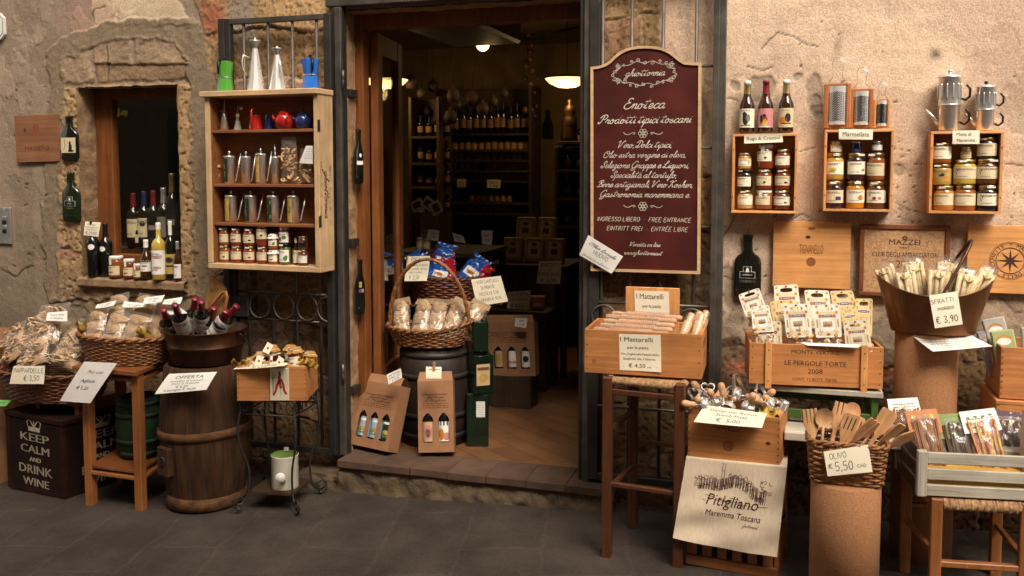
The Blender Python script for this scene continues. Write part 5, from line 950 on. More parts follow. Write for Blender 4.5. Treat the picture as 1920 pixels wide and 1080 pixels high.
for x in(-.24,.24):
 for y in(-.17,.16):mb=MB();beam(mb,(x,y,-.005),(x,y,zt_-z0-.022),.026,.026,gm,.003);mb.build('leg',gt)
for k in range(3):MB().box(-.27,.27,-.20+.135*k,-.075+.135*k,zt_-z0-.022,zt_-z0,MATS['grey_wood'],b=.003).build('top_plank',gt)
for y in(-.17,.16):MB().box(-.226,.226,y-.008,y+.008,.60,.635,gm,b=.002).build('rail',gt)
bn=thing('plank_bench','low bench of weathered grey planks behind the utensil basket','bench',(.60,-.55,gz(.6)));zb_=.615-gz(.6)
for k in range(5):MB().box(-.64,.95,-.075+.078*k,-.002+.078*k,zb_-.035,zb_,MATS['grey_wood'],b=.004).build('seat_plank',bn)
for x in(-.41,.70):MB().box(x-.02,x+.02,-.06,.06,-.01,zb_-.035,MATS['grey_wood_z'],b=.004).build('leg',bn)
def ple(f,w,h):
 for u in(.145,.858):f.box(u*w-.013,u*w+.013,-.012,-.0005,-.016,h*1.055,MATS['pine_z'],b=.002)
 for u in(.145,.858):
  for k in(.1,.5,.85):put2d(f,disc2d(u*w,h*k,.0028,n=8),MATS['dark_wood'],lambda x,z:(x,-.0126,z))
bc,bw_=crate('wine_crate','wide pine wine crate with two battens full of biscuit packs',A,B,.172,.30,MATS['crate_wood'],.013,text=[(.5,.78,.10,'MONTE VERTINE','font',.36),(.5,.50,.12,'LE PERGOLE TORTE','font',.46),(.5,.31,.12,'2008','font',.11),(.5,.13,.07,'CONT. 12 BOTT. 750 ML','font',.34)],group='wooden wine crates used as displays',extra=ple)
ZX=lambda X,Y:(1360+X/4.909,520+Y/4.909)
mb=MB();q=[W(*ZX(690,600),.50),W(*ZX(1240,622),.50),W(*ZX(1225,648),.52),W(*ZX(760,628),.52)];mb.add(q,[(0,1,2,3)],WPAP);o=mb.build('paper_sheet',fix=False,solid=.001);tag(o,'torn white paper edge hanging over the rim of the biscuit crate','paper')
def pack(label,cor,dt,db,tint,seed,bag=True,bar='purple',win=True):
 P=[W(*ZX(*c),d)for c,d in zip(cor,(dt,dt,db,db))];TL,TR,BR,BL=P;c=sum(P,Vector())/4;nr=(TR-TL).cross(BL-TL).normalized();nr=nr if nr.y<0 else-nr
 t=thing('biscuit_pack',label,'biscuit pack',c,0,'biscuit packs in the pine crate');rng=random.Random(seed);wd,ht=(TR-TL).length,(TL-BL).length
 F=lambda u,v,o=0:TL*(1-u)*v+TR*u*v+BR*u*(1-v)+BL*(1-u)*(1-v)-c+nr*o
 hc,hw,hh=(.5,.86),.25,.055;n=56;out,inn=[],[]
 for i in range(n):
  a=2*math.pi*(i+.5)/n;ca,sa=math.cos(a)*wd,math.sin(a)*ht
  lo,hi=0,5
  def inr(x,y,rr=.085):
   dx,dy=max(rr-x,x-1+rr,0),max(rr*wd/ht-y,y-1+rr*wd/ht,0)*ht/wd;return 0<=x<=1 and 0<=y<=1 and dx*dx+dy*dy<=rr*rr
  for _ in range(24):
   k=(lo+hi)/2
   if inr(hc[0]+k*math.cos(a),hc[1]+k*math.sin(a)):lo=k
   else:hi=k
  out.append((hc[0]+lo*math.cos(a),hc[1]+lo*math.sin(a)));k=1/(abs(math.cos(a)/hw)**3.2+abs(math.sin(a)/hh)**3.2)**(1/3.2);inn.append((hc[0]+k*math.cos(a),hc[1]+k*math.sin(a)))
 mb=MB();fs=[(i,(i+1)%n,n+(i+1)%n,n+i)for i in range(n)]
 for o in(0,-.0012):mb.add([F(*p,o)for p in out+inn],fs,tint)
 mb.add([F(*p,0)for p in out]+[F(*p,-.0012)for p in out],fs,tint);mb.add([F(*p,0)for p in inn]+[F(*p,-.0012)for p in inn],fs,tint)
 pf=lambda o=.0008:(lambda x,z:F(x,z,o));E=lambda x,y,rx,ry,m,o=.0008:put2d(mb,disc2d(x,y,rx,ry*wd/ht,12),DEC[m],pf(o))
 put2d(mb,rect2d(.17,.83,.05,.78),crl,pf(.0004));put2d(mb,rect2d(.23,.77,.18,.58),tint,pf(.0006))
 for sx in(-1,1):
  put2d(mb,ring2d(.5+sx*.38,.90,.035,.085,10,20 if sx>0 else 60,120 if sx>0 else 160,wd/ht),DEC['orange'],pf());put2d(mb,ring2d(.5+sx*.38,.89,.03,.05,10,0 if sx>0 else 60,120 if sx>0 else 180,wd/ht),DEC['red'],pf(.001))
  E(.5+sx*.37,.75,.055,.07,'orange');E(.5+sx*.37,.73,.015,.02,'yellow',.0012);E(.5+sx*.27,.645,.065,.065,'red');E(.5+sx*.27,.645,.034,.034,'pink',.0012)
  put2d(mb,rect2d(.5+sx*.40-.025,.5+sx*.40+.025,.30,.54),DEC['gold'],pf());put2d(mb,rect2d(.5+sx*.40-.008,.5+sx*.40+.008,.31,.53),DEC['orange'],pf(.0011))
  put2d(mb,ring2d(.5+sx*.32,.13,.05,.075,14,0,320,wd/ht),DEC['orange'],pf());E(.5+sx*.22,.20,.02,.02,'brown')
 E(.5,.955,.05,.045,'red');put2d(mb,rect2d(.31,.69,.61,.68),DEC[bar],pf());put2d(mb,dashes2d(.36,.65,.637,.02,rng),WPAP,pf(.0013));E(.5,.095,.085,.055,'pink');E(.5,.095,.055,.03,'brown',.0012)
 mb.build('printed_card',t,fix=False)
 if win:
  w2=MB();w2.grid(lambda u,v:F(.33+.34*u,.33+.15*v,.001),1,1,mat('lilac_film',(.42,.30,.30),.2,col2=(.25,.16,.17),scale=(60,60,60),bump=.3))
  for k in range(5):a=.35+.06*k;w2.tube([F(a,.34,.002),F(a+.03,.40,.003),F(a+.01,.47,.002)],.0022,MATS['pasta'],5)
  w2.build('window',t,fix=False)
 if bag:
  b2=MB()
  for k in range(26):q=F(rng.uniform(.1,.9),rng.uniform(-.30,.25),-.004-.035*rng.random());d_=Vector((rng.uniform(-1,1),rng.uniform(-.5,.5),rng.uniform(-1,1))).normalized()*.014;b2.tube([q-d_,q+d_.orthogonal()*.4,q+d_],.0062,MATS['cookie'],6)
  b2.build('biscuits',t);b3=MB();b3.grid(lambda u,v:F(.04+.92*u,-.34+.62*v,.006*noise.noise(Vector((u*6,v*6,seed)))+.004*math.sin(3.14*u)-.001-.02*v),12,10,film);b3.build('bag_film',t,fix=False)
 return t
cy,wc,yl=M_('packcream',(.80,.74,.56),.5,.2),M_('packwhite',(.82,.79,.68),.5,.2),M_('packyellow',(.74,.55,.24),.5,.2)
pack('biscuit pack tilted left, at the left end over the dark bottle',[(118,160),(310,95),(390,320),(190,372)],.38,.42,wc,1)
pack('biscuit pack under the left tilted one',[(235,270),(400,255),(455,500),(255,510)],.44,.48,wc,2);pack('tall biscuit pack standing highest below the square pine lid',[(445,75),(668,62),(705,420),(470,425)],.34,.40,cy,3,False)
pack('yellow biscuit pack with orange marks, behind the left of the two front packs',[(408,225),(620,200),(680,520),(470,545)],.40,.45,yl,4,False,'red');pack('biscuit pack at the back, left of the matching yellow pair',[(725,115),(955,120),(985,460),(770,470)],.34,.40,cy,5,False);pack('biscuit pack at the back, right of the matching yellow pair',[(960,125),(1170,120),(1270,460),(1040,470)],.345,.40,yl,6,False)
pack('biscuit pack at the right end with dark handle hole',[(1195,195),(1357,195),(1350,545),(1190,520)],.37,.42,yl,7);pack('biscuit pack leaning right behind the front right pack',[(1060,275),(1185,255),(1270,520),(1110,550)],.42,.46,yl,8)
pack('large pale biscuit pack, left of the front pair',[(530,250),(765,240),(805,548),(562,557)],.455,.49,wc,9);pack('large pale biscuit pack, right of the front pair',[(812,250),(1045,245),(1077,550),(830,558)],.455,.49,wc,10)
pack('biscuit pack standing low behind the left batten',[(275,410),(515,405),(525,690),(287,690)],.465,.485,cy,11,False);pack('biscuit pack standing low behind the right batten',[(1085,410),(1300,385),(1362,690),(1112,690)],.465,.485,cy,12,False)
def column(label,x,d,r,z1):
 t=thing('cork_column',label,'cork column',(x,-d,gz(x)),0,'cork columns used as stands');h=z1-gz(x);MB().lathe([(0,-.005),(r,-.005),(r,h-.006),(r-.006,h),(0,h)],MATS['cork'],n=48).build('cork_body',t);mb=MB();mb.lathe([(r+.0012,h*.35),(r+.0012,h*.354)],MATS['burn_l'],n=48);mb.build('seam',t);return t
ZB=1.012;column('taller cork column carrying the copper basket',.515,.33,.122,ZB);column('cork column carrying the basket of olive wood utensils',.190,.80,.127,.50)
def copper_basket():
 x,d=.533,.36;t=thing('copper_basket','oval copper basket with raised ends and tall bail handle, full of sfratti','basket',(x,-d,ZB),0);cm=MATS['copper'];hd,he=.158,.225
 def f(u,v,k=1):
  a=2*math.pi*u;rx,ry=.160+.060*v,.095+.035*v;return(rx*math.cos(a)*k,ry*math.sin(a)*k,.002+v*(hd+(he-hd)*abs(math.cos(a))**2.4))
 mb=MB();mb.grid(lambda u,v:f(u,v),64,14,cm);mb.grid(lambda u,v:f(u,v,.985),64,14,cm);mb.add([f(i/40,0)for i in range(40)],[tuple(range(40))],cm);mb.build('body',t,fix=False)
 MB().tube([f(i/64,1,.99)for i in range(64)],.0032,cm,6,True).build('rim',t)
 h=MB();N=30;h.tube([(.004+.21*math.sin(math.pi*i/N)*.62,-.128+.256*i/N,.145+.235*math.sin(math.pi*i/N))for i in range(N+1)],.0065,MATS['dark_copper'],8);h.build('handle',t)
 e=MB();e.box(-.012,.020,-.138,-.126,.118,.165,MATS['brass'],b=.002);e.box(-.024,.012,-.1385,-.1265,.108,.124,MATS['brass'],b=.002);e.build('handle_mount',t);return t
cb=copper_basket()
for i,(x,y,z,rx,ry,h,lb)in enumerate([(-.13,-.01,.09,-8,-22,.21,'bag of sfratti at the left end of the copper basket'),(-.085,-.04,.07,-4,-10,.21,'bag of sfratti second from the left end'),(-.04,.0,.09,2,-12,.23,'bag of sfratti with upright twisted top'),(.0,-.04,.07,-3,4,.22,'bag of sfratti right behind the handle mount'),(.05,.02,.09,6,10,.22,'bag of sfratti under the bail handle'),(.085,-.04,.06,-4,12,.22,'bag of sfratti behind the 3,90 card'),(.12,.0,.08,2,24,.23,'bag of sfratti at the right end of the copper basket'),(-.06,.05,.10,8,-6,.22,'bag of sfratti at the back left'),(.02,.06,.10,8,6,.22,'bag of sfratti at the back middle')]):
 o=pasta_bag(lb,l2w(cb,(x,y,z)),.085,h,.055,'sticks',40+i,rx,ry,random.uniform(-15,15),'sfratti bags in the copper basket',m=MATS['pale_pasta'])
 rb=MB();a=h*.72;rb.tube([(-.018,-.026,a+.012),(-.004,-.030,a),(0,-.031,a+.001),(.018,-.026,a+.012)],.003,DEC['gold'],5,flat=.4);rb.tube([(-.02,-.02,a),(.02,-.02,a)],.004,DEC['gold'],5);rb.build('ribbon',o)
card('cream card handwritten Sfratti 3,90, hanging on the copper basket',quad(1742,554,1795,546,1805,608,1753,615.5,.50,.53),[(.42,.72,.13,'SFRATTI','cap',.80,7),(.5,.50,.09,'(MORBIDI)','cap',.58,8),(.48,.12,.20,'€ 3,90','cap',.78,8)])
_t=lambda x,y:WZ(x,y,ZB+.002)
card('white printed sheet about sfratti sticking out under the copper basket',[W(1699,620,.40),W(1809.5,621.5,.37),W(1861,650,.50),W(1749,659,.53)],[(.5,.74,.12,'SFRATTI','font',.46)]+[(.5,.60-.10*k,.05,'sfratti di pitigliano dolce tipico miele noci'[k:k+34],'font',.78)for k in range(6)],paper=WPAP,name='info_sheet',cat='info sheet')
ub=basket('rectangular wicker basket of olive wood utensils on a cork column',(.190,-.795,.503),.140,.092,.155,.90,14,28,MATS['wicker'],0,6,name='wicker_basket',group='wicker baskets of goods')
def tool(label,kind,hx,hy,bx,by,wpx,dh,db=.80,spin=0):
 Zt=lambda X,Y,d:W(1480+X/4.909,740+Y/4.909,d);top,ba=Zt(hx,hy,dh),Zt(bx,by,db);q=top-ba;ba=ba-q.normalized()*.06;q=top-ba;l=q.length;w=wpx/4.909*3.4/1700*1.22
 t=thing('wooden_'+('spoon' if kind=='spoon' else 'fork' if kind in('fork','fork4')else 'spatula'),label,kind.strip('4')if kind!='slot' else 'spatula',ba,0,'olive wood utensils in the basket');ex=Vector((math.cos(YAW),math.sin(YAW),0));z=q.normalized();x_=(ex-z*ex.dot(z)).normalized();y_=z.cross(x_);t.rotation_mode='QUATERNION';Mx=Matrix((x_,y_,z)).transposed();t.rotation_quaternion=Mx.to_quaternion()@Euler((0,0,R(spin))).to_quaternion();m=MATS['olive']
 hl=.095 if kind!='spoon' else .075;n0=l-hl;hw=.0085
 if kind=='spoon':
  mb=MB();mb.tube([(0,0,0),(0,0,n0*.6),(0,0,n0+.004)],[.0075,.007,.0075],m,10,flat=.7);mb.build('handle',t)
  def f(u,v):a=2*math.pi*u;r=v;return(w/2*r*math.sin(a),-.002+.011*(1-r*r),n0+hl/2-hl/2*r*math.cos(a))
  b2=MB();b2.grid(f,24,6,m);b2.grid(lambda u,v:(f(u,v)[0],f(u,v)[1]+.004,f(u,v)[2]),24,6,m);b2.build('bowl',t,fix=False)
 else:
  k=4 if kind=='fork4' else 3;out=[(-hw,0),(-hw*.85,n0-.02),(-w*.36,n0+.012),(-w*.5,n0+hl*.45)]
  if kind.startswith('fork'):
   for i in range(k):c=-w/2+w*(i+.5)/k;g=w/k*.30;out+=[(c-g,l-.002),(c+g,l-.002)]+([(c+w/k*.5-.001,n0+hl*.42),(c+w/k*.5+.001,n0+hl*.42)]if i<k-1 else[])
  elif kind=='point':out+=[(-w*.15,l),(w*.5,l-.03)]
  else:out+=[(-w*.50,l-.008),(-w*.40,l),(w*.40,l),(w*.5,l-.008)]
  out+=[(w*.5,n0+hl*.45),(w*.36,n0+.012),(hw*.85,n0-.02),(hw,0)]
  mb=MB();mb.prism(out,-.004,.004,m);mb.build('head_and_handle',t,bevel=.0022)
  if kind=='slot':
   sm=MB()
   for i in range(3):c=(i-1)*w*.26;put2d(sm,rect2d(c-.0022,c+.0022,n0+hl*.32,l-.014),MATS['dark_wood'],lambda x,z:(x,-.0046,z))
   sm.build('slots',t,fix=False)
for a in[('olive wood fork with four long tines at the left end','fork4',185,130,235,520,120,.80),('pale olive wood spoon beside the left fork','spoon',330,125,290,530,140,.80),('tall olive wood fork behind the spoon','fork',480,65,370,520,105,.76),('large round spoon highest at the back','spoon',600,72,500,500,125,.74),('slotted spatula in the centre of the basket','slot',590,178,450,500,125,.80),('slotted spatula behind the centre one','slot',650,200,520,500,100,.76),('fork with grooves leaning to the right','fork',800,235,500,500,105,.82),('olive wood spatula leaning furthest back right','spat',935,145,720,500,130,.78),('thick olive wood spatula handle leaning right','spat',1045,275,750,510,75,.84),('pointed olive wood spatula over the basket edge','point',1165,335,790,560,95,.82),('small spoon deep between the spatulas','spoon',850,215,640,500,90,.76)]:tool(*a)
U=lambda X,Y:(1480+X/4.909,740+Y/4.909)
card('cream card handwritten Olivo 5,50, on the utensil basket',[W(*U(315,525),.905),W(*U(725,460),.895),W(*U(765,710),.915),W(*U(352,752),.92)],[(.30,.66,.22,'OLIVO','cap',.38,7),(.10,.30,.18,'€','cap',.10,8),(.40,.17,.34,'5,50','cap',.40,6),(.80,.22,.11,'CAD.','cap',.22,9)])
zc_=.485;fl,fr_=W(1756,940,.845),W(1918,950,.80)
rush_stool('low brown stool with rush seat under the whitewashed crate',[(fl.x,fl.y),(fr_.x+.01,fr_.y),(fr_.x-.02,fr_.y+.33),(fl.x-.065,fl.y+.33)],zc_-.004,.040,MATS['table_wood'],[(0,1,.235,.028),(3,2,.33,.024),(0,3,.27,.022),(1,2,.27,.022)],rush_t=.045)
A,B=W(1719.5,932,.872),W(1990,949,.80);A.z=B.z=zc_;Aw,rzw,ww=frame2(A,B);hw_,dw_=.165,.33
wc_=thing('slatted_crate','whitewashed slatted crate of packaged pasta on the low rush stool','crate',Aw,rzw);gw,gwz=MATS['grey_wood'],MATS['grey_wood_z']
for x in(0,ww-.034):
 for y in(0,dw_-.03):MB().box(x,x+.034,y,y+.03,0,hw_+.004,gwz,b=.003).build('corner_post',wc_)
for k in range(3):
 z=.003+k*.060;MB().box(.034,ww-.034,.006,.020,z,z+.042,gw,b=.003).build('slat',wc_);MB().box(.03,ww-.03,dw_-.016,dw_-.004,z,z+.044,gw,b=.003).build('slat',wc_)
 MB().box(.004,.014,.031,dw_-.031,z,z+.05,MATS['dark_wood'],b=.002).build('side_slat',wc_);MB().box(ww-.014,ww-.004,.031,dw_-.031,z,z+.044,gw,b=.002).build('side_slat',wc_)
MB().box(.015,ww-.015,.02,dw_-.02,.0,.012,gw).build('bottom_board',wc_)
yb=thing('yellow_box','flat yellow box lying in the bottom of the whitewashed crate','box',l2w(wc_,(.04,.023,.014)),rzw);ymm=mat('yellow_card',(.55,.30,.04),.6,bump=0);MB().box(0,.42,0,.2,0,.040,ymm,b=.002).build('tray',yb);MB().box(-.002,.422,-.002,.202,.040,.058,ymm,b=.002).build('lid',yb)
wl=lambda x,y,z:l2w(wc_,(x,y,z));WX=lambda X,Y,d:W(1660+X/4.5,720+Y/4.5,d)
def cpack(label,x0,y0,x1,w,h,hm,dec,m,seed,hh=.3,style='sticks',d=.68,ry=0,name='pasta_bag'):
 p=WX(x1,y0,d);b=Vector((p.x,p.y,zc_+.06));tp=WX(x0,y0,d-.10);rx=-22;return pasta_bag(label,b,w,h,.045,style,seed,rx,ry,rzw,'pasta packs in the whitewashed crate',(hm,hh,dec),name=name,m=m)
dk_p=mat('dark_pasta',(.10,.05,.03),.6,bump=.2);mix_p=mat('mixed_pasta',(.62,.45,.10),.6,col2=(.45,.14,.12),scale=(70,70,30),bump=.1,lo=.45,hi=.55);tan_p=mat('tan_pasta',(.30,.13,.05),.6,bump=.2)
kr=M_('kraft_org',(.56,.22,.08),.7,0);gnh=M_('green_hdr',(.24,.32,.10),.7,0);pur=M_('purple_hdr',(.10,.045,.06),.7,0)
for lab_,x,y,w,h,hm,hh,dec,mm,sd,ry in[('pasta pack with plain white header standing at the back left of the crate',.055,.24,.12,.27,WPAP,.22,[],tan_p,61,-6),('brown pasta pack with orange header card',.105,.15,.12,.25,kr,.36,[(-.28,.75,.06,.06,'yellow'),(.28,.75,.06,.06,'yellow')],tan_p,62,-8),('dark pasta pack with mottled green header card',.215,.17,.12,.235,gnh,.40,[(0,.6,.2,.09,'green'),(-.2,.3,.15,.06,'green')],dk_p,63,-6),('multicoloured pasta pack with white header card',.320,.15,.135,.26,WPAP,.32,[(-.3,.7,.05,.03,'green'),(-.1,.72,.05,.03,'green'),(.1,.7,.05,.03,'ink'),(.3,.74,.05,.03,'green')],mix_p,64,-10),('pasta pack with dark purple header card',.400,.22,.13,.24,pur,.45,[(0,.6,.22,.10,'gold'),(-.2,.2,.06,.05,'gold')],dk_p,65,4)]:
 pasta_bag(lab_,wl(x,y,.03),w,h,.04,'sticks',sd,-24,ry,rzw,'pasta packs in the whitewashed crate',(hm,hh,dec),m=mm)
kb=thing('kraft_bag','brown paper bag with clear window and white clip on top','bag',wl(.465,.12,.03),rzw+8,None,-14);kmt=mat('kraft',(.20,.12,.06),.7,bump=.2)
f=MB();sh=lambda s_:(lambda u,v:((u-.5)*.13*(1-.82*max(0,v-.5)**1.2),s_*.03*max(0,(1-abs(2*u-1)**3))*(1-v)**.6,v*.27));f.grid(sh(-1),12,14,kmt);f.grid(sh(1),12,14,kmt);f.build('paper_body',kb,fix=False)
f=MB();f.grid(lambda u,v:(lambda q:(q[0],q[1]-.002+.003*noise.noise(Vector((u*5,v*5,2))),q[2]))(sh(-1)(.22+.56*u,.06+.5*v)),10,10,mat('crinkle',(.30,.24,.24),.12,col2=(.12,.08,.08),scale=(40,40,40),bump=.6,bscale=50,dist=.006));f.build('window',kb,fix=False)
f=MB();f.box(-.014,.014,-.008,.008,.262,.292,WHT,b=.003);f.box(-.008,.008,-.0095,-.008,.270,.284,MATS['black']);f.build('clip',kb)
A=W(1874,739,.455);A.z=.775;B=A+Vector((.32,.006,0));b0=Vector((A.x-.014,A.y-.02,.616))
b1,w1_=crate('wooden_case','low wooden case with finger joints under the packet box',b0,b0+Vector((.35,.006,0)),(.772-.616),.30,MATS['crate_wood'],.014,fingers=13,nails=False,group='wooden wine crates used as displays');MB().box(-.002,.352,-.002,.30,.772-.616-.016,.772-.616-.001,MATS['crate_wood'],b=.002).build('lid',b1)
b2_,w2_=crate('wine_crate','pine wine crate with finger joints holding spice packets, at the right edge',A,B,.205,.26,MATS['crate_wood'],.012,fingers=17,nails=False,group='wooden wine crates used as displays')
gy=M_('pk_grey',(.46,.44,.40),.4,.3);gg=M_('pk_green',(.40,.44,.20),.4,.3)
def packet(label,x,y,z,w,h,m,top,rx,ry):
 t=thing('spice_packet',label,'packet',l2w(b2_,(x,y,z)),0,'spice packets in the pine crate',rx,ry);MB().box(-w/2,w/2,-.011,.011,0,h,m,b=.005).build('pouch',t);mb=MB();fn=lambda a,c:(a,-.0118,c)
 put2d(mb,rect2d(-w*.42,w*.42,h*.5,h*.95),top,fn);fn2=lambda a,c:(a,-.0123,c);put2d(mb,disc2d(0,h*.78,w*.30,w*.17),WPAP,fn2);put2d(mb,ring2d(0,h*.78,w*.30,w*.38,14,20,160,.8),DEC['orange'],fn2);put2d(mb,dashes2d(-w*.3,w*.3,h*.58,h*.03,random.Random(3)),DEC['grey'],fn2);put2d(mb,dashes2d(-w*.25,w*.25,h*.30,h*.03,random.Random(5)),DEC['grey'],fn2);mb.build('printed_label',t,fix=False)
packet('pale green spice packet with orange arch label',.055,.05,.05,.085,.215,gg,gg,-14,-10);packet('grey spice packet behind the pale green one',.050,.12,.08,.085,.225,gy,gy,-10,-14);packet('grey lilac spice packet at the right edge of the photo',.150,.08,.06,.09,.215,gy,M_('pk_l',(.5,.44,.46),.4,.3),-10,-4);packet('thin lilac packet leaning out at the left of the box',.018,.14,.06,.06,.19,M_('pk_l2',(.36,.32,.42),.4,.3),gy,-4,-16);packet('brown spice packet low in front in the box',.21,.05,.03,.08,.18,M_('pk_b',(.28,.18,.12),.4,.3),gy,-10,3)
# = left of the doorway
def prj(p):
 q=np.array(p)-CAMP;z=q@fw;return 960+FPX*(q@rt)/z,433-FPX*(q@upv)/z,z
def solve_x(M,yl,z,px):
 x=0.2
 for _ in range(12):
  a=prj(M@Vector((x,yl,z)))[0];b=prj(M@Vector((x+.01,yl,z)))[0];x+=(px-a)/((b-a)/.01)
 return x
t=thing('house_number','white ceramic house number tile with blue rim at the left edge','house number',W(-8,50,.006));s=mpp(0,50,0);mb=MB();w,h=24*s,25*s;c=.35
oct_=[(-w*c*1.6,-h),(w*c*1.6,-h),(w,-h*.6),(w,h*.6),(w*c*1.6,h),(-w*c*1.6,h),(-w,h*.6),(-w,-h*.6)]
mb.prism(oct_,-.012,.006,WHT);fn=lambda x,z:(x,-.0128,z);put2d(mb,ribbon([[(x*.86,z*.86)for x,z in oct_+oct_[:1]]],.004),DEC['blue'],fn);put2d(mb,text2d('17','font',.055),DEC['blue'],lambda x,z:(x+.012,-.0128,z-.027));mb.build('tile',t)
t=thing('intercom','grey metal intercom panel with bell buttons on the left wall','intercom',W(2,423,.004));s=mpp(10,423,0);mb=MB();w,h=26*s,34*s;mb.box(-w,w,-.010,.004,-h,h,mat('alu',(.42,.40,.37),.4,.6,bump=.1),b=.003);mb.build('panel',t)
for k in range(4):
 for x in(.2,.62)if k==9 else(.42,):MB().box(w*x-.014,w*x+.018,-.015,-.0102,h*(.42-.24*k)-.011,h*(.42-.24*k)+.011,MATS['black']if k%2 else MATS['tin'],b=.002).build('button',t)
for z in(-.9,.9):MB().ball(Vector((w*.45,-.010,z*h)),.004,MATS['tin'],6).build('screw',t)
def mas(f,w,h,fn):
 put2d(f,disc2d(0,.17*h,.09*w,.12*w),MATS['burn_l'],fn);put2d(f,ring2d(0,.17*h,.05*w,.06*w),MATS['burn_l'],fn);put2d(f,disc2d(-.26*w,.18*h,.03*w,.04*w),MATS['burn'],fn)
board('reddish wine box lid marked with an oval seal, at the far left',30,214,108,304,.02,.012,wood('rust_wood',(.33,.145,.065),(.21,.085,.035)),text=[(.5,.24,.10,'MASSETO','font',.56)],extra=mas,tilt=-1.2,hang=False)
qm2=DEC['red'];crl2=MATS['cream']
flat_bottle('flattened dark bottle with cream label and black figure, beside the window',134,217,303,39,.012,dec=([(-.42,.42,.19,.52,crl2)],[(.12,.30,disc2d(0,0,.012,.026),INK),(.10,.40,disc2d(0,0,.008,.012),INK),(-.20,.36,ribbon([[(-.01,-.03),(.004,0),(-.006,.02),(.006,.035)]],.003),INK),(.14,.23,rect2d(-.02,.02,-.004,.006),INK)]))
flat_bottle('flattened green bottle with small maroon label, lower beside the window',137,323,418,41,.012,'green_glass',dec=([(-.29,.29,.335,.435,WPAP),(-.28,.28,.338,.432,DEC['pink']),(-.15,.15,.435,.52,WPAP),(-.14,.14,.437,.517,DEC['brown'])],[(0,.47,disc2d(0,0,.007,.010),WPAP),(0,.375,text2d('QUERCETO','font',.007,.04),WPAP),(0,.285,text2d('QUERCETO','font',.006,.05),DEC['gold'])]))
flat_bottle('flattened dark bottle with white label and round mark, higher on the door jamb',663,241,347,20,-.012+.02,dec=([(-.34,.34,.36,.43,WPAP)],[(.05,.53,disc2d(0,0,.008,.011),WPAP)]),kind=1)
flat_bottle('flattened dark bottle with coloured squares, lower on the door jamb',662,488,595,21,-.012+.02,dec=([(-.25,.05,.50,.60,DEC['gold']),(-.28,.0,.41,.47,DEC['purple']),(.03,.25,.41,.47,DEC['pink'])],[]),kind=1)
for o in bpy.data.objects:
 if o.name.startswith('flattened_bottle')and 'jamb' in o.get('label',''):o.location.x=DXL+.040;o.location.y=.07;o.rotation_euler=(0,0,R(62))
zs=NZB+.006
def on_sill(px,d=.0):p=WZ(px,523,zs);q=W(px,520,d);return Vector((q.x,-d,zs))
def sill_bottle(label,px,w,y0,d=.0,**k):
 p=on_sill(px,d);s=prj(p)[2]/FPX;return bottle(label,p,w*s,(prj(p)[1]-y0)*s,group='bottles and jars on the window sill',**k)
sil=lambda:[('o',0,.5,.30,.30,'white'),('r',0,.5,.25,.04,'grey')]
bl_m=MATS['black']
sill_bottle('dark wine bottle with oval white label, under the price slip',176,22,414,.02,lab=(.48,.60,bl_m,[('o',0,.5,.5,.42,'white')],False),rz=25)
sill_bottle('dark wine bottle with oval white label, right of the price slip',200,23,418,-.02,lab=(.46,.58,bl_m,[('o',-.1,.5,.5,.42,'white')],False),rz=15)
for px,w,h,d,l,lb in[(219,27,40,.01,'rust','largest of three jars with white lids on the sill'),(243,22,36,.02,'red','middle one of three jars with white lids on the sill'),(259,17,28,.03,'rust','smallest of three jars with white lids on the sill')]:
 p=on_sill(px,d);s=prj(p)[2]/FPX;jar(lb,p,w*s,h*s,'white',l,'chili',lab=(.16,.58),tag_strip=True,group='bottles and jars on the window sill',labm=CRM)
sill_bottle('brown bottle with white label under a black band',275,22,449,.02,kind='stout',glass='brown_glass',cap=WPAP,capf=.80,lab=(.20,.48,WPAP,[('r',0,.93,.9,.06,'ink'),('o',0,.5,.3,.08,'grey')],True),rz=20,name='liqueur_bottle')
sill_bottle('yellow lemon liqueur bottle with tall white label',299,26,417,.03,kind='oil',glass=JC['yellow'],cap=WPAP,capf=.88,lab=(.10,.52,WPAP,[('o',0,.7,.22,.06,'pink'),('o',0,.28,.2,.05,'pink')],True),rz=20,name='liqueur_bottle')
sill_bottle('dark bottle with yellow label and pale neck band',321,20,414,.0,kind='oil',cap=WPAP,capf=.76,lab=(.10,.44,DEC['gold'],[('o',0,.7,.2,.15,'ink'),('r',0,.4,.6,.04,'ink')],False),rz=20,name='liqueur_bottle')
sill_bottle('slim bottle with white label against the right window jamb',334,15,452,.02,kind='stout',glass='brown_glass',cap='tin',capf=.8,lab=(.06,.42,WPAP,(),True),rz=15,name='liqueur_bottle')
card('cream price slip reading 29,00 stuck on the stone by the window',[W(160,415,.03),W(189,417,.03),W(185,444,.04),W(157,441,.04)],[(.45,.74,.11,'RISERVA','cap',.5,9),(.5,.56,.10,'brunello di','font',.74),(.5,.40,.10,'montalcino','font',.66),(.5,.10,.20,'€ 29,00','cap',.74,8)])
ZW=W(285,463,-ND-.09).z;gi='bottles standing behind the window pane'
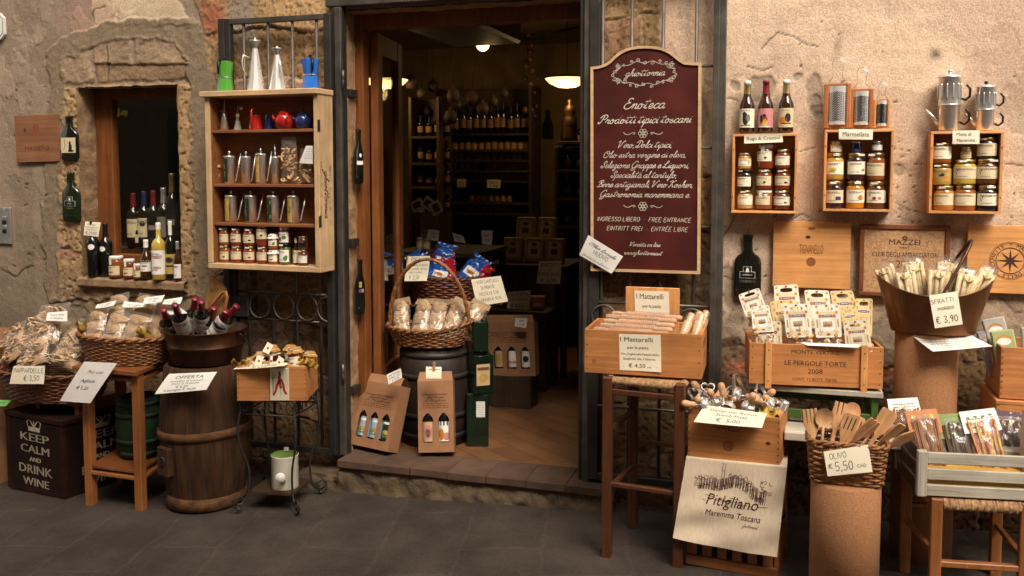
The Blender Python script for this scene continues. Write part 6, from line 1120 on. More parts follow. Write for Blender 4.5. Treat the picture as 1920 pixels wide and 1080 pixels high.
for i,(px,y0,y1,w,cap,lb,lm)in enumerate([(252,362,462,21,'wine_cap','bottle with cream label behind the pane, at the left of the row',CRM),(272,358,462,20,'navy','bottle with dark disc on cream label behind the pane',CRM),(290,357,470,21,'wine_cap','bottle with red capsule and black label behind the pane',bl_m),(309,352,470,22,'tin','bottle with grey capsule and grey label behind the pane',DEC['grey']),(325,325,462,22,'gold_lid','tall bottle with copper capsule nearest the right jamb',bl_m)]):
 d=-ND-.085;b=W(px,y1,d);s=prj(b)[2]/FPX;b.z=ZW;bottle(lb,b,w*s*1.15,(prj(b)[1]-y0)*s,glass='dark_glass',cap=cap,lab=(.18,.52,lm,[('o',0,.7,.16,.14,'ink')]if i==1 else[('r',0,.5,.5,.12,'grey')]if lm is bl_m else(),lm is not bl_m),rz=20,group=gi)
p=W(260,462,-ND-.09);bottle('small round bottle with slanted label just behind the pane',(p.x,p.y,ZW),.062,.17,'stout','dark_glass','black',.8,(.15,.45,CRM,(),True),20,group=gi)
p=W(283,462,-ND-.10);bottle('greenish oil bottle with hanging tag just behind the pane',(p.x,p.y,ZW),.06,.19,'stout',JC['yellow'],'pine',.8,None,20,group=gi)
ws=thing('window_shelf','dark wooden shelf inside the window under the bottles','shelf',((NXL+NXR)/2,ND+.06,ZW-.002));MB().box(-.42,.48,.002,.34,-.05,0,MATS['dark_wood'],b=.003).build('board',ws)
st=MB();o=W(228,211,-ND-.024);yel=M_('vespa',(.55,.60,.06),.5,0);put2d(st,disc2d(.022,.0,.026,.014),yel,lambda x,z:(x,0,z));put2d(st,disc2d(-.022,.0,.010,.018),yel,lambda x,z:(x,0,z));put2d(st,rect2d(-.028,.02,-.016,-.006),yel,lambda x,z:(x,-.0003,z));put2d(st,ring2d(-.026,-.018,.004,.010),yel,lambda x,z:(x,-.0006,z));put2d(st,ring2d(.030,-.018,.004,.010),yel,lambda x,z:(x,-.0006,z));put2d(st,rect2d(-.026,-.012,.016,.026),yel,lambda x,z:(x,-.0006,z));o2=st.build('window_sticker',fix=False,solid=.0006);o2.location=o;tag(o2,'yellow scooter sticker on the window pane','sticker')
A=W(390,503,.245);B=WZ(601,512,A.z);A,crz,cw_=frame2(A,B);chh=W(384,172,.25).z-A.z;cdp=.145
cab=thing('wooden_cabinet','pale pine cabinet with three shelves and script printed on its side, hung on the gate','cabinet',A,crz);CM=cab.matrix_basis.copy();CM=Matrix.Translation(A)@Euler((0,0,R(crz))).to_matrix().to_4x4()
pp,ppz,ci=MATS['pale_pine'],MATS['pale_pine_z'],MATS['cab_in'];th=.030
MB().box(0,th,0,cdp,th,chh-.03,ppz,b=.003).build('side_panel',cab)
sp=MB();sp.box(cw_-th,cw_,0,cdp,th,chh-.03,ppz,b=.003)
fn=lambda x,z:(cw_+.0008,.02+(z+.0),chh*.43-x)
pl=[];rg=random.Random(8)
for q in range(60):
 a=rg.uniform(-.17,.17);e=rg.choice((.0,.088))+rg.uniform(-.006,.006);r_=rg.uniform(.003,.008);a0=rg.uniform(0,6);pl.append([(a+r_*(1-k/12)*math.cos(a0+k*.55),e+r_*(1-k/12)*math.sin(a0+k*.55))for k in range(10)])
put2d(sp,ribbon(pl,.0016),MATS['brown_ink'],fn);put2d(sp,text2d('ghiottornia','cur',.045,.26,9),MATS['brown_ink'],lambda x,z:fn(x,z+.032));sp.build('side_panel',cab)
MB().box(-.0,cw_,0.001,cdp,0,th,pp,b=.003).build('bottom_board',cab);MB().box(-.016,cw_+.006,-.022,cdp,chh-.03,chh,pp,b=.004).build('top_board',cab);MB().box(th,cw_-th,cdp-.012,cdp-.002,th,chh-.03,ci).build('back_panel',cab)
for x0 in(th,cw_-th-.004):MB().box(x0,x0+.004,.012,cdp-.013,th,chh-.031,MATS['cab_in']).build('side_lining',cab)
SH=[th]+[chh*f for f in(.262,.482,.785)]
for z in SH[1:]:MB().box(th+.0045,cw_-th-.0045,.016,cdp-.013,z-.016,z,ci,b=.002).build('shelf',cab)
for z in(.28,.80):MB().box(cw_-.004,cw_+.002,-.003,.016,chh*z-.03,chh*z+.03,MATS['iron'],b=.001).build('hinge',cab)
def cabp(px,k,yl=.07):z=SH[k]if k<4 else chh;return CM@Vector((solve_x(CM,yl,z,px),yl,z))
def csz(p):return prj(p)[2]/FPX
def moka(label,px,w,y0,m,hx,hy):
 p=cabp(px,4);s=csz(p);h=(prj(p)[1]-y0)*s;r=w*s/2;t=thing('moka_pot',label,'moka pot',p,crz,'pots and cans on top of the cabinet')
 MB().lathe([(0,0),(r*.96,0),(r*.98,h*.03),(r*.80,h*.40),(0,h*.40)],m,n=8,sm=False).build('boiler',t);MB().lathe([(r*.80,h*.40),(r*.82,h*.415),(r*.80,h*.43)],MATS['tin'],n=24).build('collar',t)
 MB().lathe([(r*.78,h*.43),(r*1.0,h*.86),(r*.9,h*.87),(0,h*.91)],m,n=8,sm=False).build('pot',t);MB().lathe([(r*.10,h*.90),(r*.12,h*.93),(r*.2,h*.97),(r*.18,h),(0,h)],MATS['black'],n=10).build('knob',t)
 hb=MB();pts=[(r*.1*hx,-r*.9*hy,h*.86),(r*.75*hx,-r*1.45*hy,h*.86),(r*.8*hx,-r*1.6*hy,h*.70),(r*.72*hx,-r*1.55*hy,h*.48)];hb.tube(pts,[r*.16,r*.17,r*.16,r*.12],MATS['black'],6);hb.build('handle',t)
 mb=MB();mb.add([(-r*.95*hx-.3*r,0,h*.86),(-r*1.35,0,h*.87),(-r*.8,-.2*r,h*.62),(-r*.8,.2*r,h*.62),(-r*.9,.35*r,h*.86),(-r*.9,-.35*r,h*.86)],[(1,5,2),(1,2,3),(1,3,4),(1,4,5)],m);mb.build('spout',t)
moka('bright green moka pot on top of the cabinet',423,32,108,MATS['green_paint'],.3,1);moka('bright blue moka pot on top of the cabinet',583,34,103,MATS['blue_paint'],.9,.5)
def cone(label,px,w,y0,side):
 p=cabp(px,4);s=csz(p);h=(prj(p)[1]-y0)*s;r=w*s/2;t=thing('cone_oil_can',label,'oil can',p,crz,'pots and cans on top of the cabinet');st=MATS['bright_steel']
 MB().lathe([(0,0),(r,0),(r*.96,h*.02),(r*.28,h*.80),(0,h*.80)],st,n=10,sm=False).build('body',t);MB().lathe([(r*.22,h*.79),(r*.26,h*.84),(r*.60,h*.93),(r*.62,h*.95),(0,h*.95)],MATS['tin'],n=20).build('funnel_lid',t);MB().tube([(0,0,h*.95),(0,0,h)],r*.07,st,6).build('pin',t)
 hb=MB();hb.tube([(side*r*.42,-.4*r,h*.62),(side*r*.9,-.9*r,h*.66),(side*r*1.02,-1.0*r,h*.55),(side*r*.95,-.95*r,h*.40),(side*r*.74,-.5*r,h*.28)],[r*.09,r*.12,r*.12,r*.12,r*.08],st,8,flat=.6);hb.build('handle',t)
cone('taller faceted steel cone can on top of the cabinet',480,34,72,-1);cone('shorter faceted steel cone can on top of the cabinet',521,33,87,1)
g1='pots on the top shelf of the cabinet'
p=cabp(421,3);s=csz(p);t=thing('oil_can','small steel cone can with wire loop handle on the top shelf','oil can',p,crz,g1);MB().lathe([(0,0),(9*s,0),(2.4*s,42*s),(0,43*s)],MATS['steel'],n=24).build('body',t);MB().tube([(0,0,42*s),(1*s,0,50*s),(3*s,0,58*s)],[2*s,1.2*s,.8*s],MATS['tin'],8).build('spout',t);MB().tube([(-3*s,0,36*s),(-12*s,0,37*s),(-18*s,0,30*s),(-17*s,0,18*s),(-9*s,0,8*s)],.9*s,MATS['tin'],6).build('wire_handle',t)
p=cabp(446,3);s=csz(p);t=thing('cruet','small faceted cruet with thin pouring spout on the top shelf','cruet',p,crz,g1);MB().lathe([(0,0),(8*s,0),(2.2*s,24*s),(0,24*s)],MATS['steel'],n=8,sm=False).build('body',t);MB().lathe([(2.5*s,24*s),(3.4*s,25*s),(3.4*s,31*s),(0,31*s)],WHT,n=12).build('stopper',t);MB().tube([(0,0,31*s),(0,0,40*s),(2*s,0,46*s)],.8*s,MATS['tin'],6).build('spout',t);MB().box(5*s,11*s,-.5*s,.5*s,38*s,43*s,WHT).build('price_tag',t)
def enamel_jug(label,px,w,h,m,yl,lidk):
 p=cabp(px,3,yl);s=csz(p);r=w*s/2;h*=s;t=thing('enamel_jug',label,'jug',p,crz,g1);MB().lathe([(0,0),(r,0),(r,h*.06),(r*.74,h*.66),(r*.78,h*.68),(0,h*.70)],m,n=24).build('body',t);MB().tube([(-r*.65,0,h*.55),(-r*1.3,0,h*.66),(-r*1.35,0,h*.67)],[r*.2,r*.12,r*.1],m,8).build('spout',t);MB().tube([(r*.1,-r*.75,h*.16),(r*.1,-r*1.15,h*.2),(r*.1,-r*1.2,h*.85),(r*.1,-r*.9,h*.95),(r*.1,-r*.3,h*1.0)],r*.16,m,8).build('handle',t)
enamel_jug('red enamel coffee jug with upright handle on the top shelf',480,26,40,MATS['red'],.065,1);enamel_jug('small navy enamel jug behind the red teapot',505,19,30,MATS['navy'],.085,0)
def teapot(label,px,w,h,m,yl):
 p=cabp(px,3,yl);s=csz(p);r=w*s/2;h*=s;t=thing('teapot',label,'teapot',p,crz,g1);MB().lathe([(0,0),(r*.70,0),(r*.95,h*.22),(r,h*.40),(r*.9,h*.58),(r*.62,h*.72),(0,h*.73)],m,n=28).build('body',t);MB().lathe([(r*.64,h*.72),(r*.5,h*.80),(r*.12,h*.86),(r*.10,h*.9),(r*.16,h*.95),(r*.12,h),(0,h)],m,n=20).build('lid',t);MB().tube([(-r*.85,-r*.2,h*.35),(-r*1.15,-r*.3,h*.52),(-r*1.22,-r*.3,h*.66)],[r*.2,r*.15,r*.12],m,8).build('spout',t);MB().tube([(r*.62,-r*.6,h*.66),(r*.85,-r*.85,h*.70),(r*.9,-r*.95,h*.45),(r*.7,-r*.8,h*.2)],r*.1,m,8).build('handle',t)
teapot('round red enamel teapot on the top shelf',534,36,41,MATS['red'],.06);teapot('round navy enamel teapot at the right of the top shelf',569,32,38,MATS['navy'],.07)
def oil_tin(label,k,px,w,y0,dec,spout=1,yl=.07,top=.0,g='oil cans on the cabinet shelves'):
 p=cabp(px,k,yl);s=csz(p);r=w*s/2;h=(prj(p)[1]-y0)*s;t=thing('oil_can',label,'oil can',p,crz+18,g);st=MATS['steel']
 MB().lathe([(0,0),(r,0),(r,h*.80),(r*1.04,h*.81),(r*1.04,h*.83),(r*.9,h*.85),(0,h*.87)],st,n=24).build('body',t);MB().lathe([(0,h*.86),(r*.12,h*.87),(r*.12,h*.90),(r*.26,h*.94),(r*.2,h),(0,h)],st,n=12).build('lid_knob',t)
 if spout:MB().tube([(r*.95,-r*.2,h*.06),(r*1.25,-r*.25,h*.12),(r*2.2,-r*.4,h*.92)],[r*.16,r*.14,r*.10],st,7).build('spout',t)
 if dec:
  mb=MB();mb.lathe([(r+.0005,h*.06),(r+.0005,h*.76)],DEC[dec[0]],n=8,a0=195,a1=268);fn=wrap(r+.0011);rg=random.Random(int(px))
  for _ in range(5):put2d(mb,disc2d(-r*rg.uniform(.2,1.1),h*rg.uniform(.14,.7),r*rg.uniform(.10,.2),h*rg.uniform(.03,.07),9),DEC[rg.choice(dec[1])],fn)
  mb.build('printed_label',t,fix=False)
 return t
dk=('teal',('grey','gold','green'));ye=('gold',('red','orange','green','yellow'))
oil_tin('steel oil can with dark green printed label, beside the wooden stamp',2,431,21,283,dk);oil_tin('plain steel oil can between the two printed ones',2,462,18,284,None);oil_tin('steel oil can with yellow fruit label and round knob',2,490,20,278,ye);oil_tin('steel oil can with long thin spout next to the pasta bag',2,517,15,285,None,0)
p=cabp(517,2);s=csz(p);t=thing('oil_spout','thin steel pouring spout rising from the can beside the pasta bag','spout',p+Vector((0,0,54*s)),crz);MB().tube([(0,0,0),(0,0,9*s),(-1.5*s,0,20*s)],[2.4*s,1.2*s,.8*s],MATS['steel'],6).build('tube',t)
for px,dec,lb in[(434,('gold',('yellow','green')),'steel oil can with yellow label, first on the lower can shelf'),(471,dk,'steel oil can with green label, second on the lower can shelf'),(513,dk,'steel oil can with green label, third on the lower can shelf'),(551,ye,'steel oil can with red and yellow label, last on the lower can shelf')]:oil_tin(lb,1,px,23,357,dec)
p=cabp(407,2);s=csz(p);t=thing('pasta_stamp','turned wooden pasta stamp with brass foot on the second shelf','pasta stamp',p,crz);MB().lathe([(0,0),(4*s,0),(3.6*s,9*s)],MATS['brass'],n=12).build('brass_foot',t);MB().lathe([(3.6*s,9*s),(6.4*s,13*s),(5.6*s,19*s),(4*s,24*s),(5*s,28*s),(8*s,30*s),(7.6*s,33*s),(5*s,36*s),(0,36.5*s)],MATS['beech_z'],n=14).build('turned_handle',t)
p=cabp(543,2,.05);s=csz(p);pasta_bag('clear bag of brown pasta tied with wire on the second shelf',p,36*s,88*s,.05,'shapes',21,0,0,crz,m=MATS['cookie']);p=cabp(573,2,.07);pasta_bag('clear bag of pasta behind the tilted white sheet',p,34*s,66*s,.045,'shapes',22,0,4,crz,m=MATS['cookie'])
card('white printed sheet tilted on the bag at the right of the second shelf',[CM@Vector((solve_x(CM,.03,SH[2]+.19,a),.03,A.z*0+SH[2]+z))for a,z in((574,.200),(587,.200),(587,.105),(561,.110))],[(.6,.8-.13*k,.05,'ricetta della casa','font',.7)for k in range(5)],paper=WPAP,name='info_sheet',cat='info sheet')
g2='jars on the bottom shelf of the cabinet';gb='jars stacked on the bottom shelf of the cabinet'
for i,(px,w,fl_,dec,cl,lb)in enumerate([(423,21,'rust','mushroom',0,'far left'),(445,23,'red','none',0,'second from left'),(469,24,'red','boar',0,'third from left'),(493.5,23,'red','none',0,'below the tall jar')]):
 p=cabp(px,0,.06);s=csz(p);jar(f'bottom dark red jar with gold lid, {lb}, in the cabinet',p,w*s,32*s,'gold',fl_,dec,group=g2,rz=crz,labm=CRM);q=p+Vector((0,0,32.2*s));tall=i==3
 jar(['amber jar with white capped label, upper left corner in the cabinet','upper red jar with chili label in the cabinet','upper red jar with boar label, left of the tall jar','tallest red jar stacked in the middle of the cabinet'][i],q,w*s,(43 if tall else 33)*s,'gold',['rust','red','red','red'][i],['none','chili','boar','mushroom'][i],group=gb,rz=crz,labm=CRM,lab=(.22,.68)if not tall else(.34,.76))
cm_=MATS['white_paper']
for px,w,h1,h2,lb in[(514,20,28,29,'white cloth cap')]:
 p=cabp(px,0,.055);s=csz(p);jar('lower small jar with white cloth cap and red fruit label',p,w*s,h1*s,'white','rust','chili',group=g2,rz=crz,cloth=cm_);jar('upper small jar with white cloth cap and heart label',p+Vector((0,0,h1*s)),w*s,h2*s,'white','rust','leaf',group=gb,rz=crz,cloth=cm_)
p=cabp(535.5,0,.06);s=csz(p);jar('green jar with dark lid and leaf label in the cabinet',p,22*s,40*s,'green','green','leaf',group=g2,rz=crz,labm=WPAP,lab=(.15,.72));jar('red tomato jar on top of the green jar in the cabinet',p+Vector((0,0,40.3*s)),22*s,31*s,'silver','red','tomato',group=gb,rz=crz,labm=WPAP,lab=(.06,.66),sticker=False)
p=cabp(555,0,.07);bottle('small dark bottle with narrow tall label between jars in the cabinet',p,11*s,50*s,'stout','brown_glass',WPAP,.82,(.08,.55,CRM,(),True),crz,group=g2)
p=cabp(569,0,.055);jar('lower brown jar at the right end of the cabinet shelf',p,20*s,29*s,'gold','brown','none',group=g2,rz=crz,labm=WPAP);jar('upper brown jar with dark label at the right end',p+Vector((0,0,29.3*s)),18*s,25*s,'gold','brown','none',group=gb,rz=crz,labm=bl_m,sticker=False)
a,b=Vector((-4.229,-.487,gz(-4.2))),Vector((-3.749,-.577,gz(-3.75)));A_,r_,w_=frame2(a,b);hch=.330-A_.z;dch=.42
ch=thing('tea_chest','dark wooden chest stencilled Keep calm and drink wine, at the left','chest',A_,r_);dm=mat('chest_paint',(.006,.005,.004),.85,spec=.1,col2=(.018,.008,.006),scale=(5,5,5),bump=.2,lo=.5,hi=.8);em=mat('chest_edge',(.038,.012,.008),.85,spec=.1,col2=(.016,.007,.005),scale=(9,9,9),bump=.3);lt=mat('stencil',(.55,.47,.34),.8,col2=(.36,.29,.2),scale=(40,40,40),bump=0)
cbx=MB().box(0,w_,0,dch,0,hch-.03,dm,b=.004);MB().box(-.006,w_+.006,-.006,dch+.006,hch-.029,hch,em,b=.004).build('lid',ch)
eb=MB()
for x in(0,w_-.03):eb.box(x-.003*(x==0),x+.03+.003*(x>0),-.003,.02,.0,hch-.03,em)
eb.box(.031,w_-.031,-.003,.02,0,.03,em);eb.box(w_-.02,w_+.003,.021,dch,0,.03,em);eb.build('edge_strips',ch)
lm=cbx
def stencil(fn,W_):
 for tx,z,h,w in(('KEEP',.665,.105,.50),('CALM',.515,.105,.50),('AND',.405,.06,.20),('DRINK',.25,.115,.58),('WINE',.095,.105,.46)):
  v=text2d(tx,'font',h*hch,w*W_);put2d(lm,v,lt,lambda x,q:fn(x,q+z*hch));put2d(lm,v,lt,lambda x,q:fn(x+.004,q+z*hch))
 e=.80*hch;put2d(lm,rect2d(-.05,.05,e-.003,e+.014),lt,fn);put2d(lm,ribbon([[(-.06,e+.05),(-.05,e+.018),(.05,e+.018),(.06,e+.05)],[(-.06,e+.05),(-.035,e+.062),(-.002,e+.022)],[(.06,e+.05),(.035,e+.062),(.002,e+.022)],[(0,e+.02),(0,e+.075)]],.008),lt,fn);put2d(lm,disc2d(0,e+.078,.008,n=8),lt,fn)
stencil(lambda x,q:(w_*.50+x,-.0012,q),w_);stencil(lambda x,q:(w_+.0012,dch*.56+x,q),dch*1.05);lm.build('body',ch,fix=False)
rs=thing('wooden_riser','small brown wooden riser on the chest under the pappardelle basket','riser',l2w(ch,(.12,.08,hch)),r_+3);tw=MATS['table_wood_x']
MB().box(0,.36,0,.28,.05,.075,tw,b=.003).build('top_board',rs)
for x in(.01,.32):MB().box(x,x+.03,.01,.27,0,.05,tw,b=.003).build('foot',rs)
zr_=.330+.075
lb_=basket('wide wicker basket of pappardelle bags on the chest at the far left',(-3.96,-.40,zr_),.34,.20,.155,.80,14,40,MATS['dark_wicker'],2,group='wicker baskets of goods',rimw=.010)
for i,(px,py,h,w,d,ry,lb)in enumerate([(60,690,.30,.22,.50,-22,'pappardelle bag lying left in front'),(115,690,.27,.22,.52,16,'pappardelle bag at the right in front'),(75,650,.28,.24,.38,-8,'pappardelle bag on top at the back'),(20,680,.26,.2,.42,-30,'pappardelle bag at the left edge'),(125,668,.20,.18,.36,24,'pappardelle bag at the right back')]):p=W(px,py,d);p.z=max(p.z,zr_+.06);pasta_bag(lb,p,w,h,.10,'nest',70+i,-38,ry,4,'pappardelle bags in the left basket')
card('white paper card folded upright behind the pappardelle bags',quad(90,586,126,583,127,603,86,601,.32,.36),[(.5,.55,.2,'Pappardelle','font',.7),(.5,.2,.2,'di Maremma','font',.6)],paper=WPAP)
card('cream card handwritten Pappardelle 3,50 on the left basket',quad(26,686,84,686,84,720,18,720,.625,.645),[(.5,.62,.24,'PAPPARDELLE','cap',.92,7),(.62,.18,.28,'€ 3,50','cap',.46,7)])
carton=thing('cardboard_box','open brown cardboard box with a green slip at the left edge','cardboard box',(-4.80,-.14,gz(-4.8)),-6);cbm=MATS['card_brown'];hcb=.56-gz(-4.8)
for n_,bx in(('front_wall',(0,.46,-.30,-.295,0,hcb)),('back_wall',(0,.46,-.005,0,0,hcb)),('side_wall',(0,.005,-.294,-.006,0,hcb)),('side_wall',(.455,.46,-.294,-.006,0,hcb)),('bottom',(.006,.454,-.294,-.006,0,.005))):MB().box(*bx,cbm).build(n_,carton)
MB().box(0,.46,-.0025,.0025,0,.16,cbm,TM((0,-.003,hcb+.002),0,-20)).build('flap',carton);MB().box(-.0025,.0025,-.29,-.01,0,.14,cbm,TM((.459,0,hcb+.002),0,0,35)).build('flap',carton)
card('bright green slip on the cardboard box at the left edge',quad(-10,750,23,750,12,762,-20,762,.50,.52),[(.5,.45,.18,'OFFERTA','font',.6)],paper=M_('lime',(.22,.55,.12),.6,0),name='paper_slip',cat='slip')
tf=[(-3.55,-.60),(-3.225,-.609),(-3.30,-.28),(-3.63,-.272)];zt=.655;c=Vector((-3.42,-.44,gz(-3.42)));tb=thing('wooden_stand','two tier brown wooden stand carrying the pici basket','stand',c);L3=lambda p,z:(p[0]-c.x,p[1]-c.y,z-c.z);tw_=MATS['table_wood']
for p in tf:mb=MB();beam(mb,L3(p,gz(p[0])-.004),L3(p,zt-.025),.046,.046,tw_,.004);mb.build('leg',tb)
mb=MB();q=[(-3.60,-.655),(-3.185,-.665),(-3.26,-.235),(-3.675,-.225)]
def slab(mb,q,z0,z1,m):vs=[L3(p,z0)for p in q]+[L3(p,z1)for p in q];mb.add(vs,[(0,1,2,3),(7,6,5,4),(0,1,5,4),(1,2,6,5),(2,3,7,6),(3,0,4,7)],m)
slab(mb,q,zt-.024,zt,tw);mb.build('top_board',tb,bevel=.004)
for i,j in((0,1),(1,2),(2,3),(3,0)):mb=MB();beam(mb,L3(tf[i],zt-.055),L3(tf[j],zt-.055),.05,.018,tw_,.002);mb.build('apron',tb);mb=MB();beam(mb,L3(tf[i],.085),L3(tf[j],.085),.045,.018,tw_,.002);mb.build('rail',tb)
mb=MB();slab(mb,[(p[0]*.999,p[1])for p in[(-3.545,-.615),(-3.235,-.622),(-3.295,-.27),(-3.635,-.262)]],.108,.124,tw);mb.build('lower_shelf',tb,bevel=.003)
gk=thing('small_barrel','small green painted barrel on the lower shelf of the stand','barrel',(-3.395,-.40,.125));gmm=mat('green_barrel',(.020,.040,.019),.7,spec=.2,col2=(.012,.024,.011),scale=(25,25,4),bump=.3)
MB().lathe([(0,.0),(.095,.0),(.115,.08),(.125,.17),(.118,.25),(.104,.325),(.104,.33),(.094,.33),(.092,.31),(0,.31)],gmm,n=28).build('staves',gk)
for z,r in((.03,.104),(.10,.1195),(.24,.1205),(.30,.1105)):MB().lathe([(r,z-.012),(r+.003,z-.012),(r+.002,z+.012),(r-.001,z+.012)],mat('green_hoop',(.016,.032,.016),.6,.2,bump=.1),n=28).build('hoop',gk)
mbk=basket('oval wicker basket heaped with bagged pici on the wooden stand',(-3.43,-.44,zt+.002),.285,.185,.14,.82,14,40,MATS['wicker'],-3,group='wicker baskets of goods',rimw=.010)
for i,(x,y,z,h,w,rx,ry,sd,lb)in enumerate([(-.15,-.10,.09,.20,.15,-30,-10,1,'pici bag in front at the left'),(-.02,-.12,.09,.20,.15,-32,2,2,'pici bag in front in the middle'),(.10,-.11,.09,.20,.15,-30,8,3,'pici bag in front at the right'),(-.10,.0,.15,.22,.16,-30,-14,4,'pici bag with red seasoning behind on the left'),(.04,.01,.15,.22,.16,-28,4,5,'pici bag behind in the middle'),(.16,.0,.13,.20,.15,-26,16,6,'pici bag behind on the right'),(.20,.07,.12,.18,.14,-20,20,7,'pici bag at the back right')]):pasta_bag(lb,l2w(mbk,(x,y,z)),w,h,.06,'pici',80+i,rx,ry,-4,'pici bags in the oval basket')
for(q,lb)in[((182,571,218,563,214,575,179,578),'white card at the left of the pici heap'),((232,565,278,569,268,578,229,576),'white card in the middle of the pici heap'),((272,558,309,553,303,567,268,570),'white card highest on the pici heap'),((308,562,342,557,338,572,304,570),'white card at the back right of the pici heap'),((305,573,330,571,352,588,318,590),'white card slanting down beside the bottles')]:
 card(lb,quad(*q,.40,.47),[(.5,.5,.22,'pici aglio','font',.6),(.5,.15,.22,'e olio','font',.4)],paper=WPAP,group=None)
for x,y,rz,lb in((-.235,-.06,20,'yellow lining paper at the left rim of the pici basket'),(.20,-.09,-20,'yellow lining paper at the right rim of the pici basket')):p=l2w(mbk,(x,y,.15));lining(lb,p,.09,.10,x).rotation_euler=(R(-60),0,R(rz))
card('large cream card priced 5,20 for pici con agliata, hanging from the stand',quad(158,678,220,681,170,756,112,752,.675,.70),[(.56,.72,.085,'Pici con','font',.46,None,MATS['blue_ink']),(.50,.50,.085,'Agliata','font',.44,None,MATS['blue_ink']),(.46,.32,.085,'€ 5,20','font',.36,None,MATS['blue_ink'])],curl=.004,paper=WPAP)
bx,by=-2.955,-.425;gb0=gz(bx);br=thing('wooden_barrel','old tall wooden barrel with wooden hoops and a square bung plate','barrel',(bx,by,gb0));bwm=mat('old_oak',(.075,.032,.013),.8,spec=.2,col2=(.028,.013,.006),scale=(28,28,3),detail=7,bump=.5,bscale=50);hpm=mat('hoop_wood',(.15,.07,.026),.75,spec=.2,col2=(.06,.028,.012),scale=(20,20,40),detail=7,bump=.6,bscale=60);HB_=.676-gb0
prb=[(0,0),(.185,0),(.200,.08),(.218,.2),(.230,.36),(.228,.46),(.214,.60),(.198,HB_-.01),(.19,HB_),(.18,HB_),(.178,HB_-.02),(0,HB_-.02)]
sb_=MB();sb_.lathe(prb,bwm,n=64)
for k in range(22):a=2*math.pi*k/22+.1;sb_.tube([((r+.0006)*math.cos(a),(r+.0006)*math.sin(a),z)for r,z in prb[1:8]],.0016,MATS['dark_wood'],4)
sb_.build('staves',br)
for z,hw,tl in((.40,.022,.03),(.045,.034,.0)):r=np.interp(z,[q[1]for q in prb[1:8]],[q[0]for q in prb[1:8]]);mb=MB();mb.lathe([(r-.002,-hw),(r+.010,-hw*.9),(r+.013,0),(r+.010,hw*.9),(r-.002,hw)],hpm,Matrix.Translation((0,0,z))@Euler((0,R(-3 if tl else 0),0)).to_matrix().to_4x4(),n=48);mb.build('hoop',br)
pb=MB();M2=TM((-.085,-.212,.20),-20,0);pb.box(-.048,.048,-.022,.02,0,.145,bwm,M2,.004);pb.add([M2@Vector((.020*math.cos(i*.4),-.0228,.075+.020*math.sin(i*.4)))for i in range(16)],[tuple(range(16))],MATS['black']);pb.lathe([(.020,-.002),(.026,-.002),(.026,.004),(.020,.004)],MATS['dark_wood'],M2@Matrix.Translation((0,-.022,.075))@Euler((R(90),0,0)).to_matrix().to_4x4(),n=18);pb.build('bung_plate',br)
zb=.679;bk=thing('copper_bucket','dark copper bucket full of red capped wine bottles on the barrel','bucket',(bx+.005,by+.01,zb));dcm=MATS['dark_copper']
MB().lathe([(0,0),(.170,0),(.172,.004),(.190,.085),(.193,.087),(.193,.095),(.191,.097),(.209,.168),(.214,.170),(.213,.174),(.206,.171),(.186,.09),(.168,.006),(0,.006)],dcm,n=48).build('body',bk);hh=MB();hh.tube([(.205,-.02,.15),(.226,-.02,.155),(.232,0,.11),(.226,.02,.155),(.205,.02,.15)],.005,dcm,6);hh.build('ear',bk)
def bbot(label,px,py,d,dx,dy,rz=-12):
 top=W(px,py-9,d);q=Vector((.40+dx*3,-.58+dy*4,.70)).normalized();b0=top-q*.30
 t=bottle(label,b0,.083,.30,'wine','dark_glass','wine_cap',.76,(.24,.645,WPAP,[('o',0,.55,.22,.22,'white'),('r',.15,.7,.18,.03,'grey')],True),group='wine bottles standing in the copper bucket',half=88);t.rotation_mode='QUATERNION';cv=Vector(CAMP)-top;y_=-(cv-q*cv.dot(q)).normalized();t.rotation_quaternion=Matrix((y_.cross(q),y_,q)).transposed().to_quaternion();ng=MB();ng.lathe([(.0146,.222),(.0146,.236)],WPAP,n=14);ng.build('neck_label',t)
for a in[('wine bottle leaning furthest left in the bucket',306,589,.50,-.04,.0),('wine bottle leaning left with white label above the rim',327,580,.53,-.045,-.02),('wine bottle behind, left of the most upright one',366,568,.42,-.01,.06),('wine bottle standing most upright with large white label',377,574,.53,.005,-.0),('wine bottle behind, right of the most upright one',402,586,.46,.03,.05),('wine bottle behind the rightmost one in the bucket',424,592,.47,.06,.04),('wine bottle leaning far right in the bucket',445,582,.43,.11,.12)]:bbot(*a)
card('cream offer card for a red wine, tucked under the copper bucket',quad(317,701,407,697,388,731,290,739,.655,.70),[(.5,.70,.17,'OFFERTA','font',.58),(.5,.54,.09,'morellino di scansano','font',.66),(.5,.40,.10,'D.O.C.G. di toscana','font',.54),(.46,.24,.10,'€ 6,50','font',.24),(.46,.08,.11,'6 bottiglie € 36,00','font',.62)],curl=.003,paper=WPAP)
Pq=lambda X,Y,d:W(370+X/4.909,500+Y/4.909,d);o0=Pq(170,300,.16);pq=thing('wooden_plaque','carved wooden plaque lettered BAST behind the bucket','plaque',o0);ou=[(Pq(X,Y,.16).x-o0.x,Pq(X,Y,.16).z-o0.z)for X,Y in((115,85),(130,72),(150,80),(165,105),(205,135),(262,200),(266,240),(262,320),(255,420),(210,500),(120,520),(60,500),(70,420),(90,300),(118,180),(122,110))]
mb=MB();mb.prism(ou[::-1],-.012,.012,wood('plaque_wood',(.38,.20,.06),(.26,.12,.035),'z'))
for tx,X,Y,h,w in(('BAST',170,235,.026,.055),('BU  ERO',165,360,.026,.072),('OL',200,450,.026,.026)):e=Pq(X,Y,.16);put2d(mb,text2d(tx,'cap',h,w,9),MATS['burn'],lambda x,z:(x+e.x-o0.x,-.0128,z+e.z-o0.z))
mb.build('panel',pq,bevel=.003)
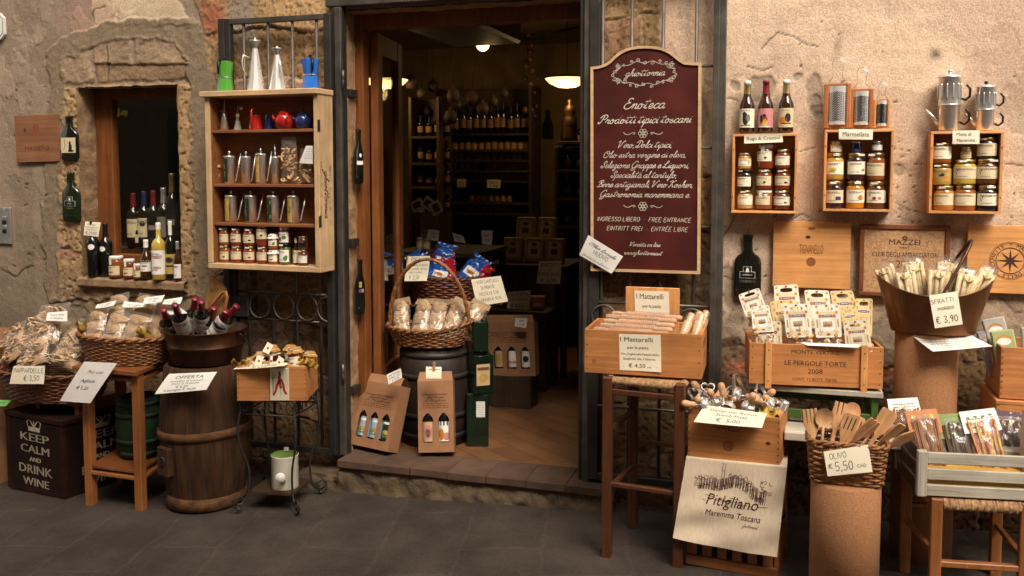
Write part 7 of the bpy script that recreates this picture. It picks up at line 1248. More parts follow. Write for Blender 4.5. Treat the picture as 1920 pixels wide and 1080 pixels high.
cn=thing('walking_cane','brown walking cane with curved handle in front of the plaque','cane',Pq(240,480,.20));MB().tube([tuple(Pq(X,Y,.20)-Pq(240,480,.20))for X,Y in((215,620),(235,480),(262,350),(275,280),(262,232),(225,240),(180,300),(135,350),(95,400),(80,470))],.0095,MATS['table_wood'],8).build('stick',cn)
zi=.525;isx=[(-2.665,-.545),(-2.375,-.505),(-2.41,-.22),(-2.70,-.26)];c=Vector((-2.54,-.38,gz(-2.54)));it=thing('iron_stand','black wrought iron plant stand with scrolled feet under the jar crate','stand',c);im=MATS['iron'];L4=lambda x,y,z:(x-c.x,y-c.y,z-c.z)
for(x,y)in isx:
 u=Vector((x-c.x,y-c.y,0)).normalized();pts=[]
 for f,z in((1.02,zi),(.97,zi-.05),(1.05,zi-.14),(1.0,zi-.24),(.80,zi-.36),(.80,.05),(.92,.0),(1.06,-.035)):pts.append(Vector((c.x,c.y,0))+Vector((x-c.x,y-c.y,0))*f+Vector((0,0,z if z>.1 else z)))
 P=[L4(q.x,q.y,q.z)for q in pts];sm_=[]
 for i in range(len(P)-1):
  a_,b_,c_,d_=[Vector(P[max(0,min(len(P)-1,i+k))])for k in(-1,0,1,2)]
  for k in range(6):tt=k/6;sm_.append(.5*(2*b_+(c_-a_)*tt+(2*a_-5*b_+4*c_-d_)*tt**2+(3*b_-a_-3*c_+d_)*tt**3))
 e=Vector(P[-1]);
 for k in range(18):a=-math.pi/2+k*.42;r=.036*(1-k/26);sm_.append(e+u*(r*math.cos(a))+Vector((0,0,.036+r*math.sin(a))))
 mb=MB();mb.tube(sm_,.0058,im,6);mb.ball(e+Vector((0,0,-.002)),.013,im,8,sc=(1,1,.7));mb.build('leg',it)
for z,nm in((zi,'top_ring'),(zi-.075,'lower_ring')):mb=MB();mb.tube([L4(x,y,z)for x,y in isx],.005,im,6,True);mb.build(nm,it)
for i in range(4):
 a_,b_=Vector(L4(*isx[i],zi-.038)),Vector(L4(*isx[(i+1)%4],zi-.038));mb=MB()
 for k in range(5):q=a_.lerp(b_,(k+.5)/5);e=(b_-a_).normalized();mb.tube([q+e*(.018*math.cos(t*.5))*(1-t/22)+Vector((0,0,.032*math.sin(t*.5)*(1-t/30)))for t in range(14)],.0028,im,5)
 mb.build('scroll_frieze',it)
tr_=MB();tr_.add([L4(x*.8+c.x*.2,y*.8+c.y*.2,.045)for x,y in isx]+[L4(x*.8+c.x*.2,y*.8+c.y*.2,.033)for x,y in isx],[(0,1,2,3),(4,5,6,7),(0,1,5,4),(1,2,6,5),(2,3,7,6),(3,0,4,7)],MATS['dark_wood']);tr_.build('lower_shelf',it)
tp=MB();tp.add([L4(x,y,zi-.004)for x,y in isx]+[L4(x,y,zi+.003)for x,y in isx],[(0,1,2,3),(4,5,6,7),(0,1,5,4),(1,2,6,5),(2,3,7,6),(3,0,4,7)],im);tp.build('top_plate',it)
A=WZ(449,750,zi+.006);B=WZ(579,750,zi+.006);A.y-=.02;B.y-=.02
hc_,hw3=crate('wine_crate','small pine crate of cloth capped jars on the iron stand',A,B,.172,.26,MATS['crate_wood'],.011,fingers=15,nails=False,group='wooden wine crates used as displays')
tl=thing('ceramic_tile','cream ceramic tile painted with red chillies on the jar crate','tile',l2w(hc_,(.62*hw3,-.006,.086)),hc_.rotation_euler.z*57.3);mb=MB();mb.box(-.047,.047,-.006,.004,-.082,.082,mat('tile_glaze',(.68,.62,.46),.2,col2=(.6,.53,.38),bump=0),b=.002);fn=lambda x,z:(x,-.0066,z);chl=M_('chilli',(.42,.02,.012),.3,.3)
put2d(mb,ribbon([[(-.004,.03),(.004,.045),(.000,.065)],[(.004,.03),(-.010,.0),(-.020,-.035),(-.030,-.055)],[(.006,.03),(.018,.005),(.024,-.03),(.034,-.05)],[(.0,.03),(.004,.0),(.008,-.02)]],.011),chl,fn);put2d(mb,ribbon([[(.006,.072),(.006,-.06)]],.0015),DEC['green'],fn);put2d(mb,text2d('Peperoncino','cur',.012,.11),INK,lambda x,z:(-.034+z,-.0066,-x));mb.build('glazed_tile',tl,fix=False)
card('cream card about jams lying over the front of the jar crate',quad(453,678,540,680,531,689,438,692,.50,.61),[(.5,.64,.2,'Confetture artigianali','font',.6),(.5,.38,.2,'Mostarde e Gelatine','font',.62),(.5,.08,.2,'€ 4,50','font',.3)])
jl=[(.13,.05,0,'amber',.062,.075,'front left'),(.40,.05,0,'rust',.07,.08,'front middle'),(.66,.05,0,'brown',.065,.07,'front right of the middle'),(.87,.05,0,'red',.065,.07,'front right corner'),(.25,.13,.03,'dark',.068,.085,'second row left'),(.52,.13,.03,'berry',.068,.085,'second row middle'),(.78,.12,.04,'red',.075,.10,'tallest with dark red jam'),(.35,.20,.05,'rust',.068,.085,'back row left'),(.62,.20,.05,'rust',.068,.085,'back row middle'),(.92,.19,.03,'amber',.062,.075,'back right corner'),(.08,.15,.0,'dark',.06,.08,'left side behind the front')]
for i,(u,y,z,f,w,h,lb)in enumerate(jl):jar(f'ochre cloth capped jar, {lb} of the small crate',l2w(hc_,(u*hw3,y,.105+z)),w,h,'gold',f,['chili','none','mushroom'][i%3],group='cloth capped jars in the small crate',rz=-8+10*(i%3),cloth=(i!=5),lab=(.1,.55),tl=(random.uniform(-8,4),random.uniform(-8,8)))
for i,(u,y,z,rz,ry)in enumerate([(.30,.03,.195,10,14),(.60,.02,.190,-8,24),(.38,.10,.245,10,25),(.50,.0,.20,0,-6)]):
 o=thing('jar_tag',['folded cream tag at the front left of the jars','folded cream tag in front of the middle jar','cream tag with red mark on the back jars','narrow cream strip tag between the front jars'][i],'tag',l2w(hc_,(u*hw3,y,z)),rz,None,-20,ry);mb=MB();w=.018 if i<3 else .007;mb.box(-w,w,-.0006,.0006,-.026,.026,PAP);put2d(mb,disc2d(0,0,.006),chl,lambda x,q:(x,-.0011,q));mb.build('slip',o)
for x,y,rz,lb in((-.0,.03,30,'yellow lining paper at the left corner of the jar crate'),(.95,.04,-20,'yellow lining paper at the right corner of the jar crate')):lining(lb,l2w(hc_,(x*hw3+.01,y,.172)),.085,.07,x+5).rotation_euler=(R(-40),0,R(rz))
wcn=thing('watering_can','small cream watering can with green inside on the iron stand shelf','watering can',(-2.50,-.40,.046+.0),24);cr_m=mat('cream_enamel',(.72,.68,.56),.35,col2=(.66,.6,.48),bump=.03,coat=.3);lg=mat('lime_enamel',(.30,.46,.10),.4,bump=0)
s=prj(wcn.location)[2]/FPX;r=25*s;h=62*s
MB().lathe([(0,0),(r*.98,0),(r,h*.02),(r,h*.97),(r*1.03,h),(r,h*1.005)],cr_m,n=32).build('body',wcn);MB().lathe([(r*.985,h*1.0),(r*.97,h*.2),(0,h*.2)],lg,n=32).build('inner_lining',wcn)
mb=MB();mb.tube([(0,-r,h*.30),(-.004,-r*1.5,h*.5),(-.004,-r*2.0,h*.55)],[r*.22,r*.16,r*.14],cr_m,10);mb.build('spout',wcn)
mb=MB();M5=TM((-.004,-r*2.05,h*.56),0,80);mb.lathe([(0,.008),(r*.34,.006),(r*.36,0),(r*.16,-.02)],WHT,M5,n=20)
for k in range(14):a=k*2.4;q=r*.3*math.sqrt((k+.5)/14);mb.lathe([(0,.0095),(.0018,.0095),(.0018,.007)],MATS['grey_ink'],M5@Matrix.Translation((q*math.cos(a),q*math.sin(a),0)),n=6)
mb.build('rose',wcn);hd=MB();hd.tube([(.0,r*.98,h*.5),(.0,r*1.5,h*.7),(0,r*1.2,h*1.05),(0,r*.9,h*1.0)],r*.08,cr_m,6);hd.build('handle',wcn);MB().box(-.012,.012,r*.9,r*.95,h*.98,h*1.10,WHT).build('price_tag',wcn)
# = on the doorstep and inside the shop
def ringcell(mb,F,rect,inner,ctr,m,n=40):
 out,inn=[],[]
 for i in range(n):
  a=2*math.pi*(i+.5)/n;c,s=math.cos(a),math.sin(a)
  ks=[((rect[1]if c>0 else rect[0])-ctr[0])/c if abs(c)>1e-6 else 9,((rect[3]if s>0 else rect[2])-ctr[1])/s if abs(s)>1e-6 else 9];k=min(ks);out.append((ctr[0]+k*c,ctr[1]+k*s));lo,hi=0,k
  for _ in range(22):
   mid=(lo+hi)/2
   if inner(ctr[0]+mid*c,ctr[1]+mid*s):lo=mid
   else:hi=mid
  inn.append((ctr[0]+lo*c,ctr[1]+lo*s))
 for cx,cz in((rect[0],rect[2]),(rect[1],rect[2]),(rect[1],rect[3]),(rect[0],rect[3])):
  j=min(range(n),key=lambda i:(out[i][0]-cx)**2+(out[i][1]-cz)**2);out[j]=(cx,cz)
 mb.add([F(*p)for p in out+inn],[(i,(i+1)%n,n+(i+1)%n,n+i)for i in range(n)],m)
 mb.add([F(*p)for p in inn]+[F(p[0],p[1],.003)for p in inn],[(i,(i+1)%n,n+(i+1)%n,n+i)for i in range(n)],m)
def wine_carton(label,TL,TR,BR,BL,dep,nb,labs,group,text=True,scale=1):
 ex=((BR-BL)+(TR-TL))/2;w=ex.length;ex.normalize();ez=((TL-BL)+(TR-BR))/2;h=ez.length;ez=(ez-ex*ez.dot(ex)).normalized();ey=ez.cross(ex)
 Q=Matrix((ex,ey,ez)).transposed().to_quaternion();t=thing('wine_carton',label,'wine carton',BL,0,group);t.rotation_mode='QUATERNION';t.rotation_quaternion=Q;m=MATS['card_brown'];fp=MB();F=lambda x,z,y=0:(x,y,z)
 z0,z1=h*.135,h*.56;cw=w*.90/nb;x0=w*.05
 fp.add([F(0,0),F(w,0),F(w,z0*.9),F(0,z0*.9)],[(0,1,2,3)],m);fp.add([F(0,z1*1.06),F(w,z1*1.06),F(w,h),F(0,h)],[(0,1,2,3)],m)
 fp.add([F(0,z0*.9),F(x0,z0*.9),F(x0,z1*1.06),F(0,z1*1.06)],[(0,1,2,3)],m);fp.add([F(w-x0,z0*.9),F(w,z0*.9),F(w,z1*1.06),F(w-x0,z1*1.06)],[(0,1,2,3)],m)
 for k in range(nb):
  a,b=x0+cw*k,x0+cw*(k+1);cx=(a+b)/2;hw=cw*.34
  def arch(x,z):
   u=abs(x-cx)
   if z<z0 or u>hw:return False
   zs=z1-hw*1.35
   if z<zs:return True
   return u<hw*max(0,1-((z-zs)/(z1-zs))**1.5)
  ringcell(fp,F,(a,b,z0*.9,z1*1.06),arch,(cx,(z0+z1)/2),m)
 if text:
  bi=MATS['brown_ink'];rg=random.Random(nb)
  for tx,z,hh,ww in(('Enogastronomia',.80,.030,.70),('ghiottornia',.755,.032,.50),('di Pitigliano',.71,.030,.66)):put2d(fp,text2d(tx,'cur',hh*h,ww*w,8),bi,lambda x,q:F(w/2+x,z*h+q,-.0008))
  for z in(.675,.645,.618):put2d(fp,dashes2d(w*.14,w*.86,z*h,h*.008,rg),bi,lambda x,q:F(x,q,-.0008))
 fp.build('front_panel',t,fix=False)
 for bx_,nm in(((0,.003,.0005,dep,0,h),'side_panel'),((w-.003,w,.0005,dep,0,h),'side_panel'),((.003,w-.003,dep-.003,dep,0,h),'back_panel'),((.003,w-.003,.0005,dep-.003,0,.003),'bottom_panel')):MB().box(*bx_,m).build(nm,t)
 fl=MB();q=h*.13;fl.add([(0,0,h),(w*.04,dep*.34,h+q),(w*.96,dep*.34,h+q),(w,0,h)],[(0,1,2,3)],m);o=fl.build('handle_flap',t,fix=False);o.location.y=.0;fl=MB();fl.add([(0,dep,h),(w*.04,dep*.55,h+q),(w*.96,dep*.55,h+q),(w,dep,h)],[(0,1,2,3)],m);fl.build('handle_flap',t,fix=False)
 for k in range(nb):
  cx=x0+cw*(k+.5);b=bottle(labs[k][0],BL+ex*cx+ey*(dep*.5)+ez*.006,min(.075,cw*.92),min(.30,h*.86)*1.0,'wine','dark_glass','black',.76,(.17,.52,labs[k][1],labs[k][2],False),group=None,half=86);b.rotation_mode='QUATERNION';b.rotation_quaternion=Q
 return t
sky_=DEC['sky'];tan_l=M_('tanlab',(.62,.40,.24),.6,0);land=[('o',-.1,.25,.5,.16,'green'),('o',.2,.38,.3,.12,'gold'),('r',0,.85,.5,.06,'white')]
K5=lambda X,Y,d:W(640+X/3.856,640+Y/3.856,d);KZ=lambda X,Y:WZ(640+X/3.856,640+Y/3.856,SZ+.004)
bl_,br_2=KZ(58,740),KZ(335,800);bl_.y-=.07;br_2.y-=.07;tl_,tr_2=K5(200,290,-bl_.y-.10),K5(478,335,-br_2.y-.10)
bl_,br_2=K5(58,740,-bl_.y),K5(335,800,-br_2.y)
wine_carton('wide brown wine carton with three arched windows, leaning on the doorstep',tl_,tr_2,br_2,bl_,.09,3,[('left bottle with landscape label in the three bottle carton',sky_,land),('middle bottle with landscape label in the three bottle carton',sky_,land),('right bottle with landscape label in the three bottle carton',DEC['teal'],land)],None)
bl_,br_2=KZ(558,806),KZ(822,803);d2=-bl_.y+.06;bl_,br_2=K5(558,806,d2),K5(822,801,d2-.05);tl_,tr_2=K5(555,290,d2-.07),K5(803,282,d2-.12)
wine_carton('narrow brown wine carton with two arched windows, on the doorstep',tl_,tr_2,br_2,bl_,.085,2,[('bottle with arched tan label in the two bottle carton',tan_l,[('o',0,.5,.22,.36,'pink'),('o',0,.45,.14,.24,'brown')]),('black bottle with white and orange label in the two bottle carton',WPAP,[('o',-.3,.35,.16,.3,'orange'),('o',.25,.25,.2,.2,'pink'),('r',0,.9,1,.10,'ink')])],None)
card('white tag with red writing tied to the wide wine carton',[K5(328,240,.0),K5(428,195,.0),K5(440,262,.02),K5(340,312,.02)],[(.5,.66,.16,'Vino Toscano','cap',.8,9),(.5,.38,.16,'MORELLINO','cap',.8,9,DEC['red']),(.55,.10,.16,'€ 12,90','cap',.5,9)],paper=WPAP,name='price_tag',cat='price tag')
card('cream tag clipped on the narrow wine carton',[K5(612,183,.02),K5(724,185,.0),K5(724,270,.02),K5(612,268,.04)],[(.5,.70,.12,'Vino - Birra','cap',.8,9)],name='price_tag',cat='price tag')
pg=thing('clothes_peg','small pale wooden peg holding the tag on the narrow carton','peg',K5(672,190,.02));MB().box(-.006,.006,-.008,.004,-.012,.030,MATS['beech_z'],b=.002).build('peg_body',pg)
def tin(label,p,w,d,h,rz,decs):
 t=thing('oil_tin',label,'oil tin',p,rz,'green oil tins stacked inside the doorway');g=MATS['green_tin'];MB().box(-w/2,w/2,-d/2,d/2,0,h,g,b=.006).build('tin_body',t);r=MB()
 for z in(.004,h-.004):r.tube([(sx*(w/2-.002),sy*(d/2-.002),z)for sx,sy in((-1,-1),(1,-1),(1,1),(-1,1))],.003,MATS['green_tin'],6,True)
 r.build('rim',t);lb=MB()
 for face,x0,x1,z0,z1,m,dd in decs:
  fn=(lambda x,z:(x*w,-d/2-.001,z*h))if face=='f' else(lambda x,z:(w/2+.001,x*d,z*h));put2d(lb,rect2d(x0,x1,z0,z1),m,fn);fn2=(lambda x,z:(x*w,-d/2-.0016,z*h))if face=='f' else(lambda x,z:(w/2+.0016,x*d,z*h))
  for k in range(dd):put2d(lb,dashes2d(x0+.03,x1-.03,z0+(z1-z0)*(k+.5)/dd,(z1-z0)*.03,random.Random(k)),DEC['grey'],fn2)
  if not dd:put2d(lb,disc2d((x0+x1)/2,z0+(z1-z0)*.35,(x1-x0)*.32,(z1-z0)*.22),DEC['gold'],fn2);put2d(lb,rect2d(x0+.04,x1-.04,z0+(z1-z0)*.72,z0+(z1-z0)*.86),DEC['brown'],fn2)
 lb.build('paper_label',t,fix=False);sc=MB();sc.lathe([(.018,h),(.018,h+.012),(0,h+.012)],MATS['black'],Matrix.Translation((w*.25,0,0)),n=14);sc.build('screw_cap',t);return t
p1=WZ(889,838,SZ-.005);p1.z=SZ-.005;p1.y+=.06
tin('lowest and tallest green oil tin with white printed slip',p1,.125,.10,.300,18,[('f',-.05,.34,.56,.86,WPAP,9)])
p2=p1+Vector((.012,.01,.303));tin('middle green oil tin with landscape label, turned sideways',p2,.115,.135,.215,38,[('f',-.38,.30,.22,.78,tan_l,0)])
p3=p2+Vector((.0,.0,.232));tin('topmost small dark green oil tin with pale side label',p3,.085,.085,.170,24,[('s',-.30,.35,.18,.72,tan_l,0)])
ck=thing('cask','dark wooden cask in the doorway behind the wine cartons','cask',(-1.985,.37,SZ-.006));cdm=mat('cask_wood',(.030,.017,.010),.6,col2=(.015,.009,.006),scale=(30,30,3),bump=.3);CHt=.565
MB().lathe([(0,0),(.185,0),(.205,.14),(.212,.28),(.205,.42),(.190,CHt),(.18,CHt),(.175,CHt-.02),(0,CHt-.02)],cdm,n=40).build('staves',ck)
for z,r in((.06,.196),(.18,.210),(.40,.2085),(.52,.1965)):MB().lathe([(r,z-.015),(r+.003,z-.015),(r+.002,z+.015),(r-.002,z+.015)],MATS['iron'],n=40).build('hoop',ck)
hb=basket('wicker basket with tall arched handle full of bagged pici, on the dark cask',(-1.985,.30,SZ+CHt-.002),.245,.17,.095,.80,9,36,MATS['wicker'],4,group='wicker baskets of goods',rimw=.010,handle=(.40,-4),dip=lambda a:.045*math.cos(a)**2*(1 if math.cos(a)>0 else .2))
for i,(x,y,rz,ry,lb)in enumerate([(-.15,-.02,10,-12,'kraft topped pici bag furthest left in the handled basket'),(-.055,-.03,-4,-4,'kraft topped pici bag second in the handled basket'),(.03,-.02,5,4,'kraft topped pici bag third in the handled basket'),(.12,-.02,8,12,'kraft topped pici bag fourth, by the right handle end'),(.08,.06,0,18,'kraft topped pici bag behind on the right'),(.19,.05,12,26,'kraft topped pici bag poking out beyond the right handle')]):
 pasta_bag(lb,l2w(hb,(x,y-.02,.035)),.115,.25,.055,'pici',90+i,-34,ry,rz,'kraft topped pici bags in the handled basket',(mat('kraft_paper',(.36,.23,.12),.7,col2=(.30,.18,.09),bump=.2),.16,[]))
UZ=W(820,573,-.80).z;us=thing('plinth_stand','plain dark wooden pedestal hidden behind the handled basket','pedestal',(-2.13,.88,SZ-.006));MB().box(-.15,.15,-.12,.12,0,UZ-SZ,MATS['dark_wood'],b=.004).build('column',us);MB().box(-.19,.19,-.15,.15,UZ-SZ,UZ-SZ+.012,MATS['dark_wood'],b=.003).build('top_board',us)
ubk=basket('reddish wicker basket piled with blue and red biscuit bags',(-2.12,.86,UZ+.014),.225,.155,.165,.86,11,34,mat('red_wicker',(.22,.07,.028),.45,col2=(.09,.03,.013),scale=(50,50,50),bump=.3),0,group='wicker baskets of goods',rimw=.010)
blu,rdf=M_('blue_foil',(.015,.10,.42),.25,.6),M_('red_foil',(.45,.012,.018),.25,.6)
def foil_bag(label,x,y,z,w,h,m,rz,ry,rx,sd,lm=True):
 t=thing('biscuit_bag',label,'biscuit bag',l2w(ubk,(x,y,z)),rz,'blue and red biscuit bags in the upper basket',rx,ry);f=MB()
 def sh(u,v,s_):k=max(0,1-abs(2*u-1)**3)*max(0,1-abs(2*min(v/.86,1)-1)**5);n_=noise.noise(Vector((u*5+sd,v*6,s_)))*.014+noise.noise(Vector((u*14,v*14+sd,s_)))*.005;q=1-.45*math.exp(-((v-.84)/.07)**2);return((u-.5)*w*q,s_*.035*k+n_,v*h)
 f.grid(lambda u,v:sh(u,v,-1),18,22,m);f.grid(lambda u,v:sh(u,v,1),18,22,m);f.build('foil',t,fix=False)
 if lm:g=MB();g.grid(lambda u,v:(lambda q:(q[0],q[1]-.0015,q[2]))(sh(.16+.68*u,.28+.26*v,-1)),10,8,WPAP);g.grid(lambda u,v:(lambda q:(q[0],q[1]-.0024,q[2]))(sh(.30+.36*u,.34+.10*v,-1)),8,5,DEC['orange']);g.build('paper_label',t,fix=False)
for i,a in enumerate([(-.13,-.03,.12,.14,.19,blu,10,-16,-20),(-.02,-.06,.11,.15,.17,blu,-5,8,-30),(.14,-.02,.12,.14,.21,blu,0,32,-24),(-.05,.05,.17,.14,.20,blu,8,14,-10),(.06,-.05,.12,.095,.22,rdf,5,-16,-34),(.02,.03,.20,.09,.17,rdf,0,-50,-20),(.20,.03,.13,.09,.14,rdf,0,40,-10),(-.16,.05,.15,.14,.17,blu,14,-28,-10)]):
 foil_bag(['blue bag with white label at the left of the upper basket','blue bag with white label low in front','blue bag slanting to the right of the upper basket','blue bag highest at the back','red bag standing in front among the blue ones','red bag lying across the top','red bag end showing at the far right','blue bag at the back left behind the Pici card'][i],*a,i,a[5]is blu)
V4=lambda X,Y,d:W(640+X/4.154,440+Y/4.154,d)
card('cream card for pici priced 3,50 on the upper basket',[V4(513,170,-.66),V4(692,165,-.66),V4(668,360,-.64),V4(490,362,-.64)],[(.38,.80,.15,'PICI','cap',.36,9),(.74,.80,.08,'senza glutine','cap',.34,9),(.5,.60,.07,'con farina di grano','cap',.84,9),(.5,.45,.07,'dal sapore antico','cap',.84,9),(.45,.31,.07,'trafilati al bronzo','cap',.58,9),(.42,.07,.15,'€ 3,50','cap',.44,8)])
card('cream card for cantucci di Prato beside the upper basket',[V4(1010,350,-.60),V4(1240,320,-.60),V4(1300,520,-.56),V4(1060,560,-.56)],[(.50,.80,.12,'I Veri cantucci','cap',.78,8),(.48,.58,.12,'di Prato','cap',.44,8),(.48,.36,.11,'Piccoli € 5,50','cap',.62,8),(.50,.14,.11,'Grandi € 10,30','cap',.66,8)])
def shelf_unit(label,x,y,w,d,zs,h,m,name='shelf_unit',back=True):
 t=thing(name,label,'shelves',(x,y,SZ-.006));z0=SZ-.006
 for sx in(0,w-.03):MB().box(sx,sx+.03,0,d,0,h,m,b=.003).build('upright',t)
 for z in zs:MB().box(.031,w-.031,.002,d,z-z0-.025,z-z0,m,b=.002).build('shelf',t)
 if back:MB().box(.031,w-.031,d+.001,d+.012,0,h,m).build('back_panel',t)
 return t
BY=4.02;pz=lambda py,y=BY:W(910,py,-y).z;pxx=lambda px,y=BY:W(px,300,-y).x
rows=[251,281,300,319,338];zsh=[pz(v)for v in rows]
shelf_unit('dark wooden shelves of jars and bottles at the back of the shop',pxx(822),BY-.14,pxx(1004)-pxx(822),.34,zsh+[pz(398),pz(378),.5],2.35,MATS['dark_wood'])
jp=None;rg=random.Random(11)
def back_jar(px,z,hh,ww,fill,y,lab):
 global jp
 x=pxx(px,y)
 if jp is None:
  t=thing('preserve_jar','small jar with tan label on the shelves at the back of the shop','jar',(x,y,z),0,'jars on the shelves at the back of the shop');MB().lathe([(0,0),(.033,0),(.035,.004),(.035,.075),(.029,.083),(0,.083)],JC['amber'],n=14).build('glass_jar',t);MB().lathe([(.030,.083),(.031,.095),(0,.096)],LID['dark'],n=14).build('lid',t);MB().lathe([(.0356,.015),(.0356,.068)],M_('tanl',(.46,.27,.08),.6,0),n=10,a0=200,a1=340).build('paper_label',t);jp=t;return
 c=copytree(jp);c.location=(x,y,z);c.rotation_euler=(0,0,rg.uniform(-.3,.3));c.scale=(ww,ww,hh)
for r in(1,2,3,4):
 for k in range(13):
  if rg.random()<.06:continue
  back_jar(842+k*12.2+rg.uniform(-1,1),zsh[r],rg.uniform(.9,1.05)*.95,rg.uniform(.9,1.0),0,BY,0)
for z in(pz(378),pz(398)):
 for k in range(7):back_jar(886+k*11.5,z,.8,.85,0,BY,0)
bp_=None
for k in range(14):
 x=pxx(832+k*12.5);lab='wine bottle with tan label on the top shelf at the back of the shop'
 if bp_ is None:bp_=bottle(lab,(x,BY,zsh[0]),.072,.29,lab=(.2,.5,M_('tanl2',(.34,.18,.07),.6,0),(),False),rz=-10,group='bottles on the top shelf at the back of the shop')
 else:c=copytree(bp_);c.location=(x+rg.uniform(-.01,.01),BY,zsh[0]);q=rg.uniform(.9,1.08);c.scale=(1,1,q)
for a,lb in(((857,336,874,336,874,351,857,351),'small lit price card at the left of the back shelf'),((913,336.5,939,337,938,353,913,352),'wider lit price card at the right of the back shelf')):card(lb,quad(*a,-BY+.16),[(.5,.5,.25,'MIELE','cap',.6,9),(.5,.12,.25,'€ 5,00','cap',.6,9)])
sx_,sy_=pxx(1040,3.2),3.2;shelf_unit('dark shelves of bottles along the right of the shop',sx_,sy_,.9,.3,[W(1060,v,-sy_).z for v in(265,318,372,425)],1.75,MATS['dark_wood'])
bn_=0
for v in(318,372,425):
 for k in range(5):c=copytree(bp_);c.location=(sx_+.09+.11*k,sy_+.14,W(1060,v,-sy_).z);c.scale=(1,1,.62);c['label']='small bottle on the dark shelves along the right of the shop';c['group']='bottles on the shelves along the right of the shop'
um=mat('old_brass',(.05,.022,.008),.45,.6,bump=.1);ur=thing('coffee_urn','brass coffee urn with stacked rounded body on the right shelves','coffee urn',(pxx(1066,3.3),3.33,W(1060,265,-3.2).z));s=prj(ur.location)[2]/FPX
MB().lathe([(0,0),(16*s,0),(17*s,8*s),(13*s,18*s),(15*s,30*s),(13*s,44*s),(9*s,50*s),(12*s,56*s),(8*s,66*s),(3*s,70*s),(5*s,76*s),(0,80*s)],um,n=24).build('body',ur);MB().tube([(15*s,0,20*s),(26*s,0,26*s),(30*s,0,40*s)],2.5*s,um,8).build('spout',ur)
t=thing('bottle_shaped_plaque','dark bottle shaped plaque on the lit wall at the back right','plaque',(W(1027,232,-4.55).x,4.565,W(1027,258,-4.55).z));s=8.9/FPX;MB().prism([(-9*s,0),(9*s,0),(10*s,4*s),(10*s,26*s),(4*s,38*s),(3.4*s,54*s),(-3.4*s,54*s),(-4*s,38*s),(-10*s,26*s),(-10*s,4*s)],-.02,.01,MATS['black']).build('panel',t)
def table(label,x0,x1,y0,y1,z,m):
 t=thing('display_table',label,'table',((x0+x1)/2,(y0+y1)/2,SZ-.006));w,d,h=(x1-x0)/2,(y1-y0)/2,z-SZ+.006;MB().box(-w,w,-d,d,h-.03,h,m,b=.003).build('top_board',t)
 for sx in(-1,1):
  for sy in(-1,1):MB().box(sx*(w-.03)-.02,sx*(w-.03)+.02,sy*(d-.03)-.02,sy*(d-.03)+.02,0,h-.03,m).build('leg',t)
 return t
Y1=1.35;z1=W(820,470,-Y1).z;table('table of goods just inside the shop on the left',W(748,460,-Y1).x,W(905,460,-Y1).x,Y1-.15,Y1+.55,z1,MATS['dark_wood'])
def I(px,py,y):return W(px,py,-y)
mv=mat('vase_wicker',(.30,.19,.12),.7,col2=(.18,.11,.07),scale=(40,40,40),bump=.4)
v=thing('woven_holder','woven holder stuffed with white cards on the inner table','holder',(I(798,440,Y1+.2).x,Y1+.2,z1));s=prj(v.location)[2]/FPX;MB().lathe([(0,0),(20*s,0),(24*s,40*s),(26*s,68*s),(24*s,68*s),(0,60*s)],mv,n=4,sm=False).build('body',v)
for k,(x,z,ry)in enumerate(((-10,70,-25),(2,74,35),(14,70,60),(-2,64,75))):
 o=thing('greeting_card',['white card leaning left out of the woven holder','white card upright in the woven holder','white card leaning right out of the woven holder','white card lying flat in the woven holder'][k],'card',v.location+Vector((x*s,-.03,z*s)),0,None,-15,ry);mb=MB();mb.box(-12*s,12*s,-.002,.002,0,22*s,WPAP);mb.box(-8*s,8*s,-.003,-.0021,5*s,17*s,DEC['brown']);mb.build('card_sheet',o)
for px,w,h,f,lb in((787,13,24,'yellow','small yellow bottle in front on the inner table'),(800,15,22,'honey','squat honey jar in front on the inner table')):p=I(px,465,Y1);p.z=z1;s=prj(p)[2]/FPX;jar(lb,p,w*s,h*s,'silver',f,sticker=False)
for q,lb in(((803,430,824,432,822,452,800,449),'pale card standing behind the small bottles inside'),((848,436,868,442,874,456,852,453),'tan slip slanting on the inner table'),((902,432,924,432,922,459,904,458),'white upright card at the right of the inner table')):card(lb,quad(*q,-Y1-.1),[(.5,.55,.16,'Prodotti','cap',.6,9),(.5,.25,.16,'€ 6,50','cap',.5,9)],paper=WPAP)
Y2=2.25;z2=I(1000,492,Y2).z;table('table with stacked biscuit packs further inside the shop',I(925,500,Y2).x,I(1075,500,Y2).x,Y2-.2,Y2+.4,z2,MATS['dark_wood']);tp_m=M_('tan_pack',(.50,.34,.15),.6,.2)
for k,(px,zz,lb)in enumerate(((958,0,'pale biscuit pack, left on the inner stack'),(998,0,'pale biscuit pack, middle of the inner stack'),(1036,0,'pale biscuit pack, right on the inner stack'),(975,.17,'pale biscuit pack on top at the left of the inner stack'),(1014,.17,'pale biscuit pack on top at the right of the inner stack'))):
 p=I(px,480,Y2-.05);o=thing('biscuit_pack',lb,'biscuit pack',(p.x,Y2+(.1 if zz else 0),z2+zz*.9),rg.uniform(-10,10),'biscuit packs on the inner table',-16);MB().box(-.075,.075,-.03,.03,0,.19,tp_m,b=.008).build('pack_body',o);mb=MB();fn=lambda x,z:(x,-.0308,z);put2d(mb,rect2d(-.05,.05,.03,.16),CRM,fn);put2d(mb,rect2d(-.025,.025,.06,.10),DEC['brown'],lambda x,z:(x,-.0314,z));put2d(mb,disc2d(0,.135,.022,.014),DEC['brown'],lambda x,z:(x,-.0314,z));mb.build('printed_label',o,fix=False)
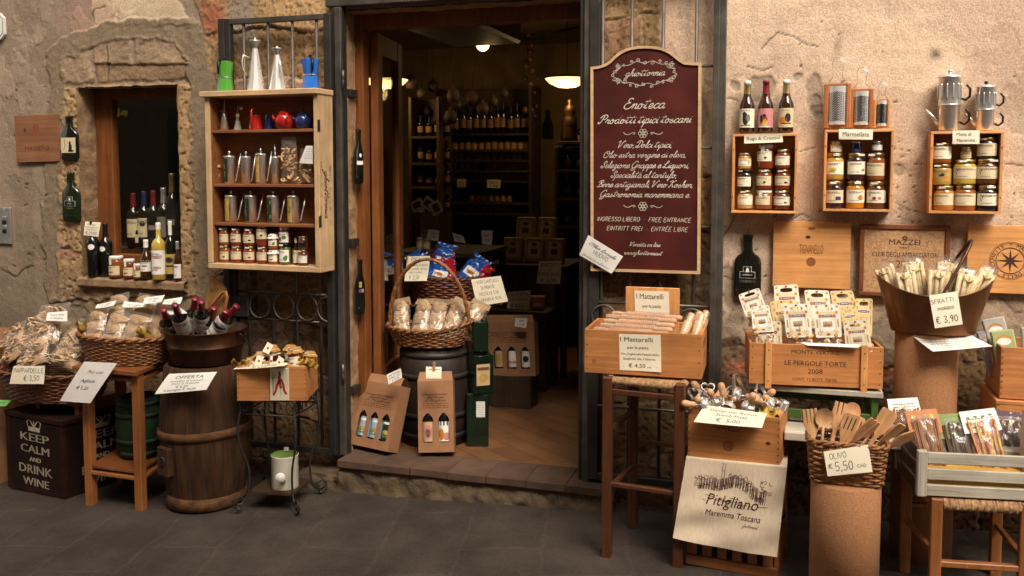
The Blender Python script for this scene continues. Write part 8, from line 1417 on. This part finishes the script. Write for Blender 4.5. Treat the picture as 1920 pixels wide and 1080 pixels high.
card('cream card for biscuits priced 4,90 hanging inside the shop',[V4(1540,205,-1.7),V4(1715,205,-1.7),V4(1705,385,-1.68),V4(1520,380,-1.68)],[(.5,.74,.15,'BISCOTTI','cap',.78,8),(.5,.55,.10,'di','cap',.12,8),(.5,.34,.15,'PITIGLIANO','cap',.86,8),(.5,.06,.18,'€ 4,90','cap',.66,8)])
card('cream offer card with arched lettering inside the shop',[V4(1295,445,-1.55),V4(1475,435,-1.55),V4(1465,585,-1.52),V4(1290,575,-1.52)],[(.5,.70,.20,'OFFERTA','cap',.86,7),(.5,.48,.10,'2 pezzi vino rosso','cap',.84,9),(.45,.10,.16,'€ 9,20','cap',.56,8)])
Y3=1.55;z3=I(960,583,Y3).z;bs=thing('display_case','dark case under the offer card holding small boxes','case',(I(960,600,Y3).x,Y3+.25,SZ-.006));MB().box(-.22,.22,-.18,.18,0,z3-SZ-.03,MATS['dark_wood'],b=.004).build('body',bs);MB().box(-.235,.235,-.195,.195,z3-SZ-.03,z3-SZ-.006,MATS['dark_wood'],b=.003).build('top_board',bs)
for k,(dx,m,lb)in enumerate(((-.15,DEC['brown'],'small brown box on the dark case'),(-.02,DEC['red'],'small red box on the dark case'),(.12,DEC['pink'],'small pink box on the dark case'))):o=thing('small_box',lb,'box',bs.location+Vector((dx,-.02,z3-SZ-.005)),k*12-10);MB().box(-.05,.05,-.04,.04,0,.06+.015*k,m,b=.003).build('carton',o);MB().box(-.03,.03,-.0412,-.0402,.02,.045,WPAP).build('printed_label',o)
Yc=1.16;zc3=SZ-.004
wine_carton('four bottle wine carton on the shop floor in the half dark',I(892,603,Yc+.02),I(1003,604,Yc+.02),I(1005,704,Yc),I(893,704,Yc),.09,4,[('bottle with tall cream label in the four bottle carton',CRM,()),('bottle with tan diamond label in the four bottle carton',tan_l,[('o',0,.5,.2,.4,'gold')]),('bottle with white label low in the four bottle carton',WPAP,[('r',0,.3,.6,.08,'pink')]),('bottle with white label high in the four bottle carton',WPAP,[('o',0,.5,.2,.2,'ink')])],None)
bx3=thing('wooden_box','low wooden box on the shop floor under the four bottle carton','box',(I(949,704,Yc).x,Yc+.06,SZ-.006));MB().box(-.17,.17,-.07,.08,0,max(.02,I(949,704,Yc).z-SZ+.004),MATS['dark_wood'],b=.003).build('body',bx3)
card('small white tag on the four bottle carton',[V4(1355,650,-Yc+.06),V4(1450,650,-Yc+.06),V4(1440,725,-Yc+.05),V4(1350,715,-Yc+.05)],[(.5,.6,.2,'Vini','cap',.4,9),(.5,.2,.2,'€ 32,00','cap',.6,9)],paper=WPAP,name='price_tag',cat='price tag')
lampm=emit('lamp_glow',(1,.80,.36),.5);lampg=emit('lamp_bulb',(1,.84,.42),.6)
def lamp(label,p,kind):
 t=thing('hanging_lamp',label,'hanging lamp',p,0,None)
 if kind=='globe':MB().ball(Vector((0,0,0)),.055,lampg,16).build('glass_globe',t);MB().lathe([(.02,.05),(.025,.10),(0,.10)],MATS['brass'],n=12).build('socket',t)
 else:MB().lathe([(0,-.07),(.08,-.062),(.15,-.03),(.185,.005),(.19,.012)],lampm,n=32).build('glass_bowl',t);MB().lathe([(.192,.012),(.15,.03),(.06,.045),(0,.045)],MATS['black'],n=32).build('metal_top',t)
 MB().tube([(0,0,.04),(0,0,RZ1-p[2]-.002)],.005,MATS['black'],6).build('cord',t)
 l=bpy.data.lights.new('lamp_light','POINT');l.energy=.9 if kind=='globe' else 2.0;l.color=(1,.66,.28);l.shadow_soft_size=.06;o=bpy.data.objects.new('lamp_light',l);COL.objects.link(o);o.parent=t;o.location=(0,-.09,-.12)if kind!='globe' else(.09,-.05,-.09)
lamp('round glowing globe lamp hanging below the dark beam',tuple(I(905,84,2.7)),'globe');lamp('glowing bowl lamp hanging at the right of the shop',tuple(I(1063,150,3.3)),'bowl');lamp('glowing bowl lamp added behind the door pane in place of a reflection',tuple(I(724,152,2.8)),'bowl')  # third lamp is added behind the door pane, standing in for a lamp reflection
a,b=I(850,40,2.2),I(978,60,2.2);bmx=MB();bmx.box(a.x,b.x,.30,2.2,2.62,2.949,MATS['dark_wood'],b=.02);struct(bmx.build('ceiling_beam'))
w=MB();w.tube([I(975,75,3.4),I(1090,50,3.4)],.008,MATS['black'],5);o=w.build('wire',None);tag(o,'dark wire sloping across the lit wall at the top right of the shop','wire')
g=thing('dried_garland','dried flower garland hanging on the wall beside the bowl lamp','garland',tuple(I(992,130,3.9)));mb=MB()
for k in range(26):q=Vector((rg.uniform(-.08,.10),rg.uniform(-.04,.04),-.45+.032*k*1.3+rg.uniform(-.03,.03)));mb.ball(q,rg.uniform(.012,.035),[MATS['dark_wood'],MATS['wicker'],DEC['brown']][k%3],6)
mb.tube([(0,0,-.55),(.02,0,-.2),(-.02,0,.2),(0,0,.5)],.006,MATS['dark_wood'],5);mb.build('flowers',g)
lx=pxx(766,3.1);shelf_unit('dark crowded shelf between the door leaf and the back shelves',lx,3.1,pxx(824,3.1)-lx,.3,[W(790,v,-3.1).z for v in(255,305,350,395)],2.2,MATS['dark_wood'])
for v in(255,305,350,395):
 for k in range(4):c=copytree(bp_);c.location=(lx+.07+.085*k,3.22,W(790,v,-3.1).z);c.scale=(.95,.95,rg.uniform(.5,.72));c['label']='small bottle on the crowded shelf behind the door leaf';c['group']='bottles on the crowded shelf behind the door leaf'
hm_=[mat('hang_'+n,c,.7,bump=.2)for n,c in(('a',(.05,.02,.011)),('b',(.06,.036,.018)),('c',(.03,.017,.011)))];hp0=None
for k,(px,py)in enumerate(((772,140),(790,165),(812,150),(832,178),(850,165),(868,185),(886,170),(800,200),(845,205),(905,190),(925,180),(945,165))):
 p=I(px,py,3.0+.12*(k%4));o=thing('hanging_packet','small dark packet hung on a string under the shop ceiling','hanging packet',tuple(p),rg.uniform(-40,40),'packets hung on strings under the shop ceiling');r=rg.uniform(.04,.07)
 MB().lathe([(0,-r*2),(r*.8,-r*1.9),(r,-r),(r*.7,-r*.3),(r*.15,0),(r*.3,r*.3),(0,r*.3)],hm_[k%3],n=9).build('cloth_bag',o);MB().tube([(0,0,0),(0,0,RZ1-p.z-.002)],.002,MATS['black'],4).build('string',o)
for k in range(9):c=copytree(bp_);c.location=(sx_+.05+.09*k,sy_+.14,W(1060,265,-sy_).z if k>4 else SZ+1.755-.006);c.scale=(.9,.9,rg.uniform(.6,.8));c.location.x=sx_+(.06+.07*k if k<3 else .42+.07*(k-3));c.location.z=SZ+1.75-.006;c['label']='small bottle standing on top of the right hand shelves';c['group']='bottles on top of the right hand shelves'
